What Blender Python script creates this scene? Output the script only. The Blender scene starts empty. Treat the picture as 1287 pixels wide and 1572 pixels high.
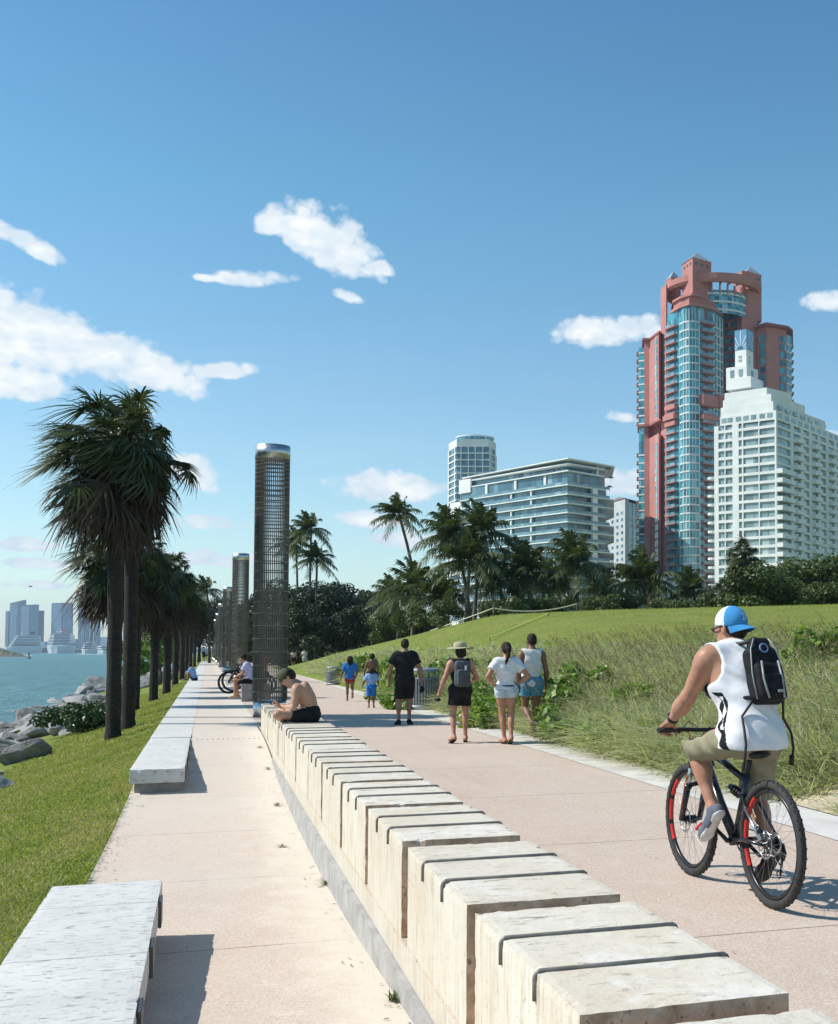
import bpy, bmesh, math, random
import numpy as np
from mathutils import Vector, Matrix
rad = math.radians
scene = bpy.context.scene
COL = scene.collection
random.seed(7); RNG = np.random.default_rng(7)

# ---------------------------------------------------------------- the place: X across the path, Y along it, Z up
FPX, UP, VH, EYE = 1780.0, 930.0, 1000.0, 1.48
PSI = math.atan(610.0 / 1780.0); PITCH = rad(2.5)
VP = VH - FPX * math.tan(PITCH)
FH = Vector((math.sin(PSI), math.cos(PSI), 0)); RT = Vector((math.cos(PSI), -math.sin(PSI), 0))
FV = FH * math.cos(PITCH) + Vector((0, 0, math.sin(PITCH))); UV = Vector((0, 0, math.cos(PITCH))) - FH * math.sin(PITCH)
def ray(u, v): return FV + RT * ((u - UP) / FPX) + UV * ((VP - v) / FPX)
def at(u, v, z=0.0):                       # where a sight line meets the level z
    r = ray(u, v); t = (z - EYE) / r.z
    return Vector((r.x * t, r.y * t, z))
def atd(u, v, d):                          # where a sight line reaches the distance d
    r = ray(u, v); t = d / r.dot(FH)
    return Vector((r.x * t, r.y * t, EYE + r.z * t))
def dist(p): return p[0] * FH.x + p[1] * FH.y
def V(*a): return Vector(a)
def lerp(a, b, t): return a + (b - a) * t
def sstep(t):
    t = np.clip(t, 0, 1); return t * t * (3 - 2 * t)

# ---------------------------------------------------------------- objects
def link(o, parent=None):
    COL.objects.link(o)
    if parent is not None: o.parent = parent
    return o
def tag(o, label=None, cat=None, group=None, kind=None):
    if label: o['label'] = label
    if cat: o['category'] = cat
    if group: o['group'] = group
    if kind: o['kind'] = kind
    return o
def thing(name, label, cat, loc=(0, 0, 0), rz=0.0, group=None):
    o = bpy.data.objects.new(name, None); o.empty_display_size = .2
    link(o); o.location = loc; o.rotation_euler = (0, 0, rz)
    return tag(o, label, cat, group)
def dup(o, parent=None, kids=None):
    c = o.copy(); COL.objects.link(c); c.parent = parent
    for ch in (kids or KIDS).get(o.name, []): dup(ch, c, kids)
    return c
KIDS = {}
def note(o):                               # remember children so that copies are quick
    KIDS[o.name] = list(o.children)
    for ch in o.children: note(ch)
    return o
def copy_thing(o, loc, rz=0.0, s=1.0, label=None, group=None):
    c = dup(o); c.location = loc; c.rotation_euler = (0, 0, rz); c.scale = (s, s, s) if not isinstance(s, tuple) else s
    if label: c['label'] = label
    if group: c['group'] = group
    return c

def np_mesh(name, verts, faces, mats, smooth=False, midx=None):
    """verts (n,3), faces (m,k) all of the same k"""
    me = bpy.data.meshes.new(name)
    verts = np.asarray(verts, dtype=np.float32); faces = np.asarray(faces, dtype=np.int32)
    n, (m, k) = len(verts), faces.shape
    me.vertices.add(n); me.vertices.foreach_set('co', verts.ravel())
    me.loops.add(m * k); me.loops.foreach_set('vertex_index', faces.ravel())
    me.polygons.add(m); me.polygons.foreach_set('loop_start', np.arange(0, m * k, k, dtype=np.int32))
    me.update(calc_edges=True)
    if smooth: me.polygons.foreach_set('use_smooth', np.ones(m, dtype=bool))
    for t in (mats if isinstance(mats, (list, tuple)) else [mats]): me.materials.append(t)
    if midx is not None: me.polygons.foreach_set('material_index', np.asarray(midx, dtype=np.int32))
    me.validate()
    return me

class MB:
    """collects shapes; build() links them as one mesh object"""
    def __init__(s): s.v = []; s.f = []; s.m = []; s.sm = []
    def add(s, vs, fs, mi=0, sm=False):
        o = len(s.v); s.v += [tuple(p) for p in vs]
        for f in fs: s.f.append(tuple(i + o for i in f)); s.m.append(mi); s.sm.append(sm)
        return s
    def box(s, x0, x1, y0, y1, z0, z1, mi=0, M=None):
        p = [V(x, y, z) for z in (z0, z1) for y in (y0, y1) for x in (x0, x1)]
        if M is not None: p = [M @ q for q in p]
        return s.add(p, [(0, 2, 3, 1), (4, 5, 7, 6), (0, 1, 5, 4), (2, 6, 7, 3), (0, 4, 6, 2), (1, 3, 7, 5)], mi)
    def prism(s, poly, z0, z1, mi=0, M=None):
        n = len(poly); p = [V(x, y, z0) for x, y in poly] + [V(x, y, z1) for x, y in poly]
        if M is not None: p = [M @ q for q in p]
        return s.add(p, [tuple(range(n - 1, -1, -1)), tuple(range(n, 2 * n))] + [(i, (i + 1) % n, n + (i + 1) % n, n + i) for i in range(n)], mi)
    def tube(s, pts, r, seg=8, mi=0, caps=True, flat=1.0, nrm=None):
        pts = [Vector(p) for p in pts]; n = len(pts)
        rs = r if isinstance(r, (list, tuple)) else [r] * n
        prev = None; vs = []
        for i, p in enumerate(pts):
            t = (pts[min(i + 1, n - 1)] - pts[max(i - 1, 0)]).normalized()
            if prev is None:
                a = Vector(nrm) if nrm is not None else (V(0, 0, 1) if abs(t.z) < .9 else V(1, 0, 0))
            else: a = prev
            a = (a - t * a.dot(t)); a.normalize(); b = t.cross(a); prev = a
            for k in range(seg):
                w = 2 * math.pi * k / seg
                vs.append(p + a * (math.cos(w) * rs[i] * flat) + b * (math.sin(w) * rs[i]))
        fs = [(i * seg + k, i * seg + (k + 1) % seg, (i + 1) * seg + (k + 1) % seg, (i + 1) * seg + k) for i in range(n - 1) for k in range(seg)]
        if caps: fs += [tuple(range(seg - 1, -1, -1)), tuple((n - 1) * seg + k for k in range(seg))]
        return s.add(vs, fs, mi, True)
    def ring(s, c, ax, Rr, r, seg=40, rs=8, mi=0, arc=(0, 2 * math.pi), flat=1.0, bump=None):
        ax = Vector(ax).normalized(); a = V(0, 0, 1) if abs(ax.z) < .9 else V(1, 0, 0)
        a = (a - ax * a.dot(ax)).normalized(); b = ax.cross(a); c = Vector(c)
        full = abs(arc[1] - arc[0] - 2 * math.pi) < 1e-6; n = seg if full else seg + 1; vs = []
        for i in range(n):
            w = arc[0] + (arc[1] - arc[0]) * i / seg; dr = a * math.cos(w) + b * math.sin(w)
            for k in range(rs):
                q = 2 * math.pi * k / rs
                rr = r * (bump(i, k) if bump else 1)
                vs.append(c + dr * (Rr + math.cos(q) * rr) + ax * (math.sin(q) * rr * flat))
        fs = [(i * rs + k, i * rs + (k + 1) % rs, ((i + 1) % n) * rs + (k + 1) % rs, ((i + 1) % n) * rs + k) for i in range(seg) for k in range(rs)]
        return s.add(vs, fs, mi, True)
    def lathe(s, prof, c=(0, 0, 0), seg=32, mi=0, caps=True, sm=True, arc=None):
        a0, a1 = arc or (0, 2 * math.pi); full = arc is None; n = seg if full else seg + 1
        vs = [(c[0] + r * math.cos(a0 + (a1 - a0) * k / seg), c[1] + r * math.sin(a0 + (a1 - a0) * k / seg), c[2] + z) for r, z in prof for k in range(n)]
        fs = []
        for i in range(len(prof) - 1):
            for k in range(seg): fs.append((i * n + k, i * n + (k + 1) % n, (i + 1) * n + (k + 1) % n, (i + 1) * n + k))
        if caps and full: fs += [tuple(range(n - 1, -1, -1)), tuple((len(prof) - 1) * n + k for k in range(n))]
        return s.add(vs, fs, mi, sm)
    def ball(s, c, r, seg=12, mi=0, M=None):
        r = (r, r, r) if not isinstance(r, (tuple, list)) else r; vs = []; n = seg // 2
        for i in range(n + 1):
            t = math.pi * i / n
            for k in range(seg):
                w = 2 * math.pi * k / seg
                q = V(r[0] * math.sin(t) * math.cos(w), r[1] * math.sin(t) * math.sin(w), r[2] * math.cos(t))
                vs.append(Vector(c) + (M @ q if M is not None else q))
        return s.add(vs, [(i * seg + k, (i + 1) * seg + k, (i + 1) * seg + (k + 1) % seg, i * seg + (k + 1) % seg) for i in range(n) for k in range(seg)], mi, True)
    def mesh(s, name, mats, bevel=0):
        me = bpy.data.meshes.new(name); me.from_pydata(s.v, [], s.f)
        for t in (mats if isinstance(mats, (list, tuple)) else [mats]): me.materials.append(t)
        me.polygons.foreach_set('material_index', np.asarray(s.m, dtype=np.int32))
        me.polygons.foreach_set('use_smooth', np.asarray(s.sm, dtype=bool))
        me.update()
        if bevel:
            bm = bmesh.new(); bm.from_mesh(me); bmesh.ops.remove_doubles(bm, verts=bm.verts, dist=1e-5)
            bmesh.ops.bevel(bm, geom=[e for e in bm.edges if e.is_manifold and e.calc_face_angle(0) > .6], offset=bevel, segments=2, affect='EDGES', clamp_overlap=True)
            bm.to_mesh(me); bm.free()
        return me
    def build(s, name, mats, parent=None, bevel=0, loc=None):
        o = link(bpy.data.objects.new(name, s.mesh(name, mats, bevel)), parent)
        if loc is not None: o.location = loc
        return o
def obj(name, me, parent=None, loc=None, rz=0):
    o = link(bpy.data.objects.new(name, me), parent)
    if loc is not None: o.location = loc
    if rz: o.rotation_euler = (0, 0, rz)
    return o

# ---------------------------------------------------------------- materials
class NT:
    def __init__(s, tree): s.t = tree; s.n = tree.nodes; s.l = tree.links
    def new(s, kind, **kw):
        n = s.n.new(kind)
        for k, v in kw.items():
            if k in n.bl_rna.properties and not k[0].isupper(): setattr(n, k, v)
        return n
    def put(s, sock, v):
        if isinstance(v, bpy.types.NodeSocket): s.l.new(v, sock)
        elif v is not None:
            if isinstance(v, (tuple, list)) and len(v) == 3 and sock.type == 'RGBA': v = (*v, 1)
            sock.default_value = v
    def math(s, op, a, b=None, c=None, clamp=False):
        n = s.new('ShaderNodeMath', operation=op, use_clamp=clamp)
        for i, v in enumerate((a, b, c)):
            if v is not None: s.put(n.inputs[i], v)
        return n.outputs[0]
    def mix(s, f, a, b, blend='MIX'):
        n = s.new('ShaderNodeMix'); n.data_type = 'RGBA'; n.blend_type = blend
        s.put(n.inputs[0], f); s.put(n.inputs[6], a); s.put(n.inputs[7], b)
        return n.outputs[2]
    def coords(s, out='Object', scale=(1, 1, 1), rot=(0, 0, 0), loc=(0, 0, 0)):
        c = s.new('ShaderNodeTexCoord'); m = s.new('ShaderNodeMapping')
        s.l.new(c.outputs[out], m.inputs[0]); m.inputs[1].default_value = loc; m.inputs[2].default_value = rot; m.inputs[3].default_value = scale
        return m.outputs[0]
    def noise(s, vec, scale=5, detail=4, rough=.55, dist=0):
        n = s.new('ShaderNodeTexNoise'); s.put(n.inputs['Vector'], vec); n.inputs['Scale'].default_value = scale
        n.inputs['Detail'].default_value = detail; n.inputs['Roughness'].default_value = rough; n.inputs['Distortion'].default_value = dist
        return n.outputs['Fac']
    def voro(s, vec, scale=5, feature='F1', out='Distance'):
        n = s.new('ShaderNodeTexVoronoi', feature=feature); s.put(n.inputs['Vector'], vec); n.inputs['Scale'].default_value = scale
        return n.outputs[out]
    def ramp(s, f, *stops):
        n = s.new('ShaderNodeValToRGB'); s.put(n.inputs[0], f); e = n.color_ramp.elements
        while len(e) < len(stops): e.new(.5)
        for i, (p, c) in enumerate(stops): e[i].position = p; e[i].color = (c, c, c, 1) if not isinstance(c, (tuple, list)) else (*c[:3], 1)
        return n.outputs[0]
    def rng(s, f, a, b, c=0, d=1):
        n = s.new('ShaderNodeMapRange'); n.clamp = True
        for i, v in enumerate((f, a, b, c, d)): s.put(n.inputs[i], v)
        return n.outputs[0]
    def bump(s, h, strength=.3, dist=.02, nrm=None):
        n = s.new('ShaderNodeBump'); s.put(n.inputs['Height'], h); n.inputs['Strength'].default_value = strength; n.inputs['Distance'].default_value = dist
        if nrm is not None: s.l.new(nrm, n.inputs['Normal'])
        return n.outputs[0]
def new_mat(name):
    m = bpy.data.materials.new(name); m.use_nodes = True; n = NT(m.node_tree); b = n.n['Principled BSDF']
    return m, n, b
def M(name, c, c2=None, rough=.7, metal=0, scale=6, detail=4, stretch=(1, 1, 1), lo=.38, hi=.62, bump=0, bscale=None, bd=.01, spec=.5, rvar=0):
    m, n, b = new_mat(name); vec = n.coords('Object', stretch)
    b.inputs['Roughness'].default_value = rough; b.inputs['Metallic'].default_value = metal; b.inputs['Specular IOR Level'].default_value = spec
    if c2 is None: c2 = tuple(x * .82 for x in c)
    f = n.noise(vec, scale, detail)
    n.put(b.inputs['Base Color'], n.mix(n.rng(f, lo, hi), c, c2))
    if rvar: n.put(b.inputs['Roughness'], n.rng(n.noise(vec, scale * 1.7, 3), .3, .7, rough - rvar, rough + rvar))
    if bump: n.put(b.inputs['Normal'], n.bump(n.noise(vec, bscale or scale * 3, 5), bump, bd))
    return m
def leaf_mat(name, cols, trans=.35, rough=.5, spec=.4, patch=None, pscale=.6):
    """one colour per leaf, drawn from a ramp; light passes partly through"""
    m, n, b = new_mat(name)
    g = n.new('ShaderNodeNewGeometry'); st = [(i / max(1, len(cols) - 1), c) for i, c in enumerate(cols)]
    col = n.ramp(g.outputs['Random Per Island'], *st)
    if patch: col = n.mix(n.rng(n.noise(n.coords('Object'), pscale, 5, .65), .42, .62, 0, .8), col, n.ramp(g.outputs['Random Per Island'], (0, patch[0]), (.5, patch[1]), (1, patch[2])))
    n.put(b.inputs['Base Color'], col); b.inputs['Roughness'].default_value = rough; b.inputs['Specular IOR Level'].default_value = spec
    t = n.new('ShaderNodeBsdfTranslucent'); n.put(t.inputs[0], n.mix(1.0, col, (1.0, 1.0, .5), 'MULTIPLY'))
    mx = n.new('ShaderNodeMixShader'); mx.inputs[0].default_value = trans
    n.l.new(b.outputs[0], mx.inputs[1]); n.l.new(t.outputs[0], mx.inputs[2]); n.l.new(mx.outputs[0], n.n['Material Output'].inputs[0])
    return m
MAT = {}

# ---------------------------------------------------------------- signed distance bodies (people, bags, cloth)
class Field:
    def __init__(s, lo, hi, vox):
        s.vox = vox; s.lo = np.array(lo, dtype=np.float64) - 3 * vox
        s.n = np.ceil((np.array(hi) - s.lo) / vox).astype(int) + 4
        s.F = np.full(s.n, 9.0, dtype=np.float32)
        s.ax = [s.lo[i] + vox * np.arange(s.n[i]) for i in range(3)]
    def sub(s, lo, hi):
        a = np.clip(np.floor((np.array(lo) - s.lo) / s.vox).astype(int), 0, s.n); b = np.clip(np.ceil((np.array(hi) - s.lo) / s.vox).astype(int) + 1, 0, s.n)
        sl = tuple(slice(a[i], b[i]) for i in range(3))
        return sl, np.ix_(*[s.ax[i][sl[i]] for i in range(3)])
    def join(s, sl, d, k):
        if d.size == 0: return
        f = s.F[sl]
        if k > 0:
            h = np.maximum(k - np.abs(f - d), 0) / k
            s.F[sl] = np.minimum(f, d) - h * h * k * .25
        else: s.F[sl] = np.minimum(f, d)
    def cone(s, a, b, ra, rb, k=.02):
        a = np.array(a); b = np.array(b); m = max(ra, rb) + k + 3 * s.vox
        sl, (x, y, z) = s.sub(np.minimum(a, b) - m, np.maximum(a, b) + m)
        ba = b - a; L = float(ba @ ba) + 1e-12
        t = np.clip(((x - a[0]) * ba[0] + (y - a[1]) * ba[1] + (z - a[2]) * ba[2]) / L, 0, 1)
        d = np.sqrt((x - a[0] - t * ba[0]) ** 2 + (y - a[1] - t * ba[1]) ** 2 + (z - a[2] - t * ba[2]) ** 2) - (ra + (rb - ra) * t)
        s.join(sl, d, k)
    def ell(s, c, r, Rm=None, k=.03, sign=1):
        c = np.array(c, dtype=float); r = np.array(r, dtype=float); m = r.max() + k + 3 * s.vox
        sl, (x, y, z) = s.sub(c - m, c + m); X, Y, Z = x - c[0], y - c[1], z - c[2]
        if Rm is not None:
            Q = np.array(Rm).T
            X, Y, Z = Q[0, 0] * X + Q[0, 1] * Y + Q[0, 2] * Z, Q[1, 0] * X + Q[1, 1] * Y + Q[1, 2] * Z, Q[2, 0] * X + Q[2, 1] * Y + Q[2, 2] * Z
        k0 = np.sqrt((X / r[0]) ** 2 + (Y / r[1]) ** 2 + (Z / r[2]) ** 2); k1 = np.sqrt((X / r[0] ** 2) ** 2 + (Y / r[1] ** 2) ** 2 + (Z / r[2] ** 2) ** 2) + 1e-9
        d = k0 * (k0 - 1) / k1
        if sign > 0: s.join(sl, d, k)
        else: s.F[sl] = np.maximum(s.F[sl], -d)
    def rbox(s, c, h, r, Rm=None, k=.01):
        c = np.array(c, dtype=float); h = np.array(h, dtype=float); m = np.linalg.norm(h) + k + 3 * s.vox
        sl, (x, y, z) = s.sub(c - m, c + m); X, Y, Z = x - c[0], y - c[1], z - c[2]
        if Rm is not None:
            Q = np.array(Rm).T
            X, Y, Z = Q[0, 0] * X + Q[0, 1] * Y + Q[0, 2] * Z, Q[1, 0] * X + Q[1, 1] * Y + Q[1, 2] * Z, Q[2, 0] * X + Q[2, 1] * Y + Q[2, 2] * Z
        q = [np.abs(X) - h[0] + r, np.abs(Y) - h[1] + r, np.abs(Z) - h[2] + r]
        d = np.sqrt(np.maximum(q[0], 0) ** 2 + np.maximum(q[1], 0) ** 2 + np.maximum(q[2], 0) ** 2) + np.minimum(np.maximum(np.maximum(q[0], q[1]), q[2]), 0) - r
        s.join(sl, d, k)
    def grid(s): return np.ix_(*s.ax)
    def cut(s, fn):
        x, y, z = s.grid(); s.F = np.maximum(s.F, fn(x, y, z)).astype(np.float32)
    def warp(s, fn):
        x, y, z = s.grid(); s.F = (s.F + fn(x, y, z)).astype(np.float32)
    def net(s):
        F = s.F; F[0] = F[-1] = 9; F[:, 0] = F[:, -1] = 9; F[:, :, 0] = F[:, :, -1] = 9
        g = F < 0; n = g.shape
        c = [(i, j, k) for i in (0, 1) for j in (0, 1) for k in (0, 1)]
        sl = lambda o: tuple(slice(o[i], n[i] - 1 + o[i]) for i in range(3))
        cnt = np.zeros((n[0] - 1, n[1] - 1, n[2] - 1), dtype=np.int8)
        for o in c: cnt += g[sl(o)]
        mk = (cnt > 0) & (cnt < 8); I, J, K = np.nonzero(mk)
        idx = np.full(mk.shape, -1, dtype=np.int64); idx[mk] = np.arange(len(I))
        P = np.zeros((len(I), 3)); N = np.zeros(len(I))
        for a in c:
            for ax in range(3):
                if a[ax]: continue
                b = list(a); b[ax] = 1
                f0 = F[I + a[0], J + a[1], K + a[2]].astype(float); f1 = F[I + b[0], J + b[1], K + b[2]].astype(float)
                x = (f0 < 0) != (f1 < 0); t = np.where(x, f0 / np.where(x, f0 - f1, 1), 0)
                for q in range(3): P[:, q] += np.where(x, a[q] + (t if q == ax else 0), 0)
                N += x
        P = P / N[:, None] + np.stack([I, J, K], 1)
        verts = s.lo + P * s.vox; faces = []
        for ax in range(3):
            b, e = [(1, 2), (2, 0), (0, 1)][ax]
            s0 = [slice(1, n[i] - 1) for i in range(3)]; s0[ax] = slice(0, n[ax] - 1); s1 = list(s0); s1[ax] = slice(1, n[ax])
            A = g[tuple(s0)]; B = g[tuple(s1)]
            for flip in (0, 1):
                E = np.nonzero((A & ~B) if not flip else (~A & B)); ii = [E[i] + (0 if i == ax else 1) for i in range(3)]
                q = []
                for db, de in ((-1, -1), (0, -1), (0, 0), (-1, 0)):
                    w = list(ii); w[b] = w[b] + db; w[e] = w[e] + de; q.append(idx[w[0], w[1], w[2]])
                q = np.stack(q, 1); faces.append(q[:, ::-1] if flip else q)
        return verts, np.concatenate(faces)
    def mesh(s, name, mats, pick=None):
        v, f = s.net(); mi = None
        if pick is not None:
            ctr = v[f].mean(1); mi = pick(ctr)
        return np_mesh(name, v, f, mats, True, mi)
# ================================================================ camera, air, sun
cam = bpy.data.cameras.new('camera'); camo = link(bpy.data.objects.new('camera', cam))
camo.location = (0, 0, EYE)
camo.matrix_world = Matrix.Translation((0, 0, EYE)) @ Matrix((RT, UV, -FV)).transposed().to_4x4()
cam.sensor_fit = 'VERTICAL'; cam.sensor_height = 36; cam.sensor_width = 36; cam.lens = FPX / 1572 * 36
cam.shift_x = -(UP - 643.5) / 1572; cam.shift_y = (VP - 786) / 1572
cam.clip_start = .1; cam.clip_end = 20000
scene.camera = camo
SUN_EL, SUN_AZ = 46.0, 74.0                      # azimuth to the left of the path's direction
to_sun = V(-math.sin(rad(SUN_AZ)) * math.cos(rad(SUN_EL)), math.cos(rad(SUN_AZ)) * math.cos(rad(SUN_EL)), math.sin(rad(SUN_EL)))
sl = bpy.data.lights.new('sun', 'SUN'); sl.energy = 4.6; sl.angle = rad(.53); sl.color = (1.0, .95, .87)
so = link(bpy.data.objects.new('sun', sl)); so.rotation_euler = to_sun.to_track_quat('Z', 'Y').to_euler(); so.location = (-20, 10, 30)
scene.view_settings.view_transform = 'Standard'; scene.view_settings.look = 'None'; scene.view_settings.gamma = 1
scene.view_settings.exposure = .30

w = bpy.data.worlds.new('World'); scene.world = w; w.use_nodes = True; n = NT(w.node_tree)
bg = n.n['Background']; bg.inputs[1].default_value = .105
sky = n.new('ShaderNodeTexSky'); sky.sky_type = 'NISHITA'; sky.sun_disc = False
sky.sun_elevation = rad(SUN_EL); sky.sun_rotation = rad(-SUN_AZ); sky.altitude = 0; sky.air_density = 1.0; sky.dust_density = .25; sky.ozone_density = 1.2
g = n.coords('Generated'); sp = n.new('ShaderNodeSeparateXYZ'); n.l.new(g, sp.inputs[0])
az = n.math('ARCTAN2', sp.outputs[0], sp.outputs[1]); el = n.math('ARCSINE', sp.outputs[2])
tint = n.ramp(n.math('MULTIPLY', el, 1.6), (0, (.70, .72, .74)), (.10, (.74, .82, .78)), (.35, (.60, .78, .785)), (.59, (.47, .78, .79)), (.82, (.38, .67, .75)))
skyc = n.mix(1.0, n.mix(1.0, sky.outputs[0], tint, 'MULTIPLY'), (1.53, 1.53, 1.53), 'MULTIPLY')
# fleecy edges: two octave groups of noise on the sky sphere
nz = n.noise(n.coords('Generated', (1, 1, 1.15)), 17, 5, .62)
wv = n.n.new('ShaderNodeTexVoronoi'); wv.inputs['Scale'].default_value = 34; wv.inputs['Detail'].default_value = 2; wv.inputs['Roughness'].default_value = .6; n.l.new(n.coords('Generated', (1, 1, 1.1)), wv.inputs['Vector'])
nz2 = n.math('SUBTRACT', 1.0, wv.outputs['Distance'])
edge = n.math('ADD', n.math('MULTIPLY', n.math('SUBTRACT', nz, .5), 3.4), n.math('MULTIPLY', n.math('SUBTRACT', nz2, .55), 1.15))
def az_el(u, v):
    r = ray(u, v).normalized(); return math.atan2(r.x, r.y), math.asin(r.z)
CLOUDS = [ # u, v, half width, half height, tilt, strength
    (505, 372, 85, 50, -22, 1.25), (422, 350, 30, 24, 0, .8), (585, 410, 28, 16, -20, .8), (395, 430, 75, 17, 2, .75), (330, 428, 40, 9, 0, .5), (533, 456, 28, 13, -10, .55),
    (45, 520, 120, 62, -8, 1.3), (190, 560, 130, 42, -12, 1.15), (20, 590, 90, 34, 0, 1.0), (340, 571, 55, 17, 4, .95), (48, 378, 60, 20, -22, .95), (20, 360, 40, 14, 0, .7),
    (905, 515, 62, 28, 4, 1.15), (965, 505, 70, 28, 2, 1.1), (1270, 465, 40, 22, 0, 1.0), (955, 642, 42, 14, -3, .9), (600, 752, 92, 30, 0, 1.1), (560, 800, 70, 17, 0, .8),
    (300, 730, 50, 28, -18, 1.0), (315, 803, 75, 15, 0, .95), (330, 860, 90, 16, 0, .8), (965, 745, 55, 26, 0, 1.0), (1285, 680, 40, 24, 0, .6), (40, 838, 60, 12, 0, .85), (70, 868, 90, 12, 0, .75), (60, 898, 90, 10, 0, .7),
    (640, 830, 80, 18, 0, .8), (-90, 560, 120, 60, 0, 1.2), (1400, 560, 90, 40, 0, 1.0)]
dens = None
for (u, v, hw, hh, tl, st) in CLOUDS:
    a0, e0 = az_el(u, v); a1, _ = az_el(u + hw, v); _, e1 = az_el(u, v - hh)
    ra, re = abs(a1 - a0), abs(e1 - e0); c, s_ = math.cos(rad(tl)), math.sin(rad(tl))
    da = n.math('SUBTRACT', az, a0); de = n.math('SUBTRACT', el, e0)
    x = n.math('ADD', n.math('MULTIPLY', da, c / ra), n.math('MULTIPLY', de, s_ / ra))
    y = n.math('SUBTRACT', n.math('MULTIPLY', de, c / re), n.math('MULTIPLY', da, s_ / re))
    y = n.math('MULTIPLY', y, n.math('MULTIPLY_ADD', n.math('LESS_THAN', y, 0), .45, 1.0))      # flatter undersides
    d = n.math('SUBTRACT', st, n.math('ADD', n.math('MULTIPLY', x, x), n.math('MULTIPLY', y, y)))
    dens = d if dens is None else n.math('SMOOTH_MAX', dens, d, .25)
dens = n.math('MAXIMUM', dens, -3.5)
f = n.math('ADD', dens, edge)
alpha = n.math('MULTIPLY', n.rng(f, -.85, -.22), .985)
body = n.noise(n.coords('Generated', (1, 1, 2.0), loc=(.01, -.004, .012)), 34, 2, .6)
white = n.mix(n.math('MULTIPLY', n.rng(body, .34, .62), n.rng(f, -.5, .7, .3, 1)), (5.6, 6.5, 7.3), (8.3, 8.4, 8.3))
veil = n.math('MULTIPLY', n.rng(n.noise(n.coords('Generated', (1, 1, 4.0)), 5, 3, .6), .45, .8, 0, .25), n.rng(el, .0, .3, 1, 0))
c1 = n.mix(veil, skyc, (5.6, 6.6, 7.1))
n.l.new(n.mix(alpha, c1, white), bg.inputs[0])

# ================================================================ terrain
DIPY = [-8, 0, 1.5, 3.2, 5.5, 7, 9.05, 11, 13.6, 15.7, 17.6, 19.2, 21.2, 23]
DIPZ = [0, 0, -.03, -.12, -.25, -.32, -.39, -.40, -.38, -.32, -.20, -.09, -.01, 0]
def zdip(y):
    y = np.asarray(y, dtype=float); s_ = 0
    for o in (-.9, -.45, 0, .45, .9): s_ = s_ + np.interp(y + o, DIPY, DIPZ)
    return s_ / 5
PX = [5.35, 7.2, 9.9, 12.5, 14.4, 19, 30, 60]
def zright(x, y):
    d = x * FH.x + y * FH.y
    far = np.interp(x, PX, [0, .8, 2.0, 2.9, 3.4, 3.62, 3.9, 4.0]); near = np.interp(x, PX, [0, .5, 1.05, 1.25, 1.4, 1.6, 2.0, 2.2])
    t = sstep((d - 24) / 38.0); z = near * (1 - t) + far * t
    z = z - np.clip((d - 62) * .03, 0, 1.2) * np.clip(z / 3, 0, 1)
    s_ = sstep((y - 8.0) / 4.5); z = z * (s_ + (1 - s_) * np.clip((x - 7.5) / 5, 0, 1))   # sandy gap beside the near path
    far2 = sstep((y - 95) / 25); return z * (1 - far2)
def zleft(x, y):
    zl = zdip(y) * .85; e = -.88 - x
    z = zl - .30 * np.clip(e, 0, 2.3) * (1 + .2 * zl)
    return z - .245 * np.clip(-3.2 - x, 0, 9) - .02
def zterr(x, y):
    x = np.asarray(x, dtype=float); y = np.asarray(y, dtype=float)
    mid = np.where(x < 1.2, zdip(y), 0) - .06
    return np.where(x < -.9, zleft(x, y), np.where(x > 5.35, zright(x, y) - .015, mid))

def grid_obj(name, xs, ys, zf, mat, parent=None):
    X, Y = np.meshgrid(xs, ys); Z = zf(X, Y); nx, ny = len(xs), len(ys)
    i = np.arange(nx * ny).reshape(ny, nx)
    f = np.stack([i[:-1, :-1], i[:-1, 1:], i[1:, 1:], i[1:, :-1]], -1).reshape(-1, 4)
    return obj(name, np_mesh(name, np.stack([X, Y, Z], -1).reshape(-1, 3), f, mat, True), parent)

# lawn, bank and hill colour
m, n, b = new_mat('turf'); vec = n.coords('Object')
big = n.noise(vec, .5, 5, .6); fine = n.noise(n.coords('Object', (1, 1, 1)), 22, 4, .7)
c = n.mix(n.rng(big, .35, .66), (.18, .24, .034), (.28, .28, .075)); c = n.mix(n.rng(fine, .3, .75), c, (.08, .115, .018))
n.put(b.inputs['Base Color'], c); b.inputs['Roughness'].default_value = .85; b.inputs['Specular IOR Level'].default_value = .15
n.put(b.inputs['Normal'], n.bump(n.noise(vec, 30, 5, .7), .8, .03)); MAT['turf'] = m
MAT['soil'] = M('soil', (.16, .12, .07), (.09, .075, .045), .95, scale=3, bump=.6, bscale=25, bd=.03)
MAT['sand'] = M('sand', (.56, .47, .33), (.44, .36, .25), .95, scale=7, detail=6, bump=.5, bscale=40, bd=.015)

xs = np.concatenate([[-14, -12, -10, -8, -6.5, -5, -4.2], np.arange(-3.6, -.9, .2), [-.9, -.899, 0, .9, 1.199, 1.2, 2.5, 4, 5.349, 5.351], np.arange(5.6, 20, .35), np.arange(20, 34, 1.0), [36, 40, 46, 54, 70, 90]])
ys = np.concatenate([np.arange(-6, 30, .5), np.arange(30, 90, 1.5), [92, 96, 100, 106, 112, 120, 130, 150, 180]])
tag(grid_obj('terrain', xs, ys, zterr, MAT['turf']), kind='structure')
mb = MB()                                   # the level land that carries the trees and towers, out to the horizon
mb.add([(-7, 178, -.35), (6500, 178, -.35), (6500, 6500, -.35), (-7, 6500, -.35)], [(0, 1, 2, 3)])
mb.add([(88, -300, -.1), (6500, -300, -.1), (6500, 178, -.1), (88, 178, -.1)], [(0, 1, 2, 3)])
tag(mb.build('ground', MAT['turf']), kind='structure')

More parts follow.
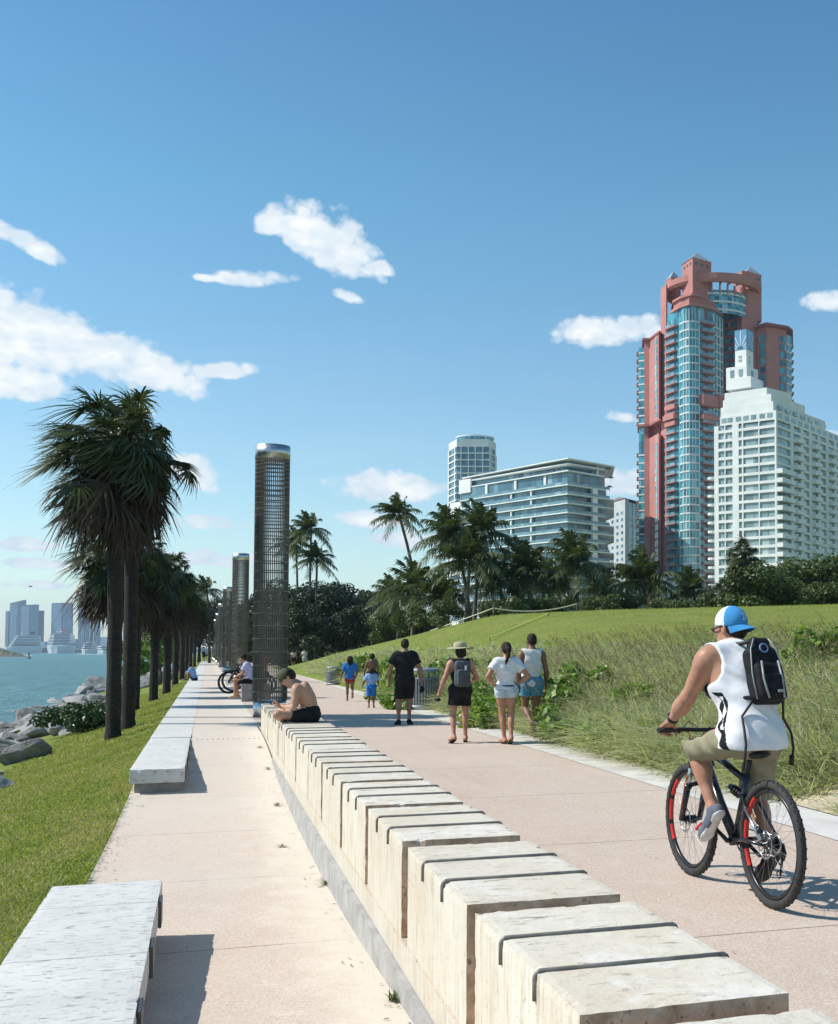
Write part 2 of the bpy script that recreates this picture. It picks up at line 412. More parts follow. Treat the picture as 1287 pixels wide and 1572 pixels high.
# water of the ship channel
m, n, b = new_mat('channel_water'); vec = n.coords('Object', (1, .55, 1), rot=(0, 0, .5))
b.inputs['Roughness'].default_value = .30; b.inputs['IOR'].default_value = 1.33; b.inputs['Specular IOR Level'].default_value = .28
wc = n.mix(n.noise(n.coords('Object', (.02, .006, 1)), 1, 4), (.040, .155, .165), (.085, .23, .235)); n.put(b.inputs['Base Color'], n.mix(n.rng(n.noise(n.coords('Object', (.30, .10, 1), rot=(0, 0, .35)), 1, 6, .7), .42, .62, 0, .75), wc, (.022, .095, .115)))
h = n.math('ADD', n.noise(vec, .55, 6, .62, .3), n.math('MULTIPLY', n.noise(vec, 2.6, 4, .6), .4))
n.put(b.inputs['Normal'], n.bump(h, 1.0, 1.1)); MAT['water'] = m
mb = MB(); mb.add([(-6500, -400, -2), (-5, -400, -2), (-5, 6500, -2), (-6500, 6500, -2)], [(0, 1, 2, 3)])
tag(mb.build('water', m), kind='structure')

# ---- paving: exposed aggregate in pinkish concrete
def aggregate(name, c1, c2, wear, joint=None):
    m, n, b = new_mat(name); vec = n.coords('Object')
    big = n.noise(vec, .55, 5, .6); mid = n.noise(vec, 4.5, 5, .65)
    c = n.mix(n.rng(big, .3, .7), c1, c2)
    c = n.mix(n.math('MULTIPLY', n.rng(mid, .5, .75), .5), c, wear)
    sp1 = n.voro(vec, 120, out='Color'); bw = n.new('ShaderNodeRGBToBW'); n.put(bw.inputs[0], sp1)
    c = n.mix(n.rng(bw.outputs[0], .62, .72, 0, .30), c, (.76, .68, .60)); c = n.mix(n.rng(bw.outputs[0], .30, .22, 0, .34), c, (.28, .19, .14))
    st = n.noise(n.coords('Object', (1, .3, 1)), 1.3, 6, .7)
    c = n.mix(n.rng(st, .58, .8, 0, .28), c, (.30, .25, .21))
    sx = n.new('ShaderNodeSeparateXYZ'); n.l.new(vec, sx.inputs[0])
    if joint:                                # saw-cut joints across the path
        q = n.math('ABSOLUTE', n.math('SUBTRACT', n.math('MODULO', n.math('ADD', sx.outputs[1], 40.0 + joint[1]), joint[0]), joint[0] / 2))
        cut = n.rng(q, .006, .012, .75, 0)
        c = n.mix(cut, c, (.16, .12, .10))
    if name == 'promenade_paving':           # pale drifted sand along the wall
        drift = n.rng(n.math('ADD', sx.outputs[0], n.math('MULTIPLY', n.math('SUBTRACT', mid, .5), .9)), .35, .8, 0, .62)
        c = n.mix(drift, c, (.66, .60, .50))
        drift2 = n.rng(n.math('ADD', n.math('MULTIPLY', sx.outputs[1], -.09), n.math('MULTIPLY', n.math('SUBTRACT', big, .5), 1.6)), -1.25, -.95, .45, 0)
        c = n.mix(drift2, c, (.60, .55, .47))
    c = n.mix(n.rng(n.noise(n.coords('Object', (2.2, .16, 1)), 1.1, 5, .65), .56, .74, 0, .24), c, (.33, .27, .22))
    n.put(b.inputs['Base Color'], c); b.inputs['Roughness'].default_value = .88; b.inputs['Specular IOR Level'].default_value = .25
    n.put(b.inputs['Normal'], n.bump(n.noise(vec, 90, 3, .7), .35, .004)); return m
MAT['prom'] = aggregate('promenade_paving', (.50, .40, .325), (.565, .47, .39), (.60, .53, .45), (2.6, .55))
MAT['path'] = aggregate('path_paving', (.47, .365, .29), (.53, .425, .345), (.58, .49, .41), (3.0, .9))
MAT['border'] = M('pale_concrete', (.60, .57, .52), (.50, .47, .43), .9, scale=2.2, detail=8, bump=.25, bscale=60, bd=.004)

tag(grid_obj('promenade', np.array([-.905, -.5, 0, .5, .94]), np.arange(-6, 24.01, .25), lambda x, y: zdip(y), MAT['prom']), kind='structure')
tag(grid_obj('promenade_far', np.array([-.255, .5, .96]), np.array([24.0, 40, 80, 180]), lambda x, y: x * 0, MAT['prom']), kind='structure')
pe = [(-6, 5.36, 4.66), (14, 5.36, 4.68), (24, 5.46, 4.75), (40, 5.55, 4.9), (60, 5.8, 5.1), (90, 6.3, 5.6), (130, 7.0, 6.4), (180, 8, 7.3)]
def strip(name, a, bcol, z, mat, z2=None):
    v = []; f = []
    for i, (y, p, q) in enumerate(zip([e[0] for e in pe], a, bcol)): v += [(p, y, z), (q, y, z)]
    for i in range(len(pe) - 1): f.append((2 * i, 2 * i + 1, 2 * i + 3, 2 * i + 2))
    mb = MB(); mb.add(v, f); return tag(mb.build(name, mat), kind='structure')
strip('path', [.96] * len(pe), [e[2] for e in pe], 0, MAT['path'])
strip('path_border', [e[2] for e in pe], [e[1] for e in pe], .004, MAT['border'])
# pavings flush with the bench beyond the dip
m, n, b = new_mat('pale_stone'); vec = n.coords('Object'); sx = n.new('ShaderNodeSeparateXYZ'); n.l.new(vec, sx.inputs[0])
def bench_stone(name, jl):
    m, n, b = new_mat(name); vec = n.coords('Object'); sx = n.new('ShaderNodeSeparateXYZ'); n.l.new(vec, sx.inputs[0])
    c = n.mix(n.rng(n.noise(vec, 1.6, 6, .65), .3, .7), (.62, .61, .575), (.50, .495, .47))
    vein = n.noise(n.coords('Object', (4.2, 13, 9), rot=(0, 0, .12)), 2.6, 6, .74, .6)
    pit = n.rng(vein, .575, .66); c = n.mix(n.math('MULTIPLY', pit, .72), c, (.17, .165, .155))
    spk = n.noise(vec, 60, 3, .6); c = n.mix(n.rng(spk, .62, .72, 0, .35), c, (.22, .21, .20))
    q = n.math('ABSOLUTE', n.math('SUBTRACT', n.math('MODULO', n.math('ADD', sx.outputs[1], 40 + jl[1]), jl[0]), jl[0] / 2))
    c = n.mix(n.rng(q, .003, .007, .7, 0), c, (.12, .11, .10))
    n.put(b.inputs['Base Color'], c); b.inputs['Roughness'].default_value = .86; b.inputs['Specular IOR Level'].default_value = .3
    hgt = n.math('SUBTRACT', n.math('MULTIPLY', spk, .25), pit)
    n.put(b.inputs['Normal'], n.bump(hgt, .55, .012)); return m
MAT['bench'] = bench_stone('weathered_limestone', (1.22, .15))
tag(grid_obj('paving_strip', np.array([-.91, -.255]), np.array([21.3, 30, 60, 100, 180]), lambda x, y: x * 0 + .004, MAT['bench']), kind='structure')

mb = MB()
for i in range(13):
    for j in range(2): mb.lathe([(.016, 0), (.014, .005), (.0, .007)], (-.16 + i * .085, 21.0 + j * .14, float(zdip(21.0)) + .002), 8)
tag(mb.build('paving_studs', MAT['border']), kind='structure')
def rough_box(name, x0, x1, y0, y1, z0, z1, step, mat, parent, seed, chip=.016):
    """a sawn stone: arrises slightly worn, with chips bitten out of them"""
    from mathutils import noise as mn
    lo = (x0, y0, z0); hi = (x1, y1, z1); n = [max(2, int(round((hi[i] - lo[i]) / step))) for i in range(3)]; vs = []; ix = {}; fs = []
    def vid(a):
        if a in ix: return ix[a]
        p = V(*[lo[i] + (hi[i] - lo[i]) * a[i] / n[i] for i in range(3)]); e = [(a[i] == 0) - (a[i] == n[i]) for i in range(3)]; k = sum(1 for q in e if q)
        q = p * 9 + V(seed * 3.7, seed * 1.3, 0)
        if k >= 2:
            c = mn.noise(q) * .5 + mn.noise(q * 2.7) * .5; amt = .003 + .002 * mn.noise(q * 4) + chip * max(0, c - .22) * 2.2
            p = p + V(*e) * amt
        else: p = p + V(*e) * (.0012 * mn.noise(q * 2))
        ix[a] = len(vs); vs.append(p); return ix[a]
    for ax in range(3):
        b_, c_ = [(1, 2), (2, 0), (0, 1)][ax]
        for side in (0, n[ax]):
            for i in range(n[b_]):
                for j in range(n[c_]):
                    q = []
                    for di, dj in ((0, 0), (1, 0), (1, 1), (0, 1)):
                        a = [0, 0, 0]; a[ax] = side; a[b_] = i + di; a[c_] = j + dj; q.append(vid(tuple(a)))
                    fs.append(tuple(q if side else q[::-1]))
    return MB().add(vs, fs).build(name, mat, parent)
# ================================================================ benches
MAT['dark_metal'] = M('dark_metal', (.10, .095, .09), (.15, .14, .13), .45, .7, scale=9)
MAT['under_stone'] = M('grey_stone', (.30, .29, .27), (.22, .21, .20), .9, scale=8, bump=.4, bscale=40, bd=.01)
def bench(y0, y1, label):
    t = thing('stone_bench', label, 'bench', (-.585, y0, 0))
    L = y1 - y0; k = max(1, round(L / 1.22)); s_ = MB()
    sl_ = rough_box('seat_slab', -.325, .327, 0, L, -.178, .0, .045, MAT['bench'], t, y0, .022)
    a = np.linspace(.12, L, 26); v = []; f = []
    for yy in a:
        zb = float(zdip(y0 + yy)) - .04
        v += [(-.27, yy, zb), (.27, yy, zb), (.27, yy, -.182), (-.27, yy, -.182)]
    for i in range(len(a) - 1): f += [(4 * i + q, 4 * i + (q + 1) % 4, 4 * i + 4 + (q + 1) % 4, 4 * i + 4 + q) for q in range(4)]
    f += [(3, 2, 1, 0)]
    MB().add(v, f).build('plinth', MAT['under_stone'], t)
    yy = L - .55
    while yy > .3:
        c = MB(); c.box(.3275, .345, yy - .11, yy + .11, -.17, -.012); c.build('edge_plate', MAT['dark_metal'], t, bevel=.003); yy -= 1.12
    return t
bench(.6, 8.13, 'pale pitted limestone bench at the bottom of the picture, nearest the viewer')
bench(15.72, 21.3, 'pale limestone bench slab that sinks flush into the promenade below the palms')

# ================================================================ travertine wall of slotted blocks
m, n, b = new_mat('travertine'); vec = n.coords('Object')
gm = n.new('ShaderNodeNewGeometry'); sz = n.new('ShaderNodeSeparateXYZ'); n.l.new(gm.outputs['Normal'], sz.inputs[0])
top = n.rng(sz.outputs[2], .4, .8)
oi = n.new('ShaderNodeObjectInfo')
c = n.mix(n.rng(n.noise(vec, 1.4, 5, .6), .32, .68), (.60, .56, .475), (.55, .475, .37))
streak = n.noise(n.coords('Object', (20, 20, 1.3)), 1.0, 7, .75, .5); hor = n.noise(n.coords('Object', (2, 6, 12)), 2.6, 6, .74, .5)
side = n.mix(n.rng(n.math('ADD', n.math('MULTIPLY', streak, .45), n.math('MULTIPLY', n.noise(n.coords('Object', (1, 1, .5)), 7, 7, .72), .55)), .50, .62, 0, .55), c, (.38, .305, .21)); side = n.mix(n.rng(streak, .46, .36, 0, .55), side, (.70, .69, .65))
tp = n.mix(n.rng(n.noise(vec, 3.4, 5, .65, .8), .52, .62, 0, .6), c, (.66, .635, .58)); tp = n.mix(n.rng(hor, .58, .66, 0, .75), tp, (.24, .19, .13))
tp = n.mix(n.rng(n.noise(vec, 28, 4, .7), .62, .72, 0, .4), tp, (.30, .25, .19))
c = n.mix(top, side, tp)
endf = n.rng(n.math('ABSOLUTE', sz.outputs[1]), .6, .9); blot = n.noise(vec, 9, 6, .7, .4)       # stained, browner sawn ends; colour lifted and reddened to offset their shade
ec = n.mix(n.rng(blot, .38, .62), (.72, .53, .37), (.42, .28, .175)); ec = n.mix(n.rng(n.noise(vec, 30, 4, .7), .60, .68, 0, .7), ec, (.12, .09, .06)); c = n.mix(endf, c, ec)
hv = n.new('ShaderNodeHueSaturation'); n.put(hv.inputs['Value'], n.rng(oi.outputs['Random'], 0, 1, .92, 1.05)); n.put(hv.inputs['Color'], c)
n.put(b.inputs['Base Color'], hv.outputs[0]); b.inputs['Roughness'].default_value = .8; b.inputs['Specular IOR Level'].default_value = .3
hh = n.math('ADD', n.math('MULTIPLY', n.rng(hor, .6, .72), -1.0), n.math('MULTIPLY', n.rng(streak, .55, .72), -.45)); hh = n.math('ADD', hh, n.math('MULTIPLY', n.noise(vec, 55, 3), .3))
n.put(b.inputs['Normal'], n.bump(hh, .5, .010)); MAT['trav'] = m
MAT['curb'] = M('curb_concrete', (.40, .39, .37), (.30, .29, .275), .9, scale=5, detail=6, bump=.3, bscale=50, bd=.006)
MAT['gasket'] = M('weathered_steel', (.24, .225, .205), (.16, .15, .135), .6, .4, scale=14)
WX0, WX1, WH = .962, 1.60, .50
def comb_wall(faces, gaps, label, yend, cat='wall'):
    t = thing('stone_wall', label, cat, (WX0, faces[0], 0)); y_0 = faces[0]; W = WX1 - WX0
    for i, y0 in enumerate(faces):
        y1 = (faces[i + 1] - gaps[i + 1]) if i + 1 < len(faces) else yend
        rough_box('stone_block', 0, W, y0 - y_0, y1 - y_0, -.012, WH, .032 if y0 < 9 else .06, MAT['trav'], t, i + 1)
        L = y1 - y0; k = max(1, round(L / .47))
        for q in range(1, k):
            yy = y0 - y_0 + L * q / k; s_ = MB(); r = .0085; o = .0035; h = .085
            pts = [(-o, yy, WH - h), (-o, yy, WH - .014), (-o + .004, yy, WH - .004), (.014 - o, yy, WH + o), (W - .014 + o, yy, WH + o), (W + o - .004, yy, WH - .004), (W + o, yy, WH - .014), (W + o, yy, WH - h)]
            s_.tube(pts, r, 8, nrm=(0, 1, 0)); s_.build('metal_strip', MAT['gasket'], t)
    mb = MB(); ys_ = np.arange(0, yend - y_0 + .01, .5); ys_[-1] = yend - y_0
    mb.box(.0, W, 0, yend - y_0, -.15, -.0125); mb.build('plinth', MAT['trav'], t, bevel=.003)
    mb = MB(); mb.box(-.035, W - .02, 0, yend - y_0, -.62, -.1525); mb.build('footing', MAT['curb'], t, bevel=.006)
    return t
fy = [-1.45, .05, 1.545, 3.03, 4.475, 6.07, 7.535, 9.01, 10.59, 12.02, 13.77, 15.81, 17.3, 18.8, 20.3, 21.6]
gp = [0, .14, .14, .145, .145, .19, .135, .14, .135, .05, .14, .05, .13, .05, .12, .05]
comb_wall(fy, gp, 'long low wall of slotted cream travertine blocks running down the middle of the paving', 22.75)
def seat_block(y0, y1, w, label):
    t = thing('stone_block', label, 'stone seat', (WX0, y0, 0)); mb = MB(); mb.box(0, w, 0, y1 - y0, -.1, .515); mb.build('block', MAT['under_stone'], t, bevel=.012)
    s_ = MB(); s_.box(-.003, w + .003, .30, .318, .4, .519); s_.build('metal_strip', MAT['gasket'], t); return t
seat_block(35.85, 36.75, .80, 'grey stone seat block behind the nearest metal column')
seat_block(113, 115, .7, 'small grey stone block far down the promenade beside the columns')

# ================================================================ perforated metal light columns
m, n, b = new_mat('brushed_steel'); vec = n.coords('Object', (1, 1, .15)); b.inputs['Metallic'].default_value = 1.0
n.put(b.inputs['Base Color'], n.mix(n.noise(vec, 6, 4), (.62, .63, .63), (.48, .49, .49))); n.put(b.inputs['Roughness'], n.rng(n.noise(vec, 30, 3), .3, .7, .24, .42)); MAT['steel'] = m
MAT['cage'] = M('bronze_grey_metal', (.20, .172, .145), (.14, .12, .10), .42, .7, scale=3, detail=6)
def column():
    t = thing('light_column', 'tall perforated metal light column with bright steel cap, nearest and largest', 'light column'); Rr = .385
    mb = MB(); N = 54
    for k in range(N):
        a = 2 * math.pi * k / N; Mx = Matrix.Rotation(a, 4, 'Z')
        mb.box(Rr - .022, Rr, -.0062, .0062, .37, 5.86, M=Mx)
    mb.build('bar_cage', MAT['cage'], t)
    z = 5.80; dz = .085; mb = MB()
    while z > .42:
        mb.lathe([(Rr - .030, z), (Rr + .004, z), (Rr + .004, z + .022), (Rr - .030, z + .022), (Rr - .030, z)], seg=40, caps=False, sm=False); z -= dz; dz = min(.30, dz * 1.055)
    mb.build('rings', MAT['cage'], t)
    mb = MB(); mb.lathe([(Rr - .02, 5.865), (Rr + .006, 5.865), (Rr + .006, 6.185), (Rr - .02, 6.185)], seg=48, caps=True); mb.build('cap', MAT['steel'], t)
    mb = MB(); mb.lathe([(Rr - .05, -.02), (Rr - .02, -.02), (Rr - .02, .365), (Rr - .05, .365)], seg=48, caps=True); mb.build('base_drum', MAT['steel'], t)
    return t
col0 = column(); note(col0)
cols = [at(414, 1100), at(367.5, 1047.4), at(349, 1031.2), at(340.3, 1023.1), at(335.2, 1018.4), at(331.6, 1015.3), at(329.2, 1013.1)]
nm = ['', 'second perforated metal light column from the front, behind the bicycles', 'third perforated metal light column, half hidden behind the second', 'fourth metal light column down the promenade', 'fifth metal light column down the promenade, a thin strip', 'sixth metal light column, far down the promenade', 'farthest metal light column at the end of the promenade']
for i, p in enumerate(cols):
    if i == 0: col0.location = p; col0.rotation_euler = (0, 0, .05); col0['group'] = 'metal light columns along the promenade'
    else: copy_thing(col0, p, .3 * i, 1.0, nm[i], 'metal light columns along the promenade')

# ================================================================ litter bins, bollard, tape
MAT['bin'] = M('grey_painted_steel', (.24, .27, .29), (.18, .20, .22), .5, .3, scale=6)
MAT['binlid'] = M('dull_grey_steel', (.30, .33, .35), (.22, .24, .26), .45, .4, scale=6)
def litter_bin(label, loc, s, slat=True):
    t = thing('litter_bin', label, 'litter bin', loc); r = .36; mb = MB()
    N = 34
    for k in range(N):
        Mx = Matrix.Rotation(2 * math.pi * k / N, 4, 'Z'); mb.box(r - .014, r, -.020, .020, .10, .70, M=Mx)
    mb.build('slats', MAT['bin'], t)
    mb = MB(); mb.lathe([(r - .03, 0), (r + .01, 0), (r + .01, .11), (r - .03, .11)], seg=36); mb.build('base', MAT['bin'], t); mb = MB(); mb.lathe([(r - .02, .70), (r + .008, .70), (r + .008, .74), (r - .02, .74)], seg=36, caps=False); mb.build('hoop', MAT['bin'], t)
    mb = MB(); mb.lathe([(r - .05, .08), (r - .05, .72)], seg=28, caps=False); mb.build('liner', MAT['dark_metal'], t)
    mb = MB(); mb.lathe([(r + .012, .88), (r + .02, .92), (r - .02, .95), (.2, .965), (.13, .96), (.12, .93)], seg=36, caps=False)
    for k in range(12):
        Mx = Matrix.Rotation(2 * math.pi * k / 12, 4, 'Z'); mb.box(r - .012, r + .002, -.015, .015, .74, .885, M=Mx)
    mb.build('lid', MAT['binlid'], t); t.scale = (s, s, s * .98); return t
litter_bin('round slatted grey litter bin between the walkers, at the path edge', at(650, 1089), 1.12)
litter_bin('round grey litter bin farther up the path, beside the child in the blue shirt', at(512, 1051.5), .86)
mb = MB(); mb.lathe([(.055, 0), (.055, .95), (.065, .96), (.065, 1.0), (.03, 1.03)], seg=14); p = at(662, 1082); p.x += .5; p.z = float(zterr(p.x, p.y)); o = mb.build('bollard', MAT['dark_metal']); o.location = p
tag(o, 'thin dark post in the greenery behind the slatted litter bin', 'post')
MAT['tape'] = M('yellow_tape', (.80, .72, .10), (.70, .66, .22), .5, scale=3); MAT['rope'] = M('pale_rope', (.66, .62, .40), (.55, .52, .36), .8, scale=8); MAT['stake'] = M('stake_wood', (.20, .15, .10), None, .8)
def ground_pt(u, d):
    p = atd(u, 1000, d); p.z = float(zterr(p.x, p.y)); return p
def rope(name, a, bb, sag, r, mat, label, h0=.9, h1=.9, cat='rope'):
    t = thing(name, label, cat, a); a = Vector(a); bb = Vector(bb); o = a.copy()
    pts = []
    for i in range(25):
        s_ = i / 24; p = a.lerp(bb, s_); p.z += lerp(h0, h1, s_) - sag * 4 * s_ * (1 - s_); pts.append(p - o)
    MB().tube(pts, r, 6).build('line', MAT[mat], t)
    for q, hh_ in ((a, h0), (bb, h1)):
        MB().tube([q - o + V(0, 0, -.1), q - o + V(0, 0, hh_ + .05)], .022, 6).build('stake', MAT['stake'], t)
    return t
def z_for(p, v): return EYE - (v - VH) * dist(p) / FPX
pA = at(503, 1021); pB = ground_pt(757, 62); pC = ground_pt(886, 66)
rope('barrier_rope', pA, pB, .35, .03, 'rope', 'long yellowish rope climbing the edge of the grassy hill from the litter bin', max(.3, z_for(pA, 1010) - pA.z), max(.4, z_for(pB, 936) - pB.z))
rope('barrier_rope', pB + V(.05, .05, 0), pC, .28, .035, 'rope', 'slack pale rope sagging between two stakes on the hill top', max(.4, z_for(pB, 936) - pB.z), max(.5, z_for(pC, 927) - pC.z))
def hit(u, v):
    for d in np.arange(12, 75, .25):
        p = atd(u, v, d)
        if float(zterr(p.x, p.y)) >= p.z: break
    p.z = float(zterr(p.x, p.y)); return p
pD = hit(752, 984); pE = hit(842, 946)
rope('barrier_tape', pD, pE, .02, .030, 'tape', 'bright yellow tape line stretched low across the hill lawn', .12, .12, 'tape')
# ================================================================ plants
def unit(a): return a / (np.linalg.norm(a, axis=-1, keepdims=True) + 1e-9)
def blades(P, D, L, W, wdir, bend, nseg=3, prof=None):
    """n tapering strips: base P, direction D, length L, half width W along wdir, bent by bend at the tip"""
    n = len(P); t = np.linspace(0, 1, nseg + 1); prof = prof if prof is not None else (1 - t) ** .6 * .9 + .1
    C = P[:, None] + D[:, None] * (L[:, None] * t)[..., None] + bend[:, None] * (t ** 2)[None, :, None]
    o = wdir[:, None] * (W[:, None] * np.asarray(prof))[..., None]
    v = np.stack([C - o, C + o], 2).reshape(-1, 3)
    base = (np.arange(n) * (nseg + 1) * 2)[:, None]; q = np.arange(nseg) * 2
    f = np.stack([base + q, base + q + 1, base + q + 3, base + q + 2], -1).reshape(-1, 4)
    return v, f
def merge(parts):
    vs = []; fs = []; o = 0
    for v, f in parts: vs.append(v); fs.append(f + o); o += len(v)
    return np.concatenate(vs), np.concatenate(fs)
def rdir(n, r=RNG):
    return unit(r.normal(size=(n, 3)))

MAT['fan'] = leaf_mat('fan_palm_leaf', [(.030, .046, .014), (.055, .078, .022), (.085, .105, .035), (.040, .058, .020)], .22, .42, .5)
MAT['dead'] = leaf_mat('dead_palm_leaf', [(.060, .044, .029), (.10, .075, .048), (.038, .029, .021), (.075, .055, .037)], .12, .7, .3)
MAT['coco'] = leaf_mat('coconut_leaf', [(.045, .072, .022), (.080, .110, .034), (.125, .145, .055), (.058, .085, .028)], .28, .40, .5)
MAT['dark_leaf'] = leaf_mat('dark_leaf', [(.016, .028, .010), (.026, .044, .014), (.040, .060, .018), (.022, .034, .012)], .15, .5, .4)
MAT['grape_leaf'] = leaf_mat('sea_grape_leaf', [(.10, .20, .03), (.16, .29, .042), (.24, .34, .06), (.13, .22, .034)], .35, .45, .5)
MAT['mid_leaf'] = leaf_mat('shrub_leaf', [(.045, .075, .020), (.075, .115, .030), (.11, .14, .04), (.055, .085, .024)], .25, .5, .4)
MAT['bark'] = M('palm_bark', (.036, .028, .022), (.017, .0135, .011), .95, scale=7, detail=6, stretch=(1, 1, 2.5), bump=1.0, bscale=18, bd=.04)
MAT['bark2'] = M('grey_bark', (.16, .135, .11), (.09, .075, .06), .95, scale=5, detail=6, stretch=(1, 1, .4), bump=.9, bscale=14, bd=.03)

def trunk_mesh(name, pts, rs, mat, seg=14, rough=.05, rings=0):
    r = random.Random(len(name) * 7 + len(pts)); mb = MB(); P = []; Rr = []
    N = 26
    for i in range(N + 1):
        s_ = i / N * (len(pts) - 1); k = min(int(s_), len(pts) - 2); q = s_ - k
        P.append(Vector(pts[k]).lerp(Vector(pts[k + 1]), q)); Rr.append(lerp(rs[k], rs[k + 1], q) * (1 + r.uniform(-rough, rough)))
    mb.tube(P, Rr, seg); return mb.mesh(name, mat)

def fan_fronds(rng, n, c, th0, th1, pet, bl, droop, wind, nl=22, spread=1.9, width=.030):
    out = []
    th = np.sqrt(rng.uniform(th0 ** 2, th1 ** 2, n)) if th0 < 1 else rng.uniform(th0, th1, n)
    ph = rng.uniform(0, 2 * np.pi, n); S = rng.uniform(.75, 1.1, n)
    d = np.stack([np.sin(th) * np.cos(ph), np.sin(th) * np.sin(ph), np.cos(th)], 1)
    p0 = np.array(c) + np.stack([np.zeros(n), np.zeros(n), -.55 * (th / np.pi)], 1)
    L = pet * S * rng.uniform(.7, 1.15, n)
    bend = np.stack([np.zeros(n), np.zeros(n), -.28 * np.sin(th) * L], 1) + np.array(wind) * .25 + rng.normal(size=(n, 3)) * .07
    side = unit(np.cross(d, np.array([0, 0, 1.0]) + rng.normal(size=(n, 3)) * .25))
    out.append(blades(p0, d, L, np.full(n, .017), side, bend, 3, [1, .9, .8, .7]))
    fw = np.array(wind) * rng.uniform(.1, 1.7, n)[:, None] + rng.normal(size=(n, 3)) * .10
    hub = p0 + d * L[:, None] + bend; ax = unit(d * L[:, None] + 2 * bend)
    nrm = unit(np.cross(side, ax)); nl_a = np.linspace(-spread, spread, nl)
    for a in nl_a:
        a = a + rng.normal(size=n) * .05
        D = unit(ax * np.cos(a)[:, None] + side * np.sin(a)[:, None] + nrm * rng.normal(size=n)[:, None] * .08)
        LL = bl * S * (1 - .28 * np.abs(a / spread) ** 2) * rng.uniform(.85, 1.1, n)
        bd = np.stack([np.zeros(n), np.zeros(n), -droop * LL * rng.uniform(.6, 1.4, n)], 1) + fw * LL[:, None] * rng.uniform(.7, 1.2, n)[:, None] - ax * (LL * .15)[:, None]
        out.append(blades(hub, D, LL, np.full(n, width), unit(np.cross(D, nrm) + nrm * .5), bd, 3, [.5, 1, .7, .12]))
    return merge(out)

def sabal_protos():
    ps = []
    for k in range(3):
        rng = np.random.default_rng(20 + k); wind = (-.26, -.06, 0)
        v, f = fan_fronds(rng, 88, (0, 0, 0), .05, 1.95, .86, .64, .36, wind, 26, 1.9, .021)
        live = np_mesh('fronds', v, f, MAT['fan'])
        v, f = fan_fronds(rng, 66, (0, 0, -.30), 1.75, 2.7, .66, .76, .55, (-.20, -.05, 0), 18)
        dead = np_mesh('dead_fronds', v, f, MAT['dead'])
        ps.append((live, dead))
    return ps
SAB = sabal_protos()
def sabal(base, top, label, k=0, s=1.0, rt=.17, group='fan palms along the waterside lawn', rz=0):
    """top = the growing point of the crown, relative to the base"""
    t = thing('fan_palm', label, 'palm tree', base, 0, group); top = Vector(top)
    obj('trunk', trunk_mesh('trunk', [(0, 0, -.3), (.0, 0, .25), top * .4 + V(.02, .03, 0), top * .75, top], [rt * 1.18, rt * 1.04, rt, rt * .97, rt * .85], MAT['bark'], 16, .07), t)
    for nm_, me in (('crown', SAB[k][0]), ('dead_fronds', SAB[k][1])):
        o = obj(nm_, me, t, top, rz); o.scale = (s, s, s)
    return t
def lawn_pt(u, d):
    p = atd(u, 1000, d); p.z = float(zterr(p.x, p.y)); return p
PL = [ # u, d, crown centre v, scale, label
    (176, 23.7, 668, 1.08, 'nearest and tallest fan palm on the waterside lawn, with a huge shaggy crown'),
    (199, 26.1, 676, 1.05, 'tall fan palm right behind the nearest one, its trunk touching it in the picture'),
    (176, 31, 840, .92, 'shorter fan palm whose crown shows left of the two big trunks'),
    (208, 37, 845, 1.1, 'shorter fan palm with a brown crown just right of the two big trunks'),
    (237, 42, 880, 1.0, 'fan palm with the thin straight trunk, left one of the second pair'),
    (257, 47, 878, 1.1, 'fan palm with the flared leaning trunk, right one of the second pair'),
    (270, 60, 902, 1.0, 'fan palm behind the second pair, standing by the seated person'),
    (280, 70, 905, .95, 'fan palm far along the waterside row, before the last ones'), (287, 84, 918, 1.0, 'fan palm near the end of the waterside row'),
    (293, 100, 925, 1.2, 'last but one fan palm of the waterside row'), (299, 122, 937, 1.2, 'farthest fan palm of the waterside row')]
for i, (u, d, vc, s, lb) in enumerate(PL):
    p = lawn_pt(u, d); zc = EYE + (VH - vc) * d / FPX; lean = (.0, 0) if i else (-.05, 0)
    sabal(p, (lean[0], random.uniform(-.1, .1), zc - p.z), lb, i % 3, s, .145 if i < 2 else .15, rz=(0 if i == 0 else i * .21 - .3))

def coco_proto(k, n=28, L0=2.6, wind=(-.5, 0, 0)):
    rng = np.random.default_rng(50 + k); out = []
    th = np.linspace(.1, 1.95, n) + rng.normal(size=n) * .12; ph = np.arange(n) * 2.4 + rng.normal(size=n) * .25
    L = L0 * rng.uniform(.85, 1.1, n); wd = np.array(wind)
    d = unit(np.stack([np.sin(th) * np.cos(ph), np.sin(th) * np.sin(ph), np.cos(th)], 1) + wd * .25)
    bend = np.stack([np.zeros(n), np.zeros(n), -L * (.28 + .22 * np.sin(th))], 1) + wd * (L * .16)[:, None]
    side = unit(np.cross(d, [0, 0, 1.0])); m = 30
    out.append(blades(np.zeros((n, 3)), d, L, np.full(n, .028), side, bend, 7, np.linspace(1, .25, 8)))
    for j in range(m):
        t = .12 + .88 * j / (m - 1)
        p = d * (L * t)[:, None] + bend * t * t; tan = unit(d * L[:, None] + 2 * bend * t)
        for sg in (-1, 1):
            ll = .70 * (1 - .75 * abs(t - .38) ** 1.3) * rng.uniform(.8, 1.15, n) * (L0 / 2.6)
            D = unit(side * sg * .85 + tan * (.45 + .5 * t) + rng.normal(size=(n, 3)) * .12)
            bd = np.stack([np.zeros(n), np.zeros(n), -ll * rng.uniform(.35, .9, n)], 1) + wd * (ll * .35)[:, None]
            out.append(blades(p, D, ll, np.full(n, .043), tan, bd, 2, [.6, 1, .1]))
    v, f = merge(out); return np_mesh('crown', v, f, MAT['coco'])
COC = [coco_proto(k) for k in range(3)]
